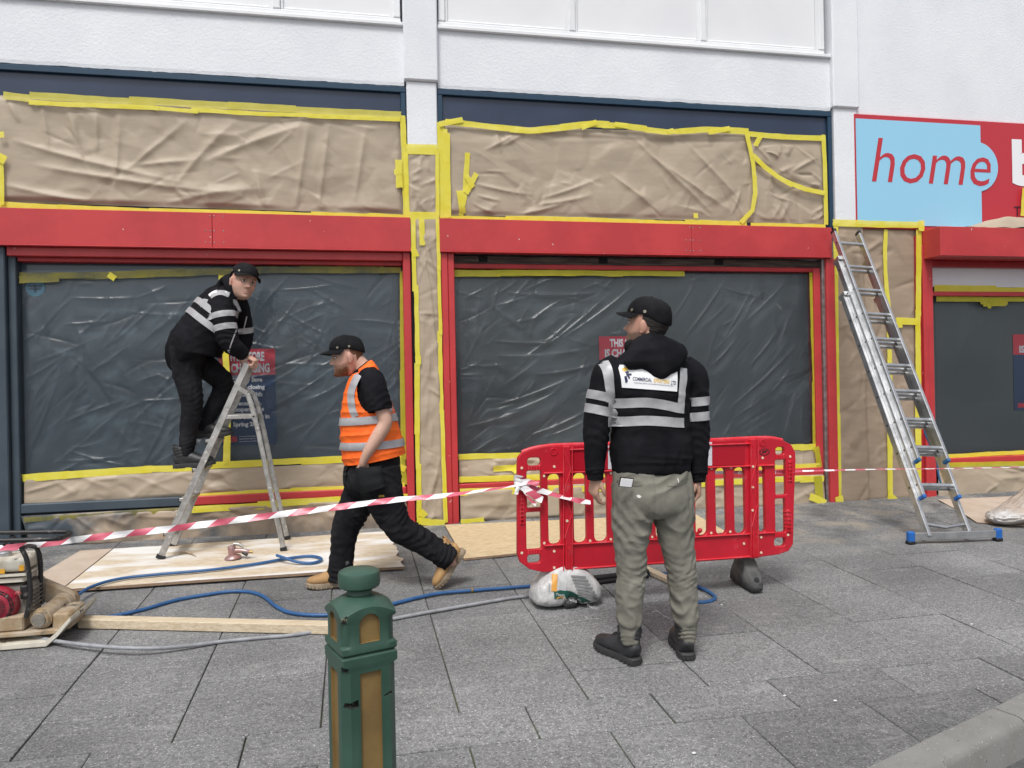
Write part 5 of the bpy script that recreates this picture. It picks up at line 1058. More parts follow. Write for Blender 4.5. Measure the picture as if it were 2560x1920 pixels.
# clear rubble sack
sk = thing('rubble_sack', 'cloudy plastic rubble sack slumped beside the aluminium ladder', 'sack', G(2520, 1330)); V, Fc = sphere_grid(90, 60)
SO = G(2530, 1312); x, y, z = V[:, 0], V[:, 1], V[:, 2]
zz = (z*.5+.5); X = np.sign(x)*np.abs(x)**.8*.27+.17*zz*(zz > 0); Yk = y*.17; Zk = zz**.85*(.14+.20*sstep((x+.5)/1.1))
nz_ = 1-2*np.abs(pnoise(np.stack([x*3.2, y*3.2+4, z*3.2], -1))); nz3 = pnoise(np.stack([x*7, y*7+4, z*7], -1)); k_ = 1+.14*nz_*sstep(zz*2)+.05*nz3
mesh('sack', np.stack([X*k_+SO.x, Yk*k_+SO.y, Zk*k_+gz(SO.y)+.003], -1), Fc, 'sack', sk, True)
SO2 = G(2590, 1290); 
# ---------------------------------------------------------------- plate compactor at the left edge
YC = -2.40
C6 = lambda x, y, Y=YC: F(x/4.367, 1280+y/4.367, Y)
pc = thing('plate_compactor', 'muddy petrol plate compactor with white tank and red engine cover', 'compactor', G(40, 1600))
g0 = gz(YC)+.004
bm = bmesh.new(); xs = [C6(0, 1500).x-.5, C6(520, 1470).x, C6(640, 1380).x, C6(860, 1120, YC+.1).x]; zs_ = [g0, g0, g0+.05, C6(860, 1120, YC+.1).z]
prof = list(zip(xs, zs_)); th = .022; top = [(x-.006, z+th) for x, z in prof]; loop = prof+top[::-1]
A_ = [bm.verts.new((x, YC-.02, z)) for x, z in loop]; B_ = [bm.verts.new((x, YC+.42, z)) for x, z in loop]; n = len(loop); bm.faces.new(A_); bm.faces.new(B_[::-1])
for i in range(n): j = (i+1) % n; bm.faces.new((A_[i], B_[i], B_[j], A_[j]))
bmesh.ops.bevel(bm, geom=list(bm.edges), offset=.004, segments=2, affect='EDGES'); bmobj('base_plate', bm, 'dusty_white', pc)
a = C6(-60, 1300); box('deck', (a.x-.4, YC+.03, g0+.05), (C6(620, 1300).x, YC+.38, g0+.075), 'dusty_tan', pc, .006); box('deck_block', (a.x-.4, YC+.05, g0+.076), (C6(215, 1200).x, YC+.3, C6(0, 1180).z), 'dusty_tan', pc, .008)
p0, p1 = C6(440, 1170, YC+.06), C6(690, 985, YC+.30); ad = (p1-p0).normalized(); ux = ad.cross(Vector((0, 0, 1))).normalized(); uy = ux.cross(ad).normalized() if False else ad.cross(ux).normalized()
ln = (p1-p0).length; MX = axes(ux, ad.cross(ux), ad, p0)
lathe('exciter', [(.040, -.012), (.046, -.010), (.052, .004), (.058, .006), (.058, .022), (.051, .026), (.051, ln-.03), (.058, ln-.026), (.058, ln)], 'dusty_tan', pc, 28, MX); lathe('exciter_cap', [(.034, -.022), (.036, -.012)], 'dusty_grey', pc, 22, MX)
for k in range(5): t = 2*math.pi*k/5+.4; lathe('bolt', [(.007, -.002), (.007, .006)], 'dusty_grey', pc, 8, MX @ Matrix.Translation((.047*math.cos(t), .047*math.sin(t), -.006)))
q = MX @ Vector((0, .053, ln*.45)); 
box('bracket', (C6(560, 1250, YC+.05).x, YC+.06, g0+.06), (C6(760, 1250, YC+.05).x, YC+.30, C6(600, 1110, YC+.06).z), 'dusty_tan', pc, .01)
e1, e0 = C6(730, 965, YC+.34), C6(300, 730, YC+.34); dd = (e0-e1).normalized(); pr = Vector((-dd.z, 0, dd.x)); pr = pr if pr.z > 0 else -pr; r1, r0 = .062, .035
lp_ = [(e0.x+pr.x*r0, e0.z+pr.z*r0)]+[(e1.x+r1*math.cos(t), e1.z+r1*math.sin(t)) for t in np.linspace(math.atan2(pr.z, pr.x), math.atan2(pr.z, pr.x)-math.pi, 14)]+[(e0.x-pr.x*r0, e0.z-pr.z*r0)]
plate('belt_guard', [lp_], .07, 'dusty_tan', pc, FRONT((0, YC+.34, 0)), .01)
T_ = lambda name, pts, r, m='dusty_black', Y=YC: tube(name, [C6(x, y, Y+dy) for x, y, dy in pts], r, m, pc, 10, 5)
T_('frame_tube', [(235, 400, .04), (285, 500, .04), (312, 640, .04), (335, 880, .04), (310, 1040, .04), (285, 1150, .04)], .0125); T_('frame_tube', [(395, 380, .26), (432, 480, .26), (445, 620, .26), (440, 850, .26), (428, 1010, .26)], .0125)
T_('frame_tube', [(235, 400, .04), (310, 372, .14), (395, 380, .26)], .0125)
T_('handle', [(-300, 232, .3), (0, 226, .3), (400, 220, .3), (680, 216, .3), (755, 222, .28), (765, 245, .22), (700, 275, .12), (620, 292, .04), (400, 302, .02), (0, 312, .02), (-300, 318, .02)], .0125); T_('handle_stay', [(40, 360, .05), (110, 300, .1), (160, 280, .16), (200, 330, .2)], .008)
def rbox(name, x0, y0, x1, y1, d0, d1, bev, m): a, b = C6(x0, y1, YC+d0), C6(x1, y0, YC+d0); return sharp(box(name, (a.x, YC+d0, a.z), (b.x, YC+d1, b.z), m, pc, bev, None, 4), 40)
rbox('fuel_tank', -350, 505, 282, 690, .10, .34, .03, 'dusty_white'); rbox('tank_lip', -355, 680, 286, 722, .092, .345, .008, 'dusty_white'); rbox('tank_base', -340, 722, 262, 795, .105, .33, .02, 'dusty_white')
p_ = C6(50, 545, YC+.2); lathe('tank_cap', [(.036, -.01), (.036, .016), (.03, .022), (.01, .024)], 'alu', pc, 22, Matrix.Translation((p_.x, p_.y, C6(50, 508, YC+.1).z)))
p_ = C6(15, 650, YC+.098); box('warning_label', (p_.x-.02, YC+.097, p_.z-.012), (p_.x+.016, YC+.102, p_.z+.012), 'label_orange', pc, 0); p_ = C6(235, 610, YC+.098); box('warning_label', (p_.x-.012, YC+.0965, p_.z-.016), (p_.x+.012, YC+.102, p_.z+.014), 'label_orange', pc, 0)
rbox('engine_block', -260, 790, 330, 1160, .12, .34, .02, 'dusty_grey'); rbox('carburettor', 215, 800, 300, 960, .1, .2, .012, 'dusty_black')
for k in range(6): rbox('cooling_fin', 300, 830+k*46, 372, 846+k*46, .14, .33, .003, 'dusty_grey')
p_ = C6(-5, 1010, YC+.12); RM = FRONT((p_.x, YC+.12, p_.z))
lathe('recoil_cover', [(.104, .0), (.102, .02), (.09, .05), (.07, .066), (.045, .072), (.012, .074)], 'dusty_red', pc, 40, RM)
for k in range(26):
    t = 2*math.pi*k/26
    for r0_, r1_, hz in ((.03, .056, .0705), ):
        m4 = RM @ Matrix.Rotation(t, 4, 'Z'); box('cooling_slot', (r0_, -.0022, hz-.002), (r1_, .0022, hz+.003), 'black_plastic', pc, 0, m4)
for rr_, hz in ((.078, .0625), (.087, .055)):
    for k in range(18):
        t = 2*math.pi*(k+.3)/18
        if k % 5 == 4: continue
        box('cooling_slot', (rr_-.003, -.011, hz-.004), (rr_+.002, .011, hz+.003), 'black_plastic', pc, 0, RM @ Matrix.Rotation(t, 4, 'Z'))
for t in (.75, 2.3, 3.9, 5.5): lathe('bolt', [(.007, .0), (.006, .008)], 'dusty_grey', pc, 10, RM @ Matrix.Translation((.083*math.cos(t), .083*math.sin(t), .058)))
T_('starter_grip', [(170, 900, .08), (200, 880, .07), (215, 900, .07)], .01, 'dusty_red')
# ---------------------------------------------------------------- litter and marks on the slabs
def chalk(label, runs):
    c_ = thing('chalk_mark', label, 'paint mark', G(*runs[0][0])); rr = random.Random(int(runs[0][0][0]))
    for run in runs:
        C = catmull([G(px, py, .0035) for px, py in run], 8)
        for i in range(len(C)-1):
            if rr.random() < .25: continue
            a, b = Vector(C[i]), Vector(C[i+1]); d = (b-a); n_ = Vector((-d.y, d.x, 0)).normalized()*rr.uniform(.001, .006)
            for k in range(3):
                o_ = n_*rr.uniform(-1.6, 1.6); s_ = d*rr.uniform(-.2, .4); mesh('streak', [a+o_-n_*.3+s_, b+o_-n_*.2, b+o_+n_*.25, a+o_+n_*.3+s_], [(0, 1, 2, 3)], 'chalk', c_)
chalk('broken white chalk line on the slabs left of the boots', [[(1363, 1572), (1400, 1562), (1440, 1553), (1470, 1547), (1498, 1546)], [(1462, 1540), (1470, 1547)]])
chalk('broken white chalk line on the slabs between the boots', [[(1612, 1535), (1630, 1532), (1642, 1527), (1660, 1540), (1684, 1550)], [(1640, 1524), (1646, 1530)]])
rgp = random.Random(9)
for lab, px, py, r in (('small white pebble on the slabs near the kerb', 2088, 1753, .008), ('flat pale pebble on the front row of slabs', 1961, 1740, .007), ('pale pebble on the slabs below the boots', 1735, 1884, .008), ('tiny pale stone right of the boots', 2429, 1561, .007), ('tiny pale stone by the blue hose', 1804, 1512, .006)):
    p_ = G(px, py, .003); bm = bmesh.new(); bmesh.ops.create_icosphere(bm, subdivisions=2, radius=r, matrix=Matrix.Translation(p_+Vector((0, 0, r*.3))) @ Matrix.Diagonal((1.2, .9, .5, 1)))
    for v in bm.verts: v.co += Vector((rgp.gauss(0, r*.06), rgp.gauss(0, r*.06), 0))
    tag(bmobj('pebble', bm, 'chalk', None, True), lab, 'pebble', 'pebbles scattered on the slabs')
# ---------------------------------------------------------------- people: continuous bodies with clothes as children
mat('skin', (.5, .3, .22), .58, attr=True, sss=.06, col2=None, bump=.08, bscale=220)
mat('hair_dark', (.018, .014, .012), .8, bump=.6, bscale=240); mat('hair_ginger', (.17, .075, .035), .8, bump=.6, bscale=240, col2=(.10, .045, .022), scale=70)
mat('eye_white', (.6, .58, .56), .2); mat('iris', (.04, .045, .05), .15); mat('brow', (.06, .035, .025), .9)
mat('black_knit', (.0065, .0068, .0090), .9, spec=.12, col2=(.012, .012, .015), scale=6, bump=.25, bscale=420, bdist=.002); mat('black_cap', (.0065, .0065, .008), .85, spec=.15, bump=.3, bscale=380, bdist=.002, col2=(.014, .014, .016), scale=7)
mat('black_denim', (.009, .009, .011), .88, spec=.15, col2=(.022, .022, .024), scale=5, detail=6, lo=.45, hi=.7, bump=.25, bscale=420, bdist=.002, speck=[((.12, .12, .12), 16, .74, .77)])
mat('khaki', (.212, .206, .172), .8, spec=.25, col2=(.172, .167, .138), scale=5, detail=6, bump=.2, bscale=420, bdist=.002)
mat('hivis', (1.0, .17, .012), .7, col2=(.92, .13, .010), scale=5, bump=.15, bscale=300, bdist=.002); mat('silver_tape', (.40, .40, .415), .38, col2=(.33, .33, .345), scale=12, spec=.6)
mat('fleece', (.19, .19, .20), .95, bump=.6, bscale=160); mat('boot_black', (.018, .019, .021), .5, col2=(.032, .033, .035), scale=14, bump=.2, bscale=60); mat('sole_black', (.03, .03, .031), .7)
mat('boot_tan', (.42, .25, .105), .75, col2=(.33, .19, .08), scale=8, detail=6, bump=.2, bscale=90); mat('sole_tan', (.30, .24, .17), .8, col2=(.2, .15, .1), scale=12); mat('lace', (.02, .02, .02), .8); mat('lace_tan', (.2, .1, .04), .8)
mat('patch_white', (.80, .81, .82), .6); mat('logo_navy', (.012, .016, .07), .6); mat('logo_gold', (.78, .50, .06), .6); mat('phone_white', (.85, .86, .87), .2); mat('phone_case', (.03, .018, .015), .4); mat('pocket_black', (.013, .014, .015), .85, spec=.2, bump=.2, bscale=300)
mat('gold_text', (.55, .36, .05), .6); mat('metal_eyelet', (.28, .26, .2), .4, metal=.6); mat('paint_fleck', (.62, .62, .60), .8)

def loft(chain, side, M=40, sub=7, fold=None, e=2.0):
    """closed tube through (centre, rx, ry) rings; rx runs along `side`"""
    C = catmull([c[0] for c in chain], sub); R = catmull([(c[1], c[2], 0) for c in chain], sub); R = np.maximum(R, .004)
    T, U, W = frames(C, side); s = np.concatenate([[0], np.cumsum(np.linalg.norm(np.diff(C, axis=0), axis=1))]); V, Fc = [], []
    th = np.linspace(0, 2*np.pi, M, endpoint=False); ct, st = np.cos(th), np.sin(th)
    cs = np.sign(ct)*np.abs(ct)**(2/e); sn = np.sign(st)*np.abs(st)**(2/e)
    for i in range(len(C)):
        k = fold(s[i]/s[-1], s[i], th) if fold else 0
        V.append(C[i]+np.outer(cs*(R[i, 0]+k), U[i])+np.outer(sn*(R[i, 1]+k), W[i]))
    V = np.concatenate(V); n = len(C)
    for i in range(n-1):
        for q in range(M): q2 = (q+1) % M; Fc.append((i*M+q, i*M+q2, (i+1)*M+q2, (i+1)*M+q))
    V = np.concatenate([V, C[:1], C[-1:]]); a, b = len(V)-2, len(V)-1
    for q in range(M): q2 = (q+1) % M; Fc.append((a, q2, q)); Fc.append((b, (n-1)*M+q, (n-1)*M+q2))
    return V, Fc
def ball(c, r, mtx=None, nu=20, nv=14):
    V, Fc = sphere_grid(nu, nv); V = V*np.array(r); V = np.array([tuple((mtx @ Vector(v)) if mtx is not None else v) for v in V])+np.array(c); return V, Fc
def merge(parts):
    V, Fc, o = [], [], 0
    for v, f in parts: V.append(np.asarray(v)); Fc += [tuple(i+o for i in q) for q in f]; o += len(v)
    return np.concatenate(V), Fc
def remesh(parts, voxel, smooth=2, fac=.5):
    v, f = merge(parts); t = mesh('t', v, f); md = t.modifiers.new('r', 'REMESH'); md.mode = 'VOXEL'; md.voxel_size = voxel
    if smooth: ms = t.modifiers.new('s', 'SMOOTH'); ms.factor = fac; ms.iterations = smooth
    me = bpy.data.meshes.new_from_object(t.evaluated_get(bpy.context.evaluated_depsgraph_get())); bpy.data.objects.remove(t); return me
def verts_of(me): a = np.empty(len(me.vertices)*3); me.vertices.foreach_get('co', a); return a.reshape(-1, 3)
def norms_of(me): a = np.empty(len(me.vertices)*3); me.vertices.foreach_get('normal', a); return a.reshape(-1, 3)
def cloth(me, amp=.004, scale=9, stretch=(1, 1, 1), seed=0, ridge=.5, fine=.0012):
    v = verts_of(me); n = norms_of(me); p = v*np.array(stretch)*scale+seed*3.7; warp = np.stack([pnoise(p*.6+5), pnoise(p*.6+11), pnoise(p*.6+23)], -1)
    q = p+warp*.8; a = pnoise(q); b = 1-2*np.abs(pnoise(q*1.7+40)); h = amp*((1-ridge)*a+ridge*(b-.3))+fine*pnoise(v*38+seed)
    v = v+n*h[:, None]; me.vertices.foreach_set('co', v.ravel()); me.update(); return me
def tree_of(me): return BVHTree.FromPolygons([v.co[:] for v in me.vertices], [p.vertices[:] for p in me.polygons])
def smooth_obj(name, me, m, parent): return obj(name, me, m, parent, True)
def folds(spec, seed=0):
    """spec: list of (t centre, spread, amplitude, waves per metre, lean)"""
    rg = random.Random(seed); ph = [rg.uniform(0, 6.28) for _ in spec]; ph2 = [rg.uniform(0, 6.28) for _ in spec]
    def fn(t, s, th):
        h = np.zeros_like(th)
        for (c, sp, am, wv, ln), p, p2 in zip(spec, ph, ph2):
            e = math.exp(-((t-c)/sp)**2); w_ = np.sin(s*wv*2*np.pi+ln*np.cos(th+p)+p2+.8*np.sin(2*th+p)); h = h+am*e*(1-1.5*np.abs(w_)**.8+.25)*(.6+.4*np.cos(th+p2))
        return h
    return fn
def band(tree, c, n, wd, name, m, parent, arc=(0, 360), N=90, off=.0035, rmax=.6, rows=4, ref=(0, 0, 1), wave=.0, droop=None):
    """a strip running round an axis n through c, pressed on the garment"""
    n = Vector(n).normalized(); u = Vector(ref); u = (u-n*u.dot(n)).normalized(); v = n.cross(u); V, Fc = [], []; last = None; ok = []
    for i in range(N+1):
        t = R_(arc[0]+(arc[1]-arc[0])*i/N); d = u*math.cos(t)+v*math.sin(t); dz = droop(t) if droop else 0
        for k in range(rows):
            q = Vector(c)+n*(wd*(k/(rows-1)-.5)+wave*math.sin(5*t)+dz); h = tree.ray_cast(q+d*rmax, -d)
            ok.append(h[0] is not None); V.append((h[0]+d*off) if h[0] else q)
    for i in range(N):
        for k in range(rows-1):
            a = i*rows+k
            if all(ok[j] for j in (a, a+1, a+rows, a+rows+1)): Fc.append((a, a+rows, a+rows+1, a+1))
    return mesh(name, V, Fc, m, parent, True)
# head in its own frame: x right, y forward, z up, origin between the ears at eye height
def head_parts(wide=1.):
    zs = [-.122, -.118, -.108, -.095, -.08, -.065, -.05, -.035, -.02, 0, .02, .04, .06, .08, .1, .112, .118]
    W = [.012, .028, .042, .052, .060, .065, .069, .072, .0745, .0765, .0775, .077, .074, .067, .051, .03, .008]
    Fr = [.060, .078, .085, .086, .084, .083, .083, .083, .084, .083, .088, .091, .088, .079, .06, .036, .01]
    Bk = [.01, .02, .034, .05, .062, .07, .077, .083, .09, .097, .102, .104, .102, .094, .074, .048, .014]
    nz, M = 70, 72; V = []
    for z in np.linspace(-.122, .118, nz):
        w_, f_, b_ = (np.interp(z, zs, q) for q in (W, Fr, Bk))
        for k in range(M):
            t = 2*math.pi*k/M; sx, cy = math.sin(t), math.cos(t); x = w_*wide*math.copysign(abs(sx)**.92, sx); y = (f_ if cy > 0 else b_)*math.copysign(abs(cy)**(.88 if cy > 0 else 1), cy)
            if cy > 0:
                g = lambda cx, cz, sx_, sz_: math.exp(-((x-cx)/sx_)**2-((z-cz)/sz_)**2)
                nb = math.exp(-(x/.0125)**2)*float(np.interp(z, [-.05, -.044, -.036, -.028, 0, .018], [0, .014, .031, .027, .010, 0])); nb += .009*(g(-.013, -.037, .009, .009)+g(.013, -.037, .009, .009))
                br_ = .006*(g(-.03, .02, .022, .009)+g(.03, .02, .022, .009)); ey = -.011*(g(-.032, .0, .017, .012)+g(.032, .0, .017, .012)); ck = .005*(g(-.045, -.028, .02, .02)+g(.045, -.028, .02, .02))
                lp_ = .006*g(0, -.066, .02, .005)+.007*g(0, -.078, .018, .006)-.004*g(0, -.0718, .024, .0025); ch = .007*g(0, -.105, .02, .014)-.003*g(0, -.09, .02, .006)
                y += nb+br_+ey+ck+lp_+ch
            V.append((x, y, z))
    Fc = [(j*M+i, j*M+(i+1) % M, (j+1)*M+(i+1) % M, (j+1)*M+i) for j in range(nz-1) for i in range(M)]
    V = np.array(V); a = len(V); V = np.concatenate([V, [[0, .02, -.124], [0, 0, .1185]]])
    for i in range(M): Fc.append((a, (i+1) % M, i)); Fc.append((a+1, (nz-1)*M+i, (nz-1)*M+(i+1) % M))
    ears = []
    for s in (-1, 1):
        r = Matrix.Rotation(s*R_(-22), 4, 'Z') @ Matrix.Rotation(R_(-10), 4, 'X'); e1 = ball((s*.079*wide, -.012, -.012), (.010, .019, .032), r, 18, 12); e2 = ball((s*.080*wide, -.008, -.036), (.008, .011, .012), r, 12, 8); ears += [e1, e2]
    return (V, Fc), ears
def skin_colour(me, mtx, base, beard=None, stub=0., hand=None):
    v = verts_of(me); inv = np.array(mtx.inverted()); L = v@inv[:3, :3].T+inv[:3, 3]; x, y, z = L.T; c = np.tile(np.array(base), (len(v), 1)); hd = (np.abs(z) < .16) & (np.abs(x) < .12) & (np.abs(y) < .15)
    g = lambda cx, cz, sx, sz: np.exp(-((x-cx)/sx)**2-((z-cz)/sz)**2)*(y > .03)*hd
    def mixc(w_, col):
        nonlocal c; c = c*(1-w_[:, None])+np.array(col)*w_[:, None]
    mixc(.35*(g(-.045, -.03, .025, .02)+g(.045, -.03, .025, .02)+g(0, -.035, .016, .012)), (.55, .24, .18)); mixc(.65*g(0, -.072, .021, .0085), (.36, .13, .11))
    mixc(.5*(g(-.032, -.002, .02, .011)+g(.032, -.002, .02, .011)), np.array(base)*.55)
    if beard: mixc(beard[1]*hd*sstep((-z-.040+.35*np.clip(.05-y, 0, .06))/.02)*sstep((y+.012)/.02)*(1-.9*g(0, -.072, .022, .008))*(.8+.2*pnoise(v*150)), beard[0])
    if stub: mixc(stub*hd*sstep((-z-.035)/.03)*(y > -.02)*(1-.8*g(0, -.072, .022, .008)), np.array(base)*.42)
    mixc(.4*hd*(np.abs(x) > .072)*(np.abs(z+.015) < .05), (.50, .22, .17))
    c = c*(1+.06*pnoise(v*60))[:, None]
    a = me.color_attributes.new('Col', 'FLOAT_COLOR', 'POINT'); a.data.foreach_set('color', np.concatenate([np.clip(c, 0, 1), np.ones((len(v), 1))], 1).ravel())
def head_shell(mtx, pred, off, m, name, parent, jag=.004, wide=1.):
    (V, Fc), _ = head_parts(wide); P = V[:-2]; keep = [q for q in Fc if len(q) == 4 and all(pred(*P[i]) for i in q)]
    used = sorted({i for q in keep for i in q}); mp = {o: k for k, o in enumerate(used)}; cnt = {}
    for q in keep:
        for i in q: cnt[i] = cnt.get(i, 0)+1
    out = []
    for i in used:
        p = Vector(P[i]); n = Vector((p.x, p.y*.8, p.z*.35)).normalized(); o = off*(.25 if cnt[i] < 4 else 1)+(jag*float(pnoise(np.array(P[i])*120)) if cnt[i] == 4 else 0); out.append(mtx @ (p+n*o))
    return mesh(name, out, [tuple(mp[i] for i in q) for q in keep], m, parent, True)
def cap_on(mtx, parent, brim_len=.075, eyelets=True, droop=0.):
    cp = thing('cap', 'x', None, mtx.translation); del cp['label']; cp.parent = parent; cp.matrix_parent_inverse = Matrix.Translation(-parent.location)
    M, V, Fc = 56, [], []; rows = [(.044, 1.0), (.05, 1.025), (.062, 1.02), (.08, .975), (.101, .87), (.119, .68), (.130, .43), (.134, .16)]
    for z, k in rows:
        for i in range(M):
            t = 2*math.pi*i/M; s, c = math.sin(t), math.cos(t); f_, b_ = .101*k, .114*k; seam = 1-.012*math.exp(-((((t/(math.pi/3)) % 1)-.5)*2)**2*-0)*0
            zz = z-(.034 if c < 0 else 0)*(-c)*(1 if z < .055 else .75 if z < .07 else .4 if z < .09 else .1); V.append(mtx @ Vector((.087*k*s, (f_ if c > 0 else b_)*c, zz+.001*math.sin(6*t))))
    n = len(rows)
    for j in range(n-1):
        for i in range(M): Fc.append((j*M+i, j*M+(i+1) % M, (j+1)*M+(i+1) % M, (j+1)*M+i))
    Fc.append(tuple((n-1)*M+i for i in range(M))); mesh('crown', V, Fc, 'black_cap', cp, True)
    V, Fc = [], []; nu, nv = 24, 8
    for sgn, dz in ((1, .0), (-1, -.004)):
        for j in range(nv+1):
            for i in range(nu+1):
                t = R_(-78+156*i/nu); r = j/nv; L_ = brim_len*math.cos(t*.9)**.7 if abs(t*.9) < 1.57 else 0
                x = (.088+.006*r)*math.sin(t); y = .100*math.cos(t)+L_*r; z = .050+dz-.016*(x/.088)**2*(.4+.6*r)-(.012+droop)*r; V.append(mtx @ Vector((x, y, z)))
    o2 = (nu+1)*(nv+1)
    for j in range(nv):
        for i in range(nu): a = j*(nu+1)+i; Fc.append((a, a+1, a+nu+2, a+nu+1)); Fc.append((o2+a, o2+a+nu+1, o2+a+nu+2, o2+a+1))
    for i in range(nu): a = nv*(nu+1)+i; Fc.append((a, a+1, o2+a+1, o2+a))
    mesh('brim', V, Fc, 'black_cap', cp, True)
    bm = bmesh.new(); bmesh.ops.create_uvsphere(bm, u_segments=10, v_segments=6, radius=.007, matrix=mtx @ Matrix.Translation((0, 0, .134)) @ Matrix.Diagonal((1, 1, .5, 1))); bmobj('button', bm, 'black_cap', cp, True)
    if eyelets:
        for sx in (-1, 1):
            for ang in (55, 95):
                t = R_(ang)*sx; d = Vector((math.sin(t), math.cos(t), .15)).normalized(); p = Vector((.0895*math.sin(t), (.1025 if math.cos(t) > 0 else .1155)*math.cos(t), .058))
                q = d.to_track_quat('Z', 'Y').to_matrix().to_4x4(); lathe('eyelet', [(.0075, 0), (.0075, .0025), (.004, .0028), (.0035, .001)], 'metal_eyelet', cp, 12, mtx @ Matrix.Translation(p) @ q)
    return cp
def eyes_on(mtx, parent, wide=1.):
    for s in (-1, 1):
        c = mtx @ Vector((s*.032, .0725, .0)); e_ = thing('eye', 'x', None, c); del e_['label']; e_.parent = parent; e_.matrix_parent_inverse = Matrix.Translation(-parent.location)
        v, f = ball((0, 0, 0), (.0135, .0085, .0075)); mesh('eyeball', [mtx @ (Vector(p)+Vector((s*.032, .0735, 0))) for p in v], f, 'eye_white', e_, True)
        v, f = ball((0, 0, 0), (.0066, .003, .0068), None, 14, 10); mesh('iris', [mtx @ (Vector(p)+Vector((s*.032+.002, .0805, 0))) for p in v], f, 'iris', e_, True)
        v, f = tube_geo([mtx @ Vector((s*q, .0905-.35*max(0, q-.02)-.004, .0175+.004*math.sin((q-.012)*60))) for q in (.012, .022, .034, .046)], [.003, .0052, .0046, .0018], 8, 4); mesh('eyebrow', v, f, 'brow', e_, True)
        v, f = tube_geo([mtx @ Vector((s*q, .0835-.25*max(0, q-.024), .0072-.35*abs(q-.032)**1.2)) for q in (.018, .026, .034, .044, .048)], .0022, 6, 3); mesh('eyelid', v, f, 'skin_lid', e_, True)
mat('skin_lid', (.20, .10, .07), .6)
# hand in its own frame: y along the fingers, x towards the thumb side (for sx = 1), z back of the hand up
def hand_parts(mtx, sx=1, curl=.5, spread=1., thumb=.5, scale=1.):
    out = []; P = lambda x, y, z: mtx @ Vector((x*sx*scale, y*scale, z*scale)); side = (mtx.to_3x3() @ Vector((1, 0, 0)))[:]
    out.append(loft([(P(0, -.03, 0), .026, .020), (P(0, .0, 0), .030, .019), (P(.002, .04, .0), .040, .0175), (P(0, .08, 0), .041, .0155), (P(-.002, .095, -.003), .036, .011)], side, 24, 4))
    for k, (fx, ln, yb) in enumerate(((.031, .072, .085), (.0105, .08, .09), (-.010, .074, .087), (-.030, .058, .078))):
        a = curl*(1+.12*k); pts = []; y, z, ang = yb-.012, -.001, 0.; x = fx
        seg = [.012, ln*.48, ln*.30, ln*.22]; pts.append((P(x, y, z), .0098, .0095)); turns = [a*.35, a*.55, a*.75, a*.55]
        for i, (l, tn) in enumerate(zip(seg, turns)):
            ang += tn; y += l*math.cos(ang); z -= l*math.sin(ang); x += (fx*.10*spread)*l/ln; pts.append((P(x, y, z), (.0098, .0092, .0084, .0068)[i], (.0095, .009, .0082, .0062)[i]))
        out.append(loft(pts, side, 14, 4))
    tb = thumb; pts = [(P(.022, .008, -.004), .014, .014), (P(.038, .032, -.012-.01*tb), .0125, .0125), (P(.052-.008*tb, .058, -.02-.018*tb), .0108, .0105), (P(.056-.018*tb, .082, -.026-.03*tb), .0085, .0078), (P(.056-.022*tb, .09, -.028-.034*tb), .005, .005)]
    out.append(loft(pts, side, 14, 4)); return out
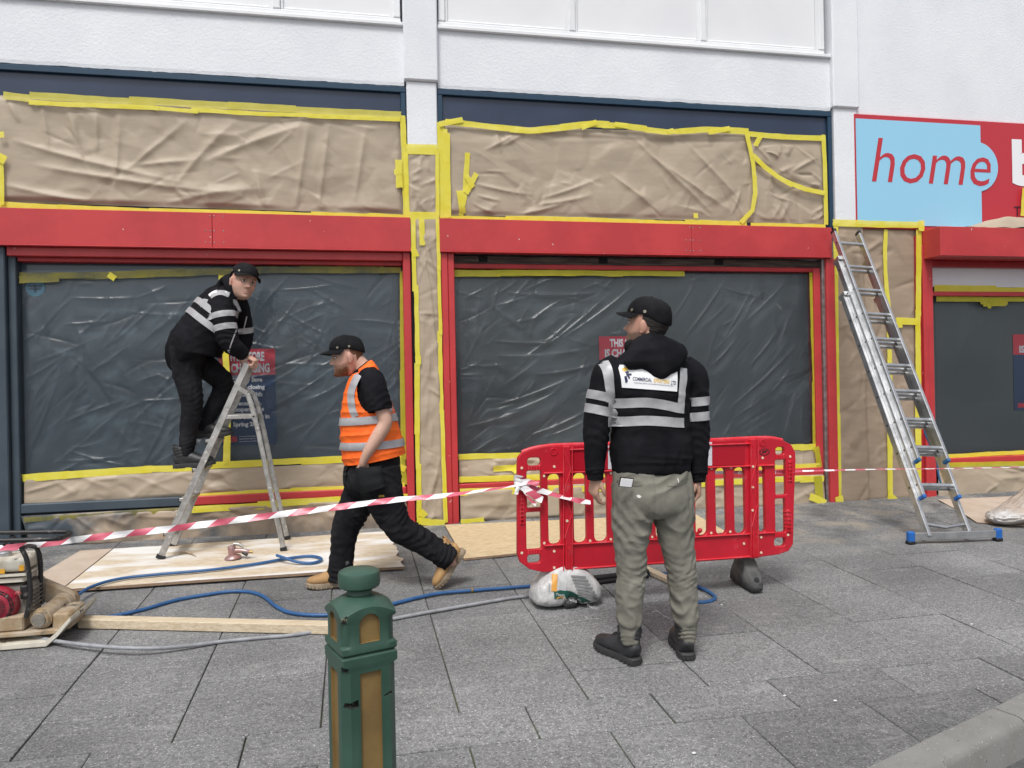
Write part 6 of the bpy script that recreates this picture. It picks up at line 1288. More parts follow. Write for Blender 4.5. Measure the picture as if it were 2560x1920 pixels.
# boot in its own frame: y towards the toe, z up from the sole, origin on the ground under the ankle
def boot(mtx, parent, up, sole, lace, pull=.165, name='boot', label=None, fat=1.):
    b = thing(name, 'x', None, mtx.translation); del b['label']; b.parent = parent; b.matrix_parent_inverse = Matrix.Translation(-parent.location)
    if label: b['label'] = label
    Pm = lambda x, y, z: mtx @ Vector((x, y, z)); side = (mtx.to_3x3() @ Vector((1, 0, 0)))[:]
    foot = [(Pm(0, -.085, .055), .012, .022), (Pm(0, -.078, .058), .034, .042), (Pm(0, -.05, .066), .042, .053), (Pm(0, 0, .074), .045, .060), (Pm(0, .05, .069), .046, .052), (Pm(0, .10, .058), .050, .041), (Pm(0, .145, .053), .049, .034), (Pm(0, .18, .050), .041, .029), (Pm(0, .203, .046), .024, .020), (Pm(0, .21, .044), .008, .008)]
    shaft = [(Pm(0, -.018, .03), .04, .055), (Pm(0, -.012, .07), .045, .064), (Pm(0, -.018, .105), .047, .062), (Pm(0, -.024, .135), .051, .064), (Pm(0, -.028, pull), .054, .066), (Pm(0, -.028, pull+.004), .047, .058)]
    def ring(t, s, th): return .0035*math.sin(s*2*math.pi/.022)*(1 if t > .5 else 0)*np.clip(-np.sin(th)*0+1, 0, 1)
    me = remesh([loft([(c, rx*fat, ry) for c, rx, ry in foot], side, 32, 6), loft([(c, rx*fat, ry) for c, rx, ry in shaft], side, 32, 8, ring)], .0055, 2); v = verts_of(me); smooth_obj('upper', me, up, b)
    pr = [(0, -.092), (.030, -.084), (.042, -.055), (.041, -.01), (.040, .04), (.050, .10), (.050, .15), (.040, .19), (.018, .214), (0, .217)]; pr = [tuple(q) for q in catmull([(x, y, 0) for x, y in pr], 5)[:, :2]]; lp_ = pr+[(-x, y) for x, y in pr[::-1][1:-1]]; n = len(lp_)
    V, Fc = [], []; lv = [(.96, 0.), (1., .004), (1.02, .018), (1.03, .028), (.98, .036)]
    for k, h in lv:
        for x, y in lp_: V.append(Pm(x*k*fat, .06+(y-.06)*k, h+(.012*max(0, (y-.15)/.06) if h < .02 else .006*max(0, (y-.15)/.06))+(.008 if (h == 0. and .0 < y < .045) else 0)))
    for j in range(len(lv)-1):
        for i in range(n): Fc.append((j*n+i, j*n+(i+1) % n, (j+1)*n+(i+1) % n, (j+1)*n+i))
    Fc += [tuple(range(n))[::-1], tuple((len(lv)-1)*n+i for i in range(n))]; sharp(mesh('sole', V, Fc, sole, b), 40)
    for i in range(0, n, 3):
        x, y = lp_[i]
        if .0 < y < .03: continue
        bm = bmesh.new(); bm_box(bm, (-.006, -.005, .0), (.006, .005, .016), .001, mtx @ Matrix.Translation((x*.985*fat, .06+(y-.06)*.99, .001+.012*max(0, (y-.15)/.06)))); bmobj('lug', bm, sole, b)
    T = tree_of(me)
    for k in range(5):
        y = .075-.022*k; z = .3; pts = []
        for x in (-.026, -.013, 0, .013, .026):
            o = Pm(x, y+.10, .3); dr = (Pm(0, -.55, -1)-Pm(0, 0, 0)).normalized(); h = T.ray_cast(o, dr); pts.append((h[0]-dr*.003) if h[0] else Pm(x, y, .1))
        v_, f_ = tube_geo(pts, .0032, 6, 3); mesh('lace', v_, f_, lace, b, True)
    return b
def lookm(o, fwd, up=(0, 0, 1)):
    y = Vector(fwd).normalized(); x = y.cross(Vector(up)).normalized(); z = x.cross(y); return axes(x, y, z, o)
def limb(pts, Y): return [(F(px, py, Y if not isinstance(Y, (list, tuple)) else Y[i]), r, r if len(q) == 3 else q[3]) for i, q in enumerate(pts) for px, py, r in (q[:3],)]

# ================================================================ man in the black hoodie, seen from behind
YM = -3.33
pC = thing('person', 'man seen from behind in a black hoodie and khaki trousers', 'person', (F(1640, 1640, YM).x, YM, gz(YM)))
K = lambda px, py, dy=0.: F(px, py, YM+dy)
X1 = (1, 0, 0)
hC = lookm(K(1617, 812, .02), (-math.sin(R_(50)), math.cos(R_(50)), .20)) @ Matrix.Scale(1.06, 4)
hd, ears = head_parts(1.02); tf = lambda P, m: (np.array([tuple(m @ Vector(p)) for p in P[0]]), P[1])
lwm = lookm(K(1488, 1192, .02), (-.10, .12, -1), (-1, -.25, 0)); rwm = lookm(K(1744, 1196, .02), (.04, .10, -1), (1, -.3, 0))
torso = [(K(1628, 1180), .15, .10), (K(1628, 1080), .16, .10), (K(1624, 960), .17, .09), (K(1622, 905), .12, .07), (K(1620, 870), .065, .065), (K(1618, 830), .056, .06)]
arms = lambda q: [loft(limb([(1540, 925, .05), (1505, 985, .045), (1492, 1075, .040), (1489, 1140, .034), (1488, 1196, .027)], [q]*5), X1, 20, 4), loft(limb([(1715, 930, .05), (1735, 990, .045), (1740, 1070, .040), (1742, 1140, .034), (1744, 1200, .027)], [q]*5), X1, 20, 4)]
legsk = [loft(limb([(1592, 1260, .07), (1578, 1430, .05), (1575, 1560, .035), (1575, 1600, .035)], YM), X1, 18, 4), loft(limb([(1672, 1260, .07), (1702, 1430, .05), (1716, 1555, .035), (1716, 1600, .035)], YM), X1, 18, 4), loft([(K(1630, 1150), .13, .09), (K(1632, 1270), .14, .10)], X1, 20, 6)]
me = remesh([tf(hd, hC)]+[tf(e_, hC) for e_ in ears]+[loft(torso, X1, 28, 5)]+arms(YM+.01)+hand_parts(lwm, -1, .55, 1., .3, .97)+hand_parts(rwm, 1, .7, 1., .6, .97)+legsk, .0036, 1)
skin_colour(me, hC, (.47, .28, .20), ((.05, .032, .025), .8)); smooth_obj('body', me, 'skin', pC)
head_shell(hC, lambda x, y, z: z > -.085 and z < .05 and y < (.005 if z > -.01 else -.035-.5*max(0, -z-.045)) , .0065, 'hair_dark', 'hair', pC); cap_on(hC, pC, .058); eyes_on(hC, pC)
# trousers
def kneef(seed, k=1.): return folds([(.50, .12, .011*k, 13, 2.6), (.56, .10, .008*k, 21, 1.6), (.20, .16, .012*k, 7, 3.4), (.94, .06, .010*k, 24, .9), (.76, .12, .009*k, 7, 3.0)], seed)
legL = limb([(1586, 1238, .108, .135), (1580, 1290, .098, .112), (1577, 1345, .090, .096), (1577, 1400, .077, .084), (1578, 1440, .071, .076), (1574, 1485, .070, .076), (1574, 1530, .066, .072), (1575, 1555, .064, .07), (1575, 1566, .050, .056), (1575, 1584, .044, .05), (1576, 1608, .04, .046)], YM)
legR = limb([(1676, 1238, .108, .135), (1684, 1290, .098, .112), (1690, 1345, .092, .096), (1699, 1400, .079, .084), (1704, 1440, .073, .076), (1709, 1485, .071, .076), (1714, 1530, .067, .072), (1716, 1548, .064, .07), (1717, 1560, .050, .056), (1717, 1580, .044, .05), (1717, 1605, .04, .046)], YM)
pelv = [(K(1627, 1160), .188, .125), (K(1628, 1185), .196, .135), (K(1630, 1215), .202, .148), (K(1631, 1245), .203, .152), (K(1631, 1272), .185, .135), (K(1631, 1288), .12, .1)]
slim = lambda l: [(c, rx*(1 if i < 2 else .93), ry*(1 if i < 2 else .93)) for i, (c, rx, ry) in enumerate(l)]
me = remesh([loft(slim(legL), X1, 48, 10, kneef(3)), loft(slim(legR), X1, 48, 10, kneef(8)), loft(pelv, X1, 48, 6, None, 2.3)], .0062, 2); cloth(me, .012, 6, (1.2, 1.2, .9), 4, .65); tr = smooth_obj('trousers', me, 'khaki', pC); TT = tree_of(me)
bk = (0, 1, 0)
def fl(p): return K(*p, -.145)
drape([fl((1536, 1200)), fl((1560, 1209)), fl((1590, 1214)), fl((1606, 1212))], .009, 'pocket_welt', 'khaki', tr, TT, bk, 6, .004, .3, 3); drape([fl((1668, 1213)), fl((1695, 1212)), fl((1715, 1206)), fl((1725, 1200))], .009, 'pocket_welt', 'khaki', tr, TT, bk, 6, .004, .3, 3)
drape([fl((1636, 1172)), fl((1636, 1215)), fl((1636, 1260)), fl((1634, 1280))], .004, 'seam', 'khaki', tr, TT, bk, 8, .003, .3, 3)
drape([fl((1596, 1243)), fl((1600, 1241)), fl((1603, 1245))], .012, 'paint_fleck', 'paint_fleck', tr, TT, bk, 4, .002, .3, 3); drape([fl((1697, 1196)), fl((1698, 1202)), fl((1697, 1207))], .004, 'paint_fleck', 'paint_fleck', tr, TT, bk, 4, .002, .3, 3)
ph = TT.ray_cast(K(1565, 1206, -.5), Vector(bk)); pm = Matrix.Translation((ph[0] or K(1565, 1206, -.15))+Vector((0, .004, -.008))) @ Matrix.Rotation(R_(8), 4, 'Y') @ Matrix.Rotation(R_(14), 4, 'X')
phn = thing('phone', 'white phone sticking out of the khaki trouser pocket', 'phone', pm.translation); box('case', (-.035, -.004, -.016), (.035, .006, .033), 'phone_case', phn, .005, pm, 2); box('back', (-.030, -.006, -.012), (.030, -.0035, .0285), 'phone_white', phn, .001, pm)
# hoodie
slv = folds([(.62, .14, .008, 11, 2.4), (.93, .06, .006, 26, .6), (.3, .15, .006, 7, 2.6)], 5)
tors = [(K(1627, 1182), .186, .125), (K(1627, 1176), .197, .138), (K(1627, 1158), .200, .142), (K(1627, 1146), .204, .148), (K(1628, 1120), .208, .15), (K(1627, 1080), .198, .142), (K(1625, 1030), .198, .14), (K(1623, 985), .208, .14), (K(1623, 945), .225, .13), (K(1622, 915), .212, .11), (K(1621, 893), .165, .09), (K(1620, 872), .10, .08), (K(1619, 858), .075, .075)]
tfold = folds([(.3, .12, .008, 7, 1.2), (.12, .05, .006, 16, .6), (.55, .15, .006, 6, 2)], 9)
aL = limb([(1548, 915, .070, .075), (1524, 935, .078, .082), (1507, 975, .072, .078), (1496, 1030, .066, .072), (1491, 1075, .064, .068), (1489, 1120, .058, .06), (1487, 1160, .050, .052), (1487, 1176, .048, .05), (1488, 1182, .041, .042), (1488, 1200, .039, .040)], YM+.01)
aR = limb([(1703, 918, .070, .075), (1728, 940, .078, .082), (1734, 980, .072, .078), (1737, 1030, .066, .072), (1740, 1075, .064, .068), (1742, 1125, .058, .06), (1744, 1165, .050, .052), (1744, 1182, .048, .05), (1744, 1188, .041, .042), (1744, 1205, .039, .040)], YM+.01)
hood = [(K(1612, 852, -.02), .08, .06), (K(1622, 866, -.045), .13, .062), (K(1634, 882, -.075), .170, .058), (K(1644, 900, -.098), .168, .052), (K(1650, 918, -.112), .115, .046), (K(1652, 936, -.122), .055, .034), (K(1653, 946, -.125), .018, .018)]
collar = [(Vector((hC.translation.x+.095*math.cos(t)+.01, YM+.0+.085*math.sin(t), K(1620, 868).z+.012*math.sin(t))), .036, .04) for t in np.linspace(0, 2*math.pi, 13)]
me = remesh([loft(tors, X1, 56, 8, tfold, 2.3), loft(aL, X1, 40, 10, slv), loft(aR, X1, 40, 10, slv), loft(hood, X1, 40, 8, folds([(.4, .3, .006, 9, 2.)], 3)), loft(collar, (0, 0, 1), 20, 4)], .0062, 2); cloth(me, .0075, 6, (1, 1, 1.1), 2, .5); ho = smooth_obj('hoodie', me, 'black_knit', pC); HT = tree_of(me)
TB = tree_of(remesh([loft(tors, X1, 56, 8, tfold, 2.3)], .008, 2))
TH = HT
def K3(p): return K(p[0], p[1], -.145)
zs3 = lambda x, y: (1420+x/3.19, 700+y/3.19)
def strip(l, wd, name='reflective_strip', m='silver_tape', tree=None, par=None, off=.005, wv=None, n=10, rows=5): return drape([K3(zs3(*p)) for p in l], wd, name, m, par or ho, tree or HT, bk, n, off, .5, rows, wv)
strip([(345, 640), (355, 700), (366, 800), (378, 900), (385, 975)], .047); strip([(950, 700), (942, 780), (930, 860), (922, 930), (915, 1000)], .044)
strip([(365, 990), (480, 985), (620, 978), (760, 995), (880, 1020), (945, 1028)], .047); strip([(368, 1140), (480, 1133), (620, 1122), (760, 1128), (880, 1138), (940, 1140)], .047)
for ctr, ptA in (((1503, 992), 0), ((1497, 1026), 0)): band(HT, K(ctr[0], ctr[1], .01), (K(1492, 1075)-K(1520, 940)), .044, 'reflective_strip', 'silver_tape', ho, (0, 360), 60, .004, .115, 4, (0, -1, 0))
for ctr in ((1735, 1003), (1737, 1040)): band(HT, K(ctr[0], ctr[1], .01), (K(1740, 1075)-K(1730, 945)), .044, 'reflective_strip', 'silver_tape', ho, (0, 360), 60, .004, .115, 4, (0, -1, 0))
# printed back patch, tucked under the hood
TBp = TB
def on_back(p, o=.0075):
    h = TBp.ray_cast(Vector((p.x, p.y-.5, p.z)), Vector(bk)); q = h[0] if h[0] else p; return Vector((q.x, q.y-o, q.z))
V, Fc = [], []; c4 = [zs3(432, 672), zs3(880, 706), zs3(865, 890), zs3(450, 858)]; nu, nv = 24, 10; yb_ = YM-.13
cw = [F(px, py, yb_) for px, py in c4]
for j in range(nv+1):
    for i in range(nu+1): u, v = i/nu, j/nv; p = cw[0].lerp(cw[1], u).lerp(cw[3].lerp(cw[2], u), v); V.append(on_back(p))
for j in range(nv):
    for i in range(nu): a = j*(nu+1)+i; Fc.append((a, a+nu+1, a+nu+2, a+1))
pt = mesh('back_patch', V, Fc, 'patch_white', ho, True)
def ptxt(s, x, y, wpx, hpx, m, rot=-6, bold=.012):
    p = F(*zs3(x, y), yb_); text('lettering', s, m, ho, FRONT((p.x, p.y, p.z)) @ Matrix.Rotation(R_(rot), 4, 'Z'), w=wpx/3.19/495, h=hpx/3.19/495, bold=bold, warp=lambda q: on_back(q, .0095))
ptxt('COMMERCIAL', 520, 800, 142, 28, 'logo_navy'); ptxt('SPRAYERS', 676, 817, 128, 30, 'logo_gold'); ptxt('LTD', 814, 834, 42, 30, 'logo_navy'); ptxt('INDUSTRIAL, RETAIL AND WAREHOUSE SPRAYING SPECIALISTS', 530, 824, 310, 9, 'logo_navy', -6, .01)
def pmark(l, m): mesh('logo_mark', [on_back(F(*zs3(*q), yb_), .0098) for q in l], [tuple(range(len(l)))], m, ho)
pmark([(454, 706), (486, 690), (498, 714), (466, 730)], 'logo_gold'); pmark([(472, 732), (496, 724), (500, 740), (480, 746)], 'logo_navy'); pmark([(478, 746), (516, 744), (516, 760), (482, 764)], 'logo_navy'); pmark([(484, 764), (498, 762), (504, 784), (494, 788)], 'logo_navy'); pmark([(464, 768), (480, 762), (486, 800), (482, 818), (470, 820)], 'logo_navy')
for (hx, hy), (tx_, ty_) in (((1583, 1644), (1503, 1606)), ((1717, 1644), (1764, 1598))):
    d = Vector(((-.40, .917, 0) if hx < 1600 else (.22, .976, 0))); d2 = Vector((d.x, d.y, GS*d.y)); anchor = Vector((K(1577 if hx < 1600 else 1717, 1600).x, YM+.02, 0))+d*.032
    anchor.z = gz(anchor.y)+.004; boot(lookm(anchor, d2, (0, 0, 1)), pC, 'boot_black', 'sole_black', 'lace', .165)
# ================================================================ walking man in the orange vest
YW = -1.78
pW = thing('person', 'bearded man walking left in an orange hi-vis vest', 'person', (F(930, 1470, YW).x, YW, gz(YW)))
W = lambda px, py, dy=0.: F(px, py, YW+dy)
def LW(pts): return [(W(p[0], p[1], p[4] if len(p) > 4 else 0.), p[2], p[3]) for p in pts]
hW = lookm(W(867, 891), (-1, -.12, -.10)) @ Matrix.Scale(1.05, 4)
armN = [(926, 945, .055, .055, -.17), (945, 995, .05, .05, -.20), (960, 1040, .046, .05, -.215), (962, 1060, .045, .048, -.22), (945, 1090, .045, .047, -.225), (925, 1122, .037, .04, -.225), (911, 1148, .028, .034, -.205), (908, 1160, .027, .034, -.19)]
armF = [(915, 948, .055, .055, .17), (925, 1000, .05, .05, .2), (930, 1055, .045, .045, .21), (925, 1110, .036, .036, .2), (922, 1150, .028, .032, .19)]
hm = lookm(W(909, 1158, -.19), (-.0, .10, -1), (-.1, -1, 0)); hm2 = lookm(W(922, 1152, .19), (-.1, 0, -1), (0, 1, 0))
tw = [(930, 1180, .12, .14), (925, 1100, .13, .15), (918, 1020, .12, .16), (915, 960, .1, .15), (912, 930, .065, .09), (902, 915, .058, .058), (886, 897, .055, .056)]
legs_sk = [loft(LW([(945, 1190, .08, .08, -.09), (985, 1310, .055, .055, -.1), (1060, 1355, .045, .045, -.1), (1122, 1395, .035, .035, -.1), (1132, 1412, .035, .035, -.1)]), (0, 1, 0), 18, 4), loft(LW([(915, 1190, .08, .08, .09), (866, 1305, .055, .055, .08), (858, 1380, .045, .045, .08), (852, 1450, .035, .035, .08)]), (0, 1, 0), 18, 4), loft(LW([(935, 1140, .1, .1), (932, 1200, .12, .12), (925, 1240, .1, .1)]), X1, 20, 4)]
me = remesh([tf(hd, hW)]+[tf(e_, hW) for e_ in ears]+[loft(LW(tw), X1, 28, 5), loft(LW(armN), X1, 22, 5), loft(LW(armF), X1, 22, 5)]+hand_parts(hm, 1, .35, 1, 1.2, .95)+hand_parts(hm2, -1, .4, 1, .4, .95)+legs_sk, .004, 1)
skin_colour(me, hW, (.55, .34, .26), ((.17, .075, .04), .85)); smooth_obj('body', me, 'skin', pW)
head_shell(hW, lambda x, y, z: z > -.07 and z < .05 and y < (-.005 if z > .0 else -.045), .003, 'hair_ginger', 'hair', pW, .002)
head_shell(hW, lambda x, y, z: z < -.068+.35*max(0, .05-y) and y > .006 and not (abs(x) < .02 and -.084 < z), .004, 'hair_ginger', 'beard', pW, .003)
cap_on(hW, pW, .062, True, .004); eyes_on(hW, pW)
tsh = [(932, 1150, .15, .19), (928, 1100, .155, .19), (920, 1050, .15, .195), (915, 1000, .135, .2), (914, 965, .115, .2), (913, 942, .09, .17), (908, 926, .07, .10), (901, 917, .064, .072)]
slN = [(915, 944, .07, .07, -.12), (929, 952, .083, .08, -.17), (938, 985, .082, .078, -.195), (946, 1012, .083, .077, -.205), (949, 1026, .084, .078, -.208)]
slF = [(912, 946, .07, .07, .12), (918, 956, .08, .08, .17), (924, 990, .08, .075, .19), (927, 1024, .08, .075, .2)]
me = remesh([loft(LW(tsh), X1, 44, 6), loft(LW(slN), X1, 36, 7, folds([(.8, .3, .006, 12, 1.5)], 2)), loft(LW(slF), X1, 36, 6)], .0065, 2); cloth(me, .005, 8, (1, 1, 1), 7, .5); smooth_obj('t_shirt', me, 'black_knit', pW)
# trousers
kf = lambda s: folds([(.42, .13, .013, 12, 2.4), (.15, .14, .010, 8, 3.), (.7, .13, .011, 9, 2.8), (.93, .07, .012, 15, 1.3)], s)
lN = LW([(945, 1170, .14, .115, -.085), (955, 1225, .135, .11, -.09), (975, 1282, .105, .10, -.095), (1000, 1322, .092, .09, -.1), (1045, 1348, .082, .082, -.1), (1085, 1372, .078, .078, -.1), (1112, 1390, .080, .078, -.1), (1126, 1400, .080, .076, -.1)])
lF = LW([(920, 1170, .14, .115, .085), (905, 1230, .125, .108, .08), (880, 1280, .105, .1, .08), (864, 1320, .090, .088, .08), (858, 1365, .078, .08, .08), (852, 1410, .078, .08, .08), (848, 1440, .083, .085, .08), (846, 1452, .083, .085, .08)])
pv = LW([(937, 1128, .15, .17), (936, 1150, .17, .18), (930, 1185, .185, .19), (925, 1220, .17, .17), (922, 1245, .1, .1)])
me = remesh([loft(lN, X1, 48, 9, kf(4)), loft(lF, X1, 48, 9, kf(12)), loft(pv, X1, 48, 5)], .0068, 2); cloth(me, .009, 7, (1, 1, 1), 12, .6); tw_ = smooth_obj('trousers', me, 'black_denim', pW); TW = tree_of(me)
pk = drape([W(922, 1168, -.24), W(924, 1187, -.24), W(928, 1207, -.24), W(934, 1226, -.24)], .155, 'holster_pocket', 'pocket_black', tw_, TW, (0, 1, 0), 6, .062, .4, 6); md = pk.modifiers.new('s', 'SOLIDIFY'); md.thickness = .016; md.offset = -1
q_ = drape([W(897, 1170, -.24), W(924, 1173, -.24), W(952, 1167, -.24)], .016, 'pocket_edge', 'pocket_black', tw_, TW, (0, 1, 0), 6, .066, .4, 4)
pk2 = drape([W(857, 1155, -.1), W(855, 1172, -.1), W(854, 1192, -.1)], .055, 'holster_pocket', 'pocket_black', tw_, TW, (0, 1, 0), 6, .012, .4, 4); pk2.modifiers.new('s', 'SOLIDIFY').thickness = .012
p_ = W(947, 1245, -.22); text('lettering', 'site', 'gold_text', tw_, FRONT((p_.x, p_.y, p_.z)) @ Matrix.Rotation(R_(6), 4, 'Z'), w=.036, h=.017, bold=.03, warp=lambda p: (lambda h: (h[0]-Vector((0, .004, 0))) if h[0] else p)(TW.ray_cast(Vector((p.x, p.y-.3, p.z)), Vector((0, 1, 0)))))
# vest
vs_ = LW([(937, 1147, .205, .225), (932, 1120, .205, .225), (926, 1085, .195, .228), (921, 1050, .183, .230), (917, 1010, .162, .235), (915, 980, .142, .236), (915, 955, .120, .232), (915, 938, .098, .20), (913, 925, .080, .13), (906, 916, .072, .078)])
V, Fc = loft(vs_, X1, 220, 24, folds([(.2, .3, .008, 7, 2.5), (.6, .2, .005, 9, 2.)], 6)); TV = BVHTree.FromPolygons([tuple(v) for v in V], Fc)
V2, F2 = V[:-2], [q for q in Fc if len(q) == 4]
c_arm = W(931, 975, -.2); c_armF = W(922, 975, .2)
def in_hole(p):
    c = c_arm if p[1] < YW else c_armF; return abs(p[1]-YW) > .06 and ((p[0]-c.x)/.098)**2+((p[2]-c.z)/.150)**2 < 1
def in_neck(p): return p[0] < W(896, 930).x and p[2] > W(880, 945).z+.9*abs(p[1]-YW)
F2 = [q for q in F2 if not in_hole(V2[list(q)].mean(0)) and not in_neck(V2[list(q)].mean(0))]
vest = mesh('vest', V2, F2, 'hivis', pW, True); bpy.context.view_layer.update()
cloth(vest.data, .004, 8, (1, 1, 1), 3, .5); md = vest.modifiers.new('s', 'SOLIDIFY'); md.thickness = .004
TVm = tree_of(vest.data)
for (fx, fy), (bx, by) in (((853, 1053), (988, 1041)), ((853, 1114), (1006, 1103))):
    a, b = W(fx, fy), W(bx, by); ax_ = Vector((0, 0, 1)); n_ = Vector((-(b-a).z, 0, (b-a).x)).normalized(); band(TV, (a+b)/2, n_, .050, 'reflective_strip', 'silver_tape', vest, (0, 360), 130, .0075, .5, 4, (0, -1, 0))
drape([W(897, 934, -.2), W(886, 955, -.2), W(877, 985, -.2), (W(880, 1020, -.2)), W(888, 1042, -.2)], .045, 'reflective_strip', 'silver_tape', vest, TV, (0, 1, 0), 8, .0085, .4, 5); drape([W(962, 968, -.15), W(971, 990, -.15), W(979, 1030, -.15)], .032, 'reflective_strip', 'silver_tape', vest, TV, (0, 1, 0), 8, .0085, .4, 4)
drape([W(908, 921, -.2), W(918, 922, -.2), W(930, 926, -.2), W(942, 932, -.2)], .012, 'binding', 'hivis', vest, TV, (0, 1, -.6), 8, .006, .4, 3)
# boots: front foot flat, rear foot on its toe
bf = W(850, 1470, .08); bf.z = gz(bf.y)+.004
boot(lookm(bf, (-1, -.06, 0)), pW, 'boot_tan', 'sole_tan', 'lace_tan', .16, fat=1.02)
th_ = R_(-52); toe = W(1098, 1463, -.1); toe.z = gz(toe.y)+.004; fw = Vector((math.cos(th_)*-.98, -.1, math.sin(th_)))
fw = Vector((-.60, -.10, -.79)).normalized(); upv = Vector((-.79, -.05, .60)); mB = lookm(toe, fw, upv); mB.translation = toe-mB.to_3x3() @ Vector((0, .200, .012))
boot(mB, pW, 'boot_tan', 'sole_tan', 'lace_tan', .16, fat=1.02)

# ================================================================ man climbing the step ladder
YL = -.62
pL = thing('person', 'man in a striped black hooded jacket climbing the step ladder', 'person', (F(480, 1178, YL).x, YL, F(480, 1178, YL).z))
L_ = lambda px, py, dy=0.: F(px, py, YL+dy)
def LL(pts): return [(L_(p[0], p[1], p[4] if len(p) > 4 else 0.), p[2], p[3]) for p in pts]
hL = lookm(L_(608, 706, -.12), (.55, -.83, -.06), (.28, .0, 1)) @ Matrix.Scale(1.12, 4)
RV = (.57, -.82, 0)
tl = [(505, 845, .13, .09), (518, 822, .15, .1), (550, 775, .17, .1), (575, 742, .12, .08, -.03), (590, 724, .062, .062, -.07), (600, 708, .056, .058, -.09)]
aN = [(556, 758, .055, .055, -.16), (562, 805, .05, .05, -.2), (572, 855, .045, .045, -.2), (596, 876, .038, .038, -.17), (616, 890, .028, .03, -.13)]
aF = [(592, 762, .055, .055, .12), (606, 815, .05, .05, .17), (607, 850, .045, .045, .17), (604, 885, .034, .034, .12), (602, 897, .028, .03, .10)]
mh = lookm(L_(615, 889, -.13), (.86, -.05, -.5), (.4, -.2, .9)); mh2 = lookm(L_(602, 897, .10), (.75, -.1, -.65), (.5, .2, .8))
lsk = [loft(LL([(466, 900, .08, .08, -.07), (480, 1015, .055, .055, -.08), (470, 1090, .045, .045, -.08), (466, 1135, .035, .035, -.08)]), (0, 1, 0), 18, 4), loft(LL([(480, 895, .08, .08, .08), (550, 952, .055, .055, .08), (530, 1015, .045, .045, .07), (508, 1070, .035, .035, .06)]), (0, 1, 0), 18, 4)]
me = remesh([tf(hd, hL)]+[tf(e_, hL) for e_ in ears]+[loft(LL(tl), RV, 26, 5), loft(LL(aN), X1, 20, 5), loft(LL(aF), X1, 20, 5)]+hand_parts(mh, -1, 1.1, 1, .8, .98)+hand_parts(mh2, 1, 1.2, 1, .8, .98)+lsk, .004, 1)
skin_colour(me, hL, (.55, .33, .25), stub=.5); smooth_obj('body', me, 'skin', pL); cap_on(hL, pL, .055, True, .0); eyes_on(hL, pL)
head_shell(hL, lambda x, y, z: z > -.05 and z < .05 and y < (-.0 if z > .0 else -.045), .002, 'hair_dark', 'hair', pL, .001)
lN = LL([(468, 868, .135, .13, -.07), (466, 920, .125, .115, -.08), (474, 970, .105, .10, -.085), (480, 1012, .090, .088, -.085), (474, 1060, .078, .08, -.085), (469, 1100, .070, .072, -.085), (467, 1126, .062, .064, -.085), (467, 1140, .056, .058, -.085)])
lF = LL([(472, 875, .13, .125, .07), (505, 908, .12, .115, .085), (540, 938, .105, .1, .09), (558, 956, .092, .09, .09), (552, 985, .086, .085, .085), (536, 1015, .078, .078, .075), (520, 1045, .070, .07, .065), (510, 1066, .062, .062, .06), (507, 1076, .056, .056, .06)])
pv = LL([(478, 850, .165, .135), (466, 880, .172, .142), (468, 905, .155, .125), (470, 922, .09, .08)])
lN, lF = [[(c, rx*(.97 if i < 1 else .85), ry*(.97 if i < 1 else .86)) for i, (c, rx, ry) in enumerate(l)] for l in (lN, lF)]
me = remesh([loft(lN, X1, 46, 9, folds([(.5, .14, .010, 12, 2.4), (.9, .08, .011, 17, 1.2), (.2, .15, .008, 8, 3)], 4)), loft(lF, (0, 1, 0), 46, 9, folds([(.5, .14, .010, 12, 2.4), (.9, .08, .010, 17, 1.2)], 6)), loft(pv, RV, 40, 5)], .0068, 2); cloth(me, .007, 7, (1, 1, 1), 22, .55); smooth_obj('trousers', me, 'black_denim', pL)
jk = LL([(488, 900, .195, .165), (482, 888, .235, .185), (486, 872, .245, .19), (496, 850, .245, .185), (512, 822, .24, .17), (530, 795, .24, .16), (547, 770, .238, .148), (562, 750, .222, .125, -.01), (574, 735, .17, .10, -.02), (583, 725, .11, .085, -.04), (588, 718, .085, .075, -.055)])
jN = LL([(560, 744, .075, .075, -.09), (553, 757, .088, .085, -.14), (557, 785, .088, .085, -.185), (562, 815, .084, .083, -.20), (568, 842, .080, .08, -.205), (577, 860, .074, .076, -.20), (592, 872, .064, .064, -.18), (606, 883, .054, .054, -.15), (613, 888, .046, .046, -.135)])
jF = LL([(585, 750, .075, .075, .06), (596, 765, .083, .083, .11), (604, 800, .078, .08, .155), (608, 830, .075, .075, .175), (608, 850, .072, .072, .17), (606, 870, .06, .06, .145), (603, 888, .047, .047, .115)])
hood = [(L_(566, 730, .06), .06, .05), (L_(562, 716, .02), .085, .055), (L_(568, 704, -.03), .09, .05), (L_(574, 702, -.08), .07, .04), (L_(578, 722, -.13), .05, .04), (L_(590, 748, -.14), .03, .03)]
me = remesh([loft(jk, RV, 56, 8, folds([(.3, .2, .008, 8, 2.5), (.1, .06, .007, 14, .8), (.6, .2, .006, 7, 2.5)], 3), 2.2), loft(jN, X1, 40, 9, folds([(.6, .15, .009, 14, 1.6), (.3, .15, .006, 9, 2)], 5)), loft(jF, X1, 40, 9, folds([(.6, .15, .008, 14, 1.6)], 7)), loft(hood, (.3, .8, .3), 24, 8)], .0066, 2)
cloth(me, .007, 6, (1, 1, 1), 31, .5); jo = smooth_obj('jacket', me, 'black_knit', pL); JT = tree_of(me); JB = tree_of(remesh([loft(jk, RV, 56, 8, None, 2.2)], .008, 2))
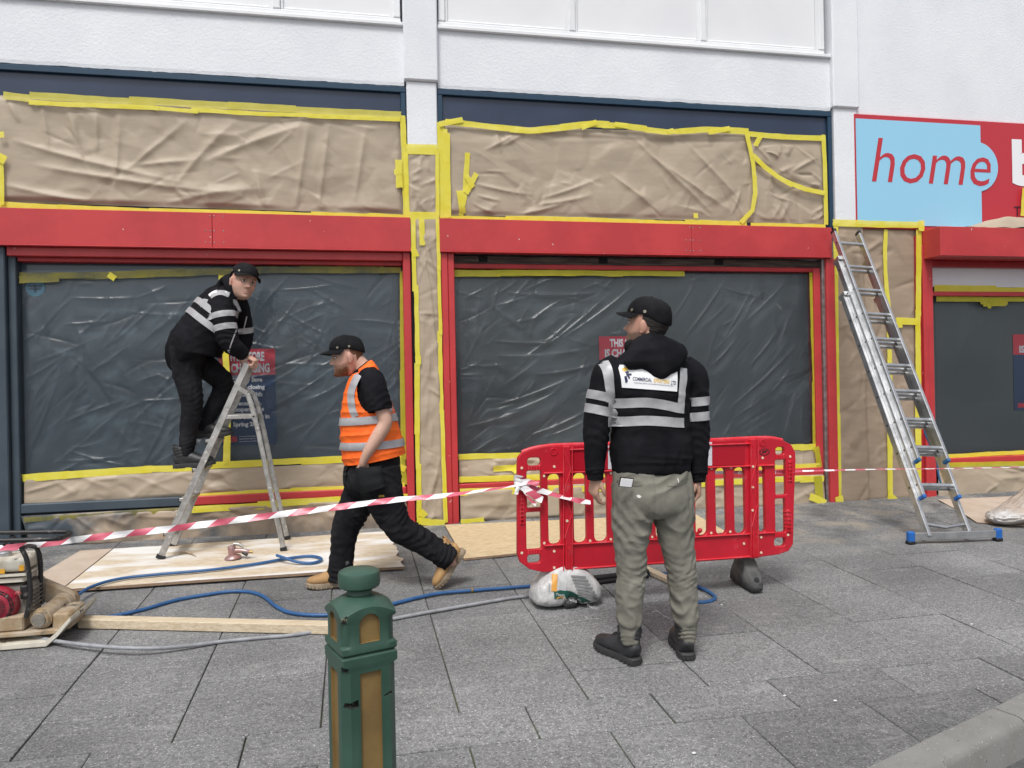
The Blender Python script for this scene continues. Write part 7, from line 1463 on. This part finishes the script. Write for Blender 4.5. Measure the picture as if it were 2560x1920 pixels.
hood2 = [(L_(577, 724, .07), .05, .03), (L_(574, 711, .02), .07, .03), (L_(578, 700, -.04), .065, .028), (L_(580, 704, -.10), .05, .026), (L_(578, 726, -.14), .034, .026), (L_(588, 756, -.14), .022, .02), (L_(600, 780, -.14), .014, .014)]
me = remesh([loft(hood2, (.3, .8, .3), 24, 8)], .007, 2); cloth(me, .004, 12, (1, 1, 1), 3, .4); smooth_obj('hood_lining', me, 'fleece', jo)
axd = (L_(560, 752)-L_(490, 862)).normalized()
band(JB, L_(519, 812), axd, .05, 'reflective_strip', 'silver_tape', jo, (-150, 60), 70, .011, .34, 4, Vector((.57, -.82, 0)), droop=lambda t: -.03*math.sin(t)); band(JB, L_(536, 785), axd, .05, 'reflective_strip', 'silver_tape', jo, (-150, 60), 70, .011, .34, 4, Vector((.57, -.82, 0)), droop=lambda t: -.03*math.sin(t))
for q in ((559, 789, -.19), (563, 820, -.2)): band(JT, L_(q[0], q[1], q[2]), L_(570, 848, -.2)-L_(556, 775, -.18), .046, 'reflective_strip', 'silver_tape', jo, (0, 360), 60, .004, .125, 4, (0, -1, 0))
band(JT, L_(607, 826, .17), L_(608, 845, .17)-L_(602, 790, .14), .045, 'reflective_strip', 'silver_tape', jo, (0, 360), 50, .004, .11, 4, (0, -1, 0))
zq5 = lambda x, y: (420+x/5.184, 640+y/5.184)
def jstrip(l, wd, m='silver_tape', name='reflective_strip'): return drape([L_(*zq5(*p), -.2) for p in l], wd, name, m, jo, JT, (0, 1, 0), 8, .005, .5, 5)
jstrip([(540, 520), (620, 480), (700, 470), (790, 500)], .042); jstrip([(470, 545), (455, 600), (445, 660)], .042); jstrip([(510, 500), (560, 460), (620, 440)], .03, 'patch_white', 'back_patch')
drape([L_(600, 780, -.3), L_(592, 810, -.3), L_(580, 850, -.3), L_(560, 905, -.3)], .008, 'zip', 'silver_tape', jo, JT, (0, 1, 0), 6, .003, .5, 3)
for px, py, dy, stp in ((478, 1178, -.085, 2), (523, 1107, .06, 3)):
    p = L_(px, py, dy); p.z = STEPZ[stp].z+.0135; boot(lookm(Vector((p.x-.035, p.y, p.z)), (.985, -.15, .04)), pL, 'boot_black', 'sole_black', 'lace', .16)
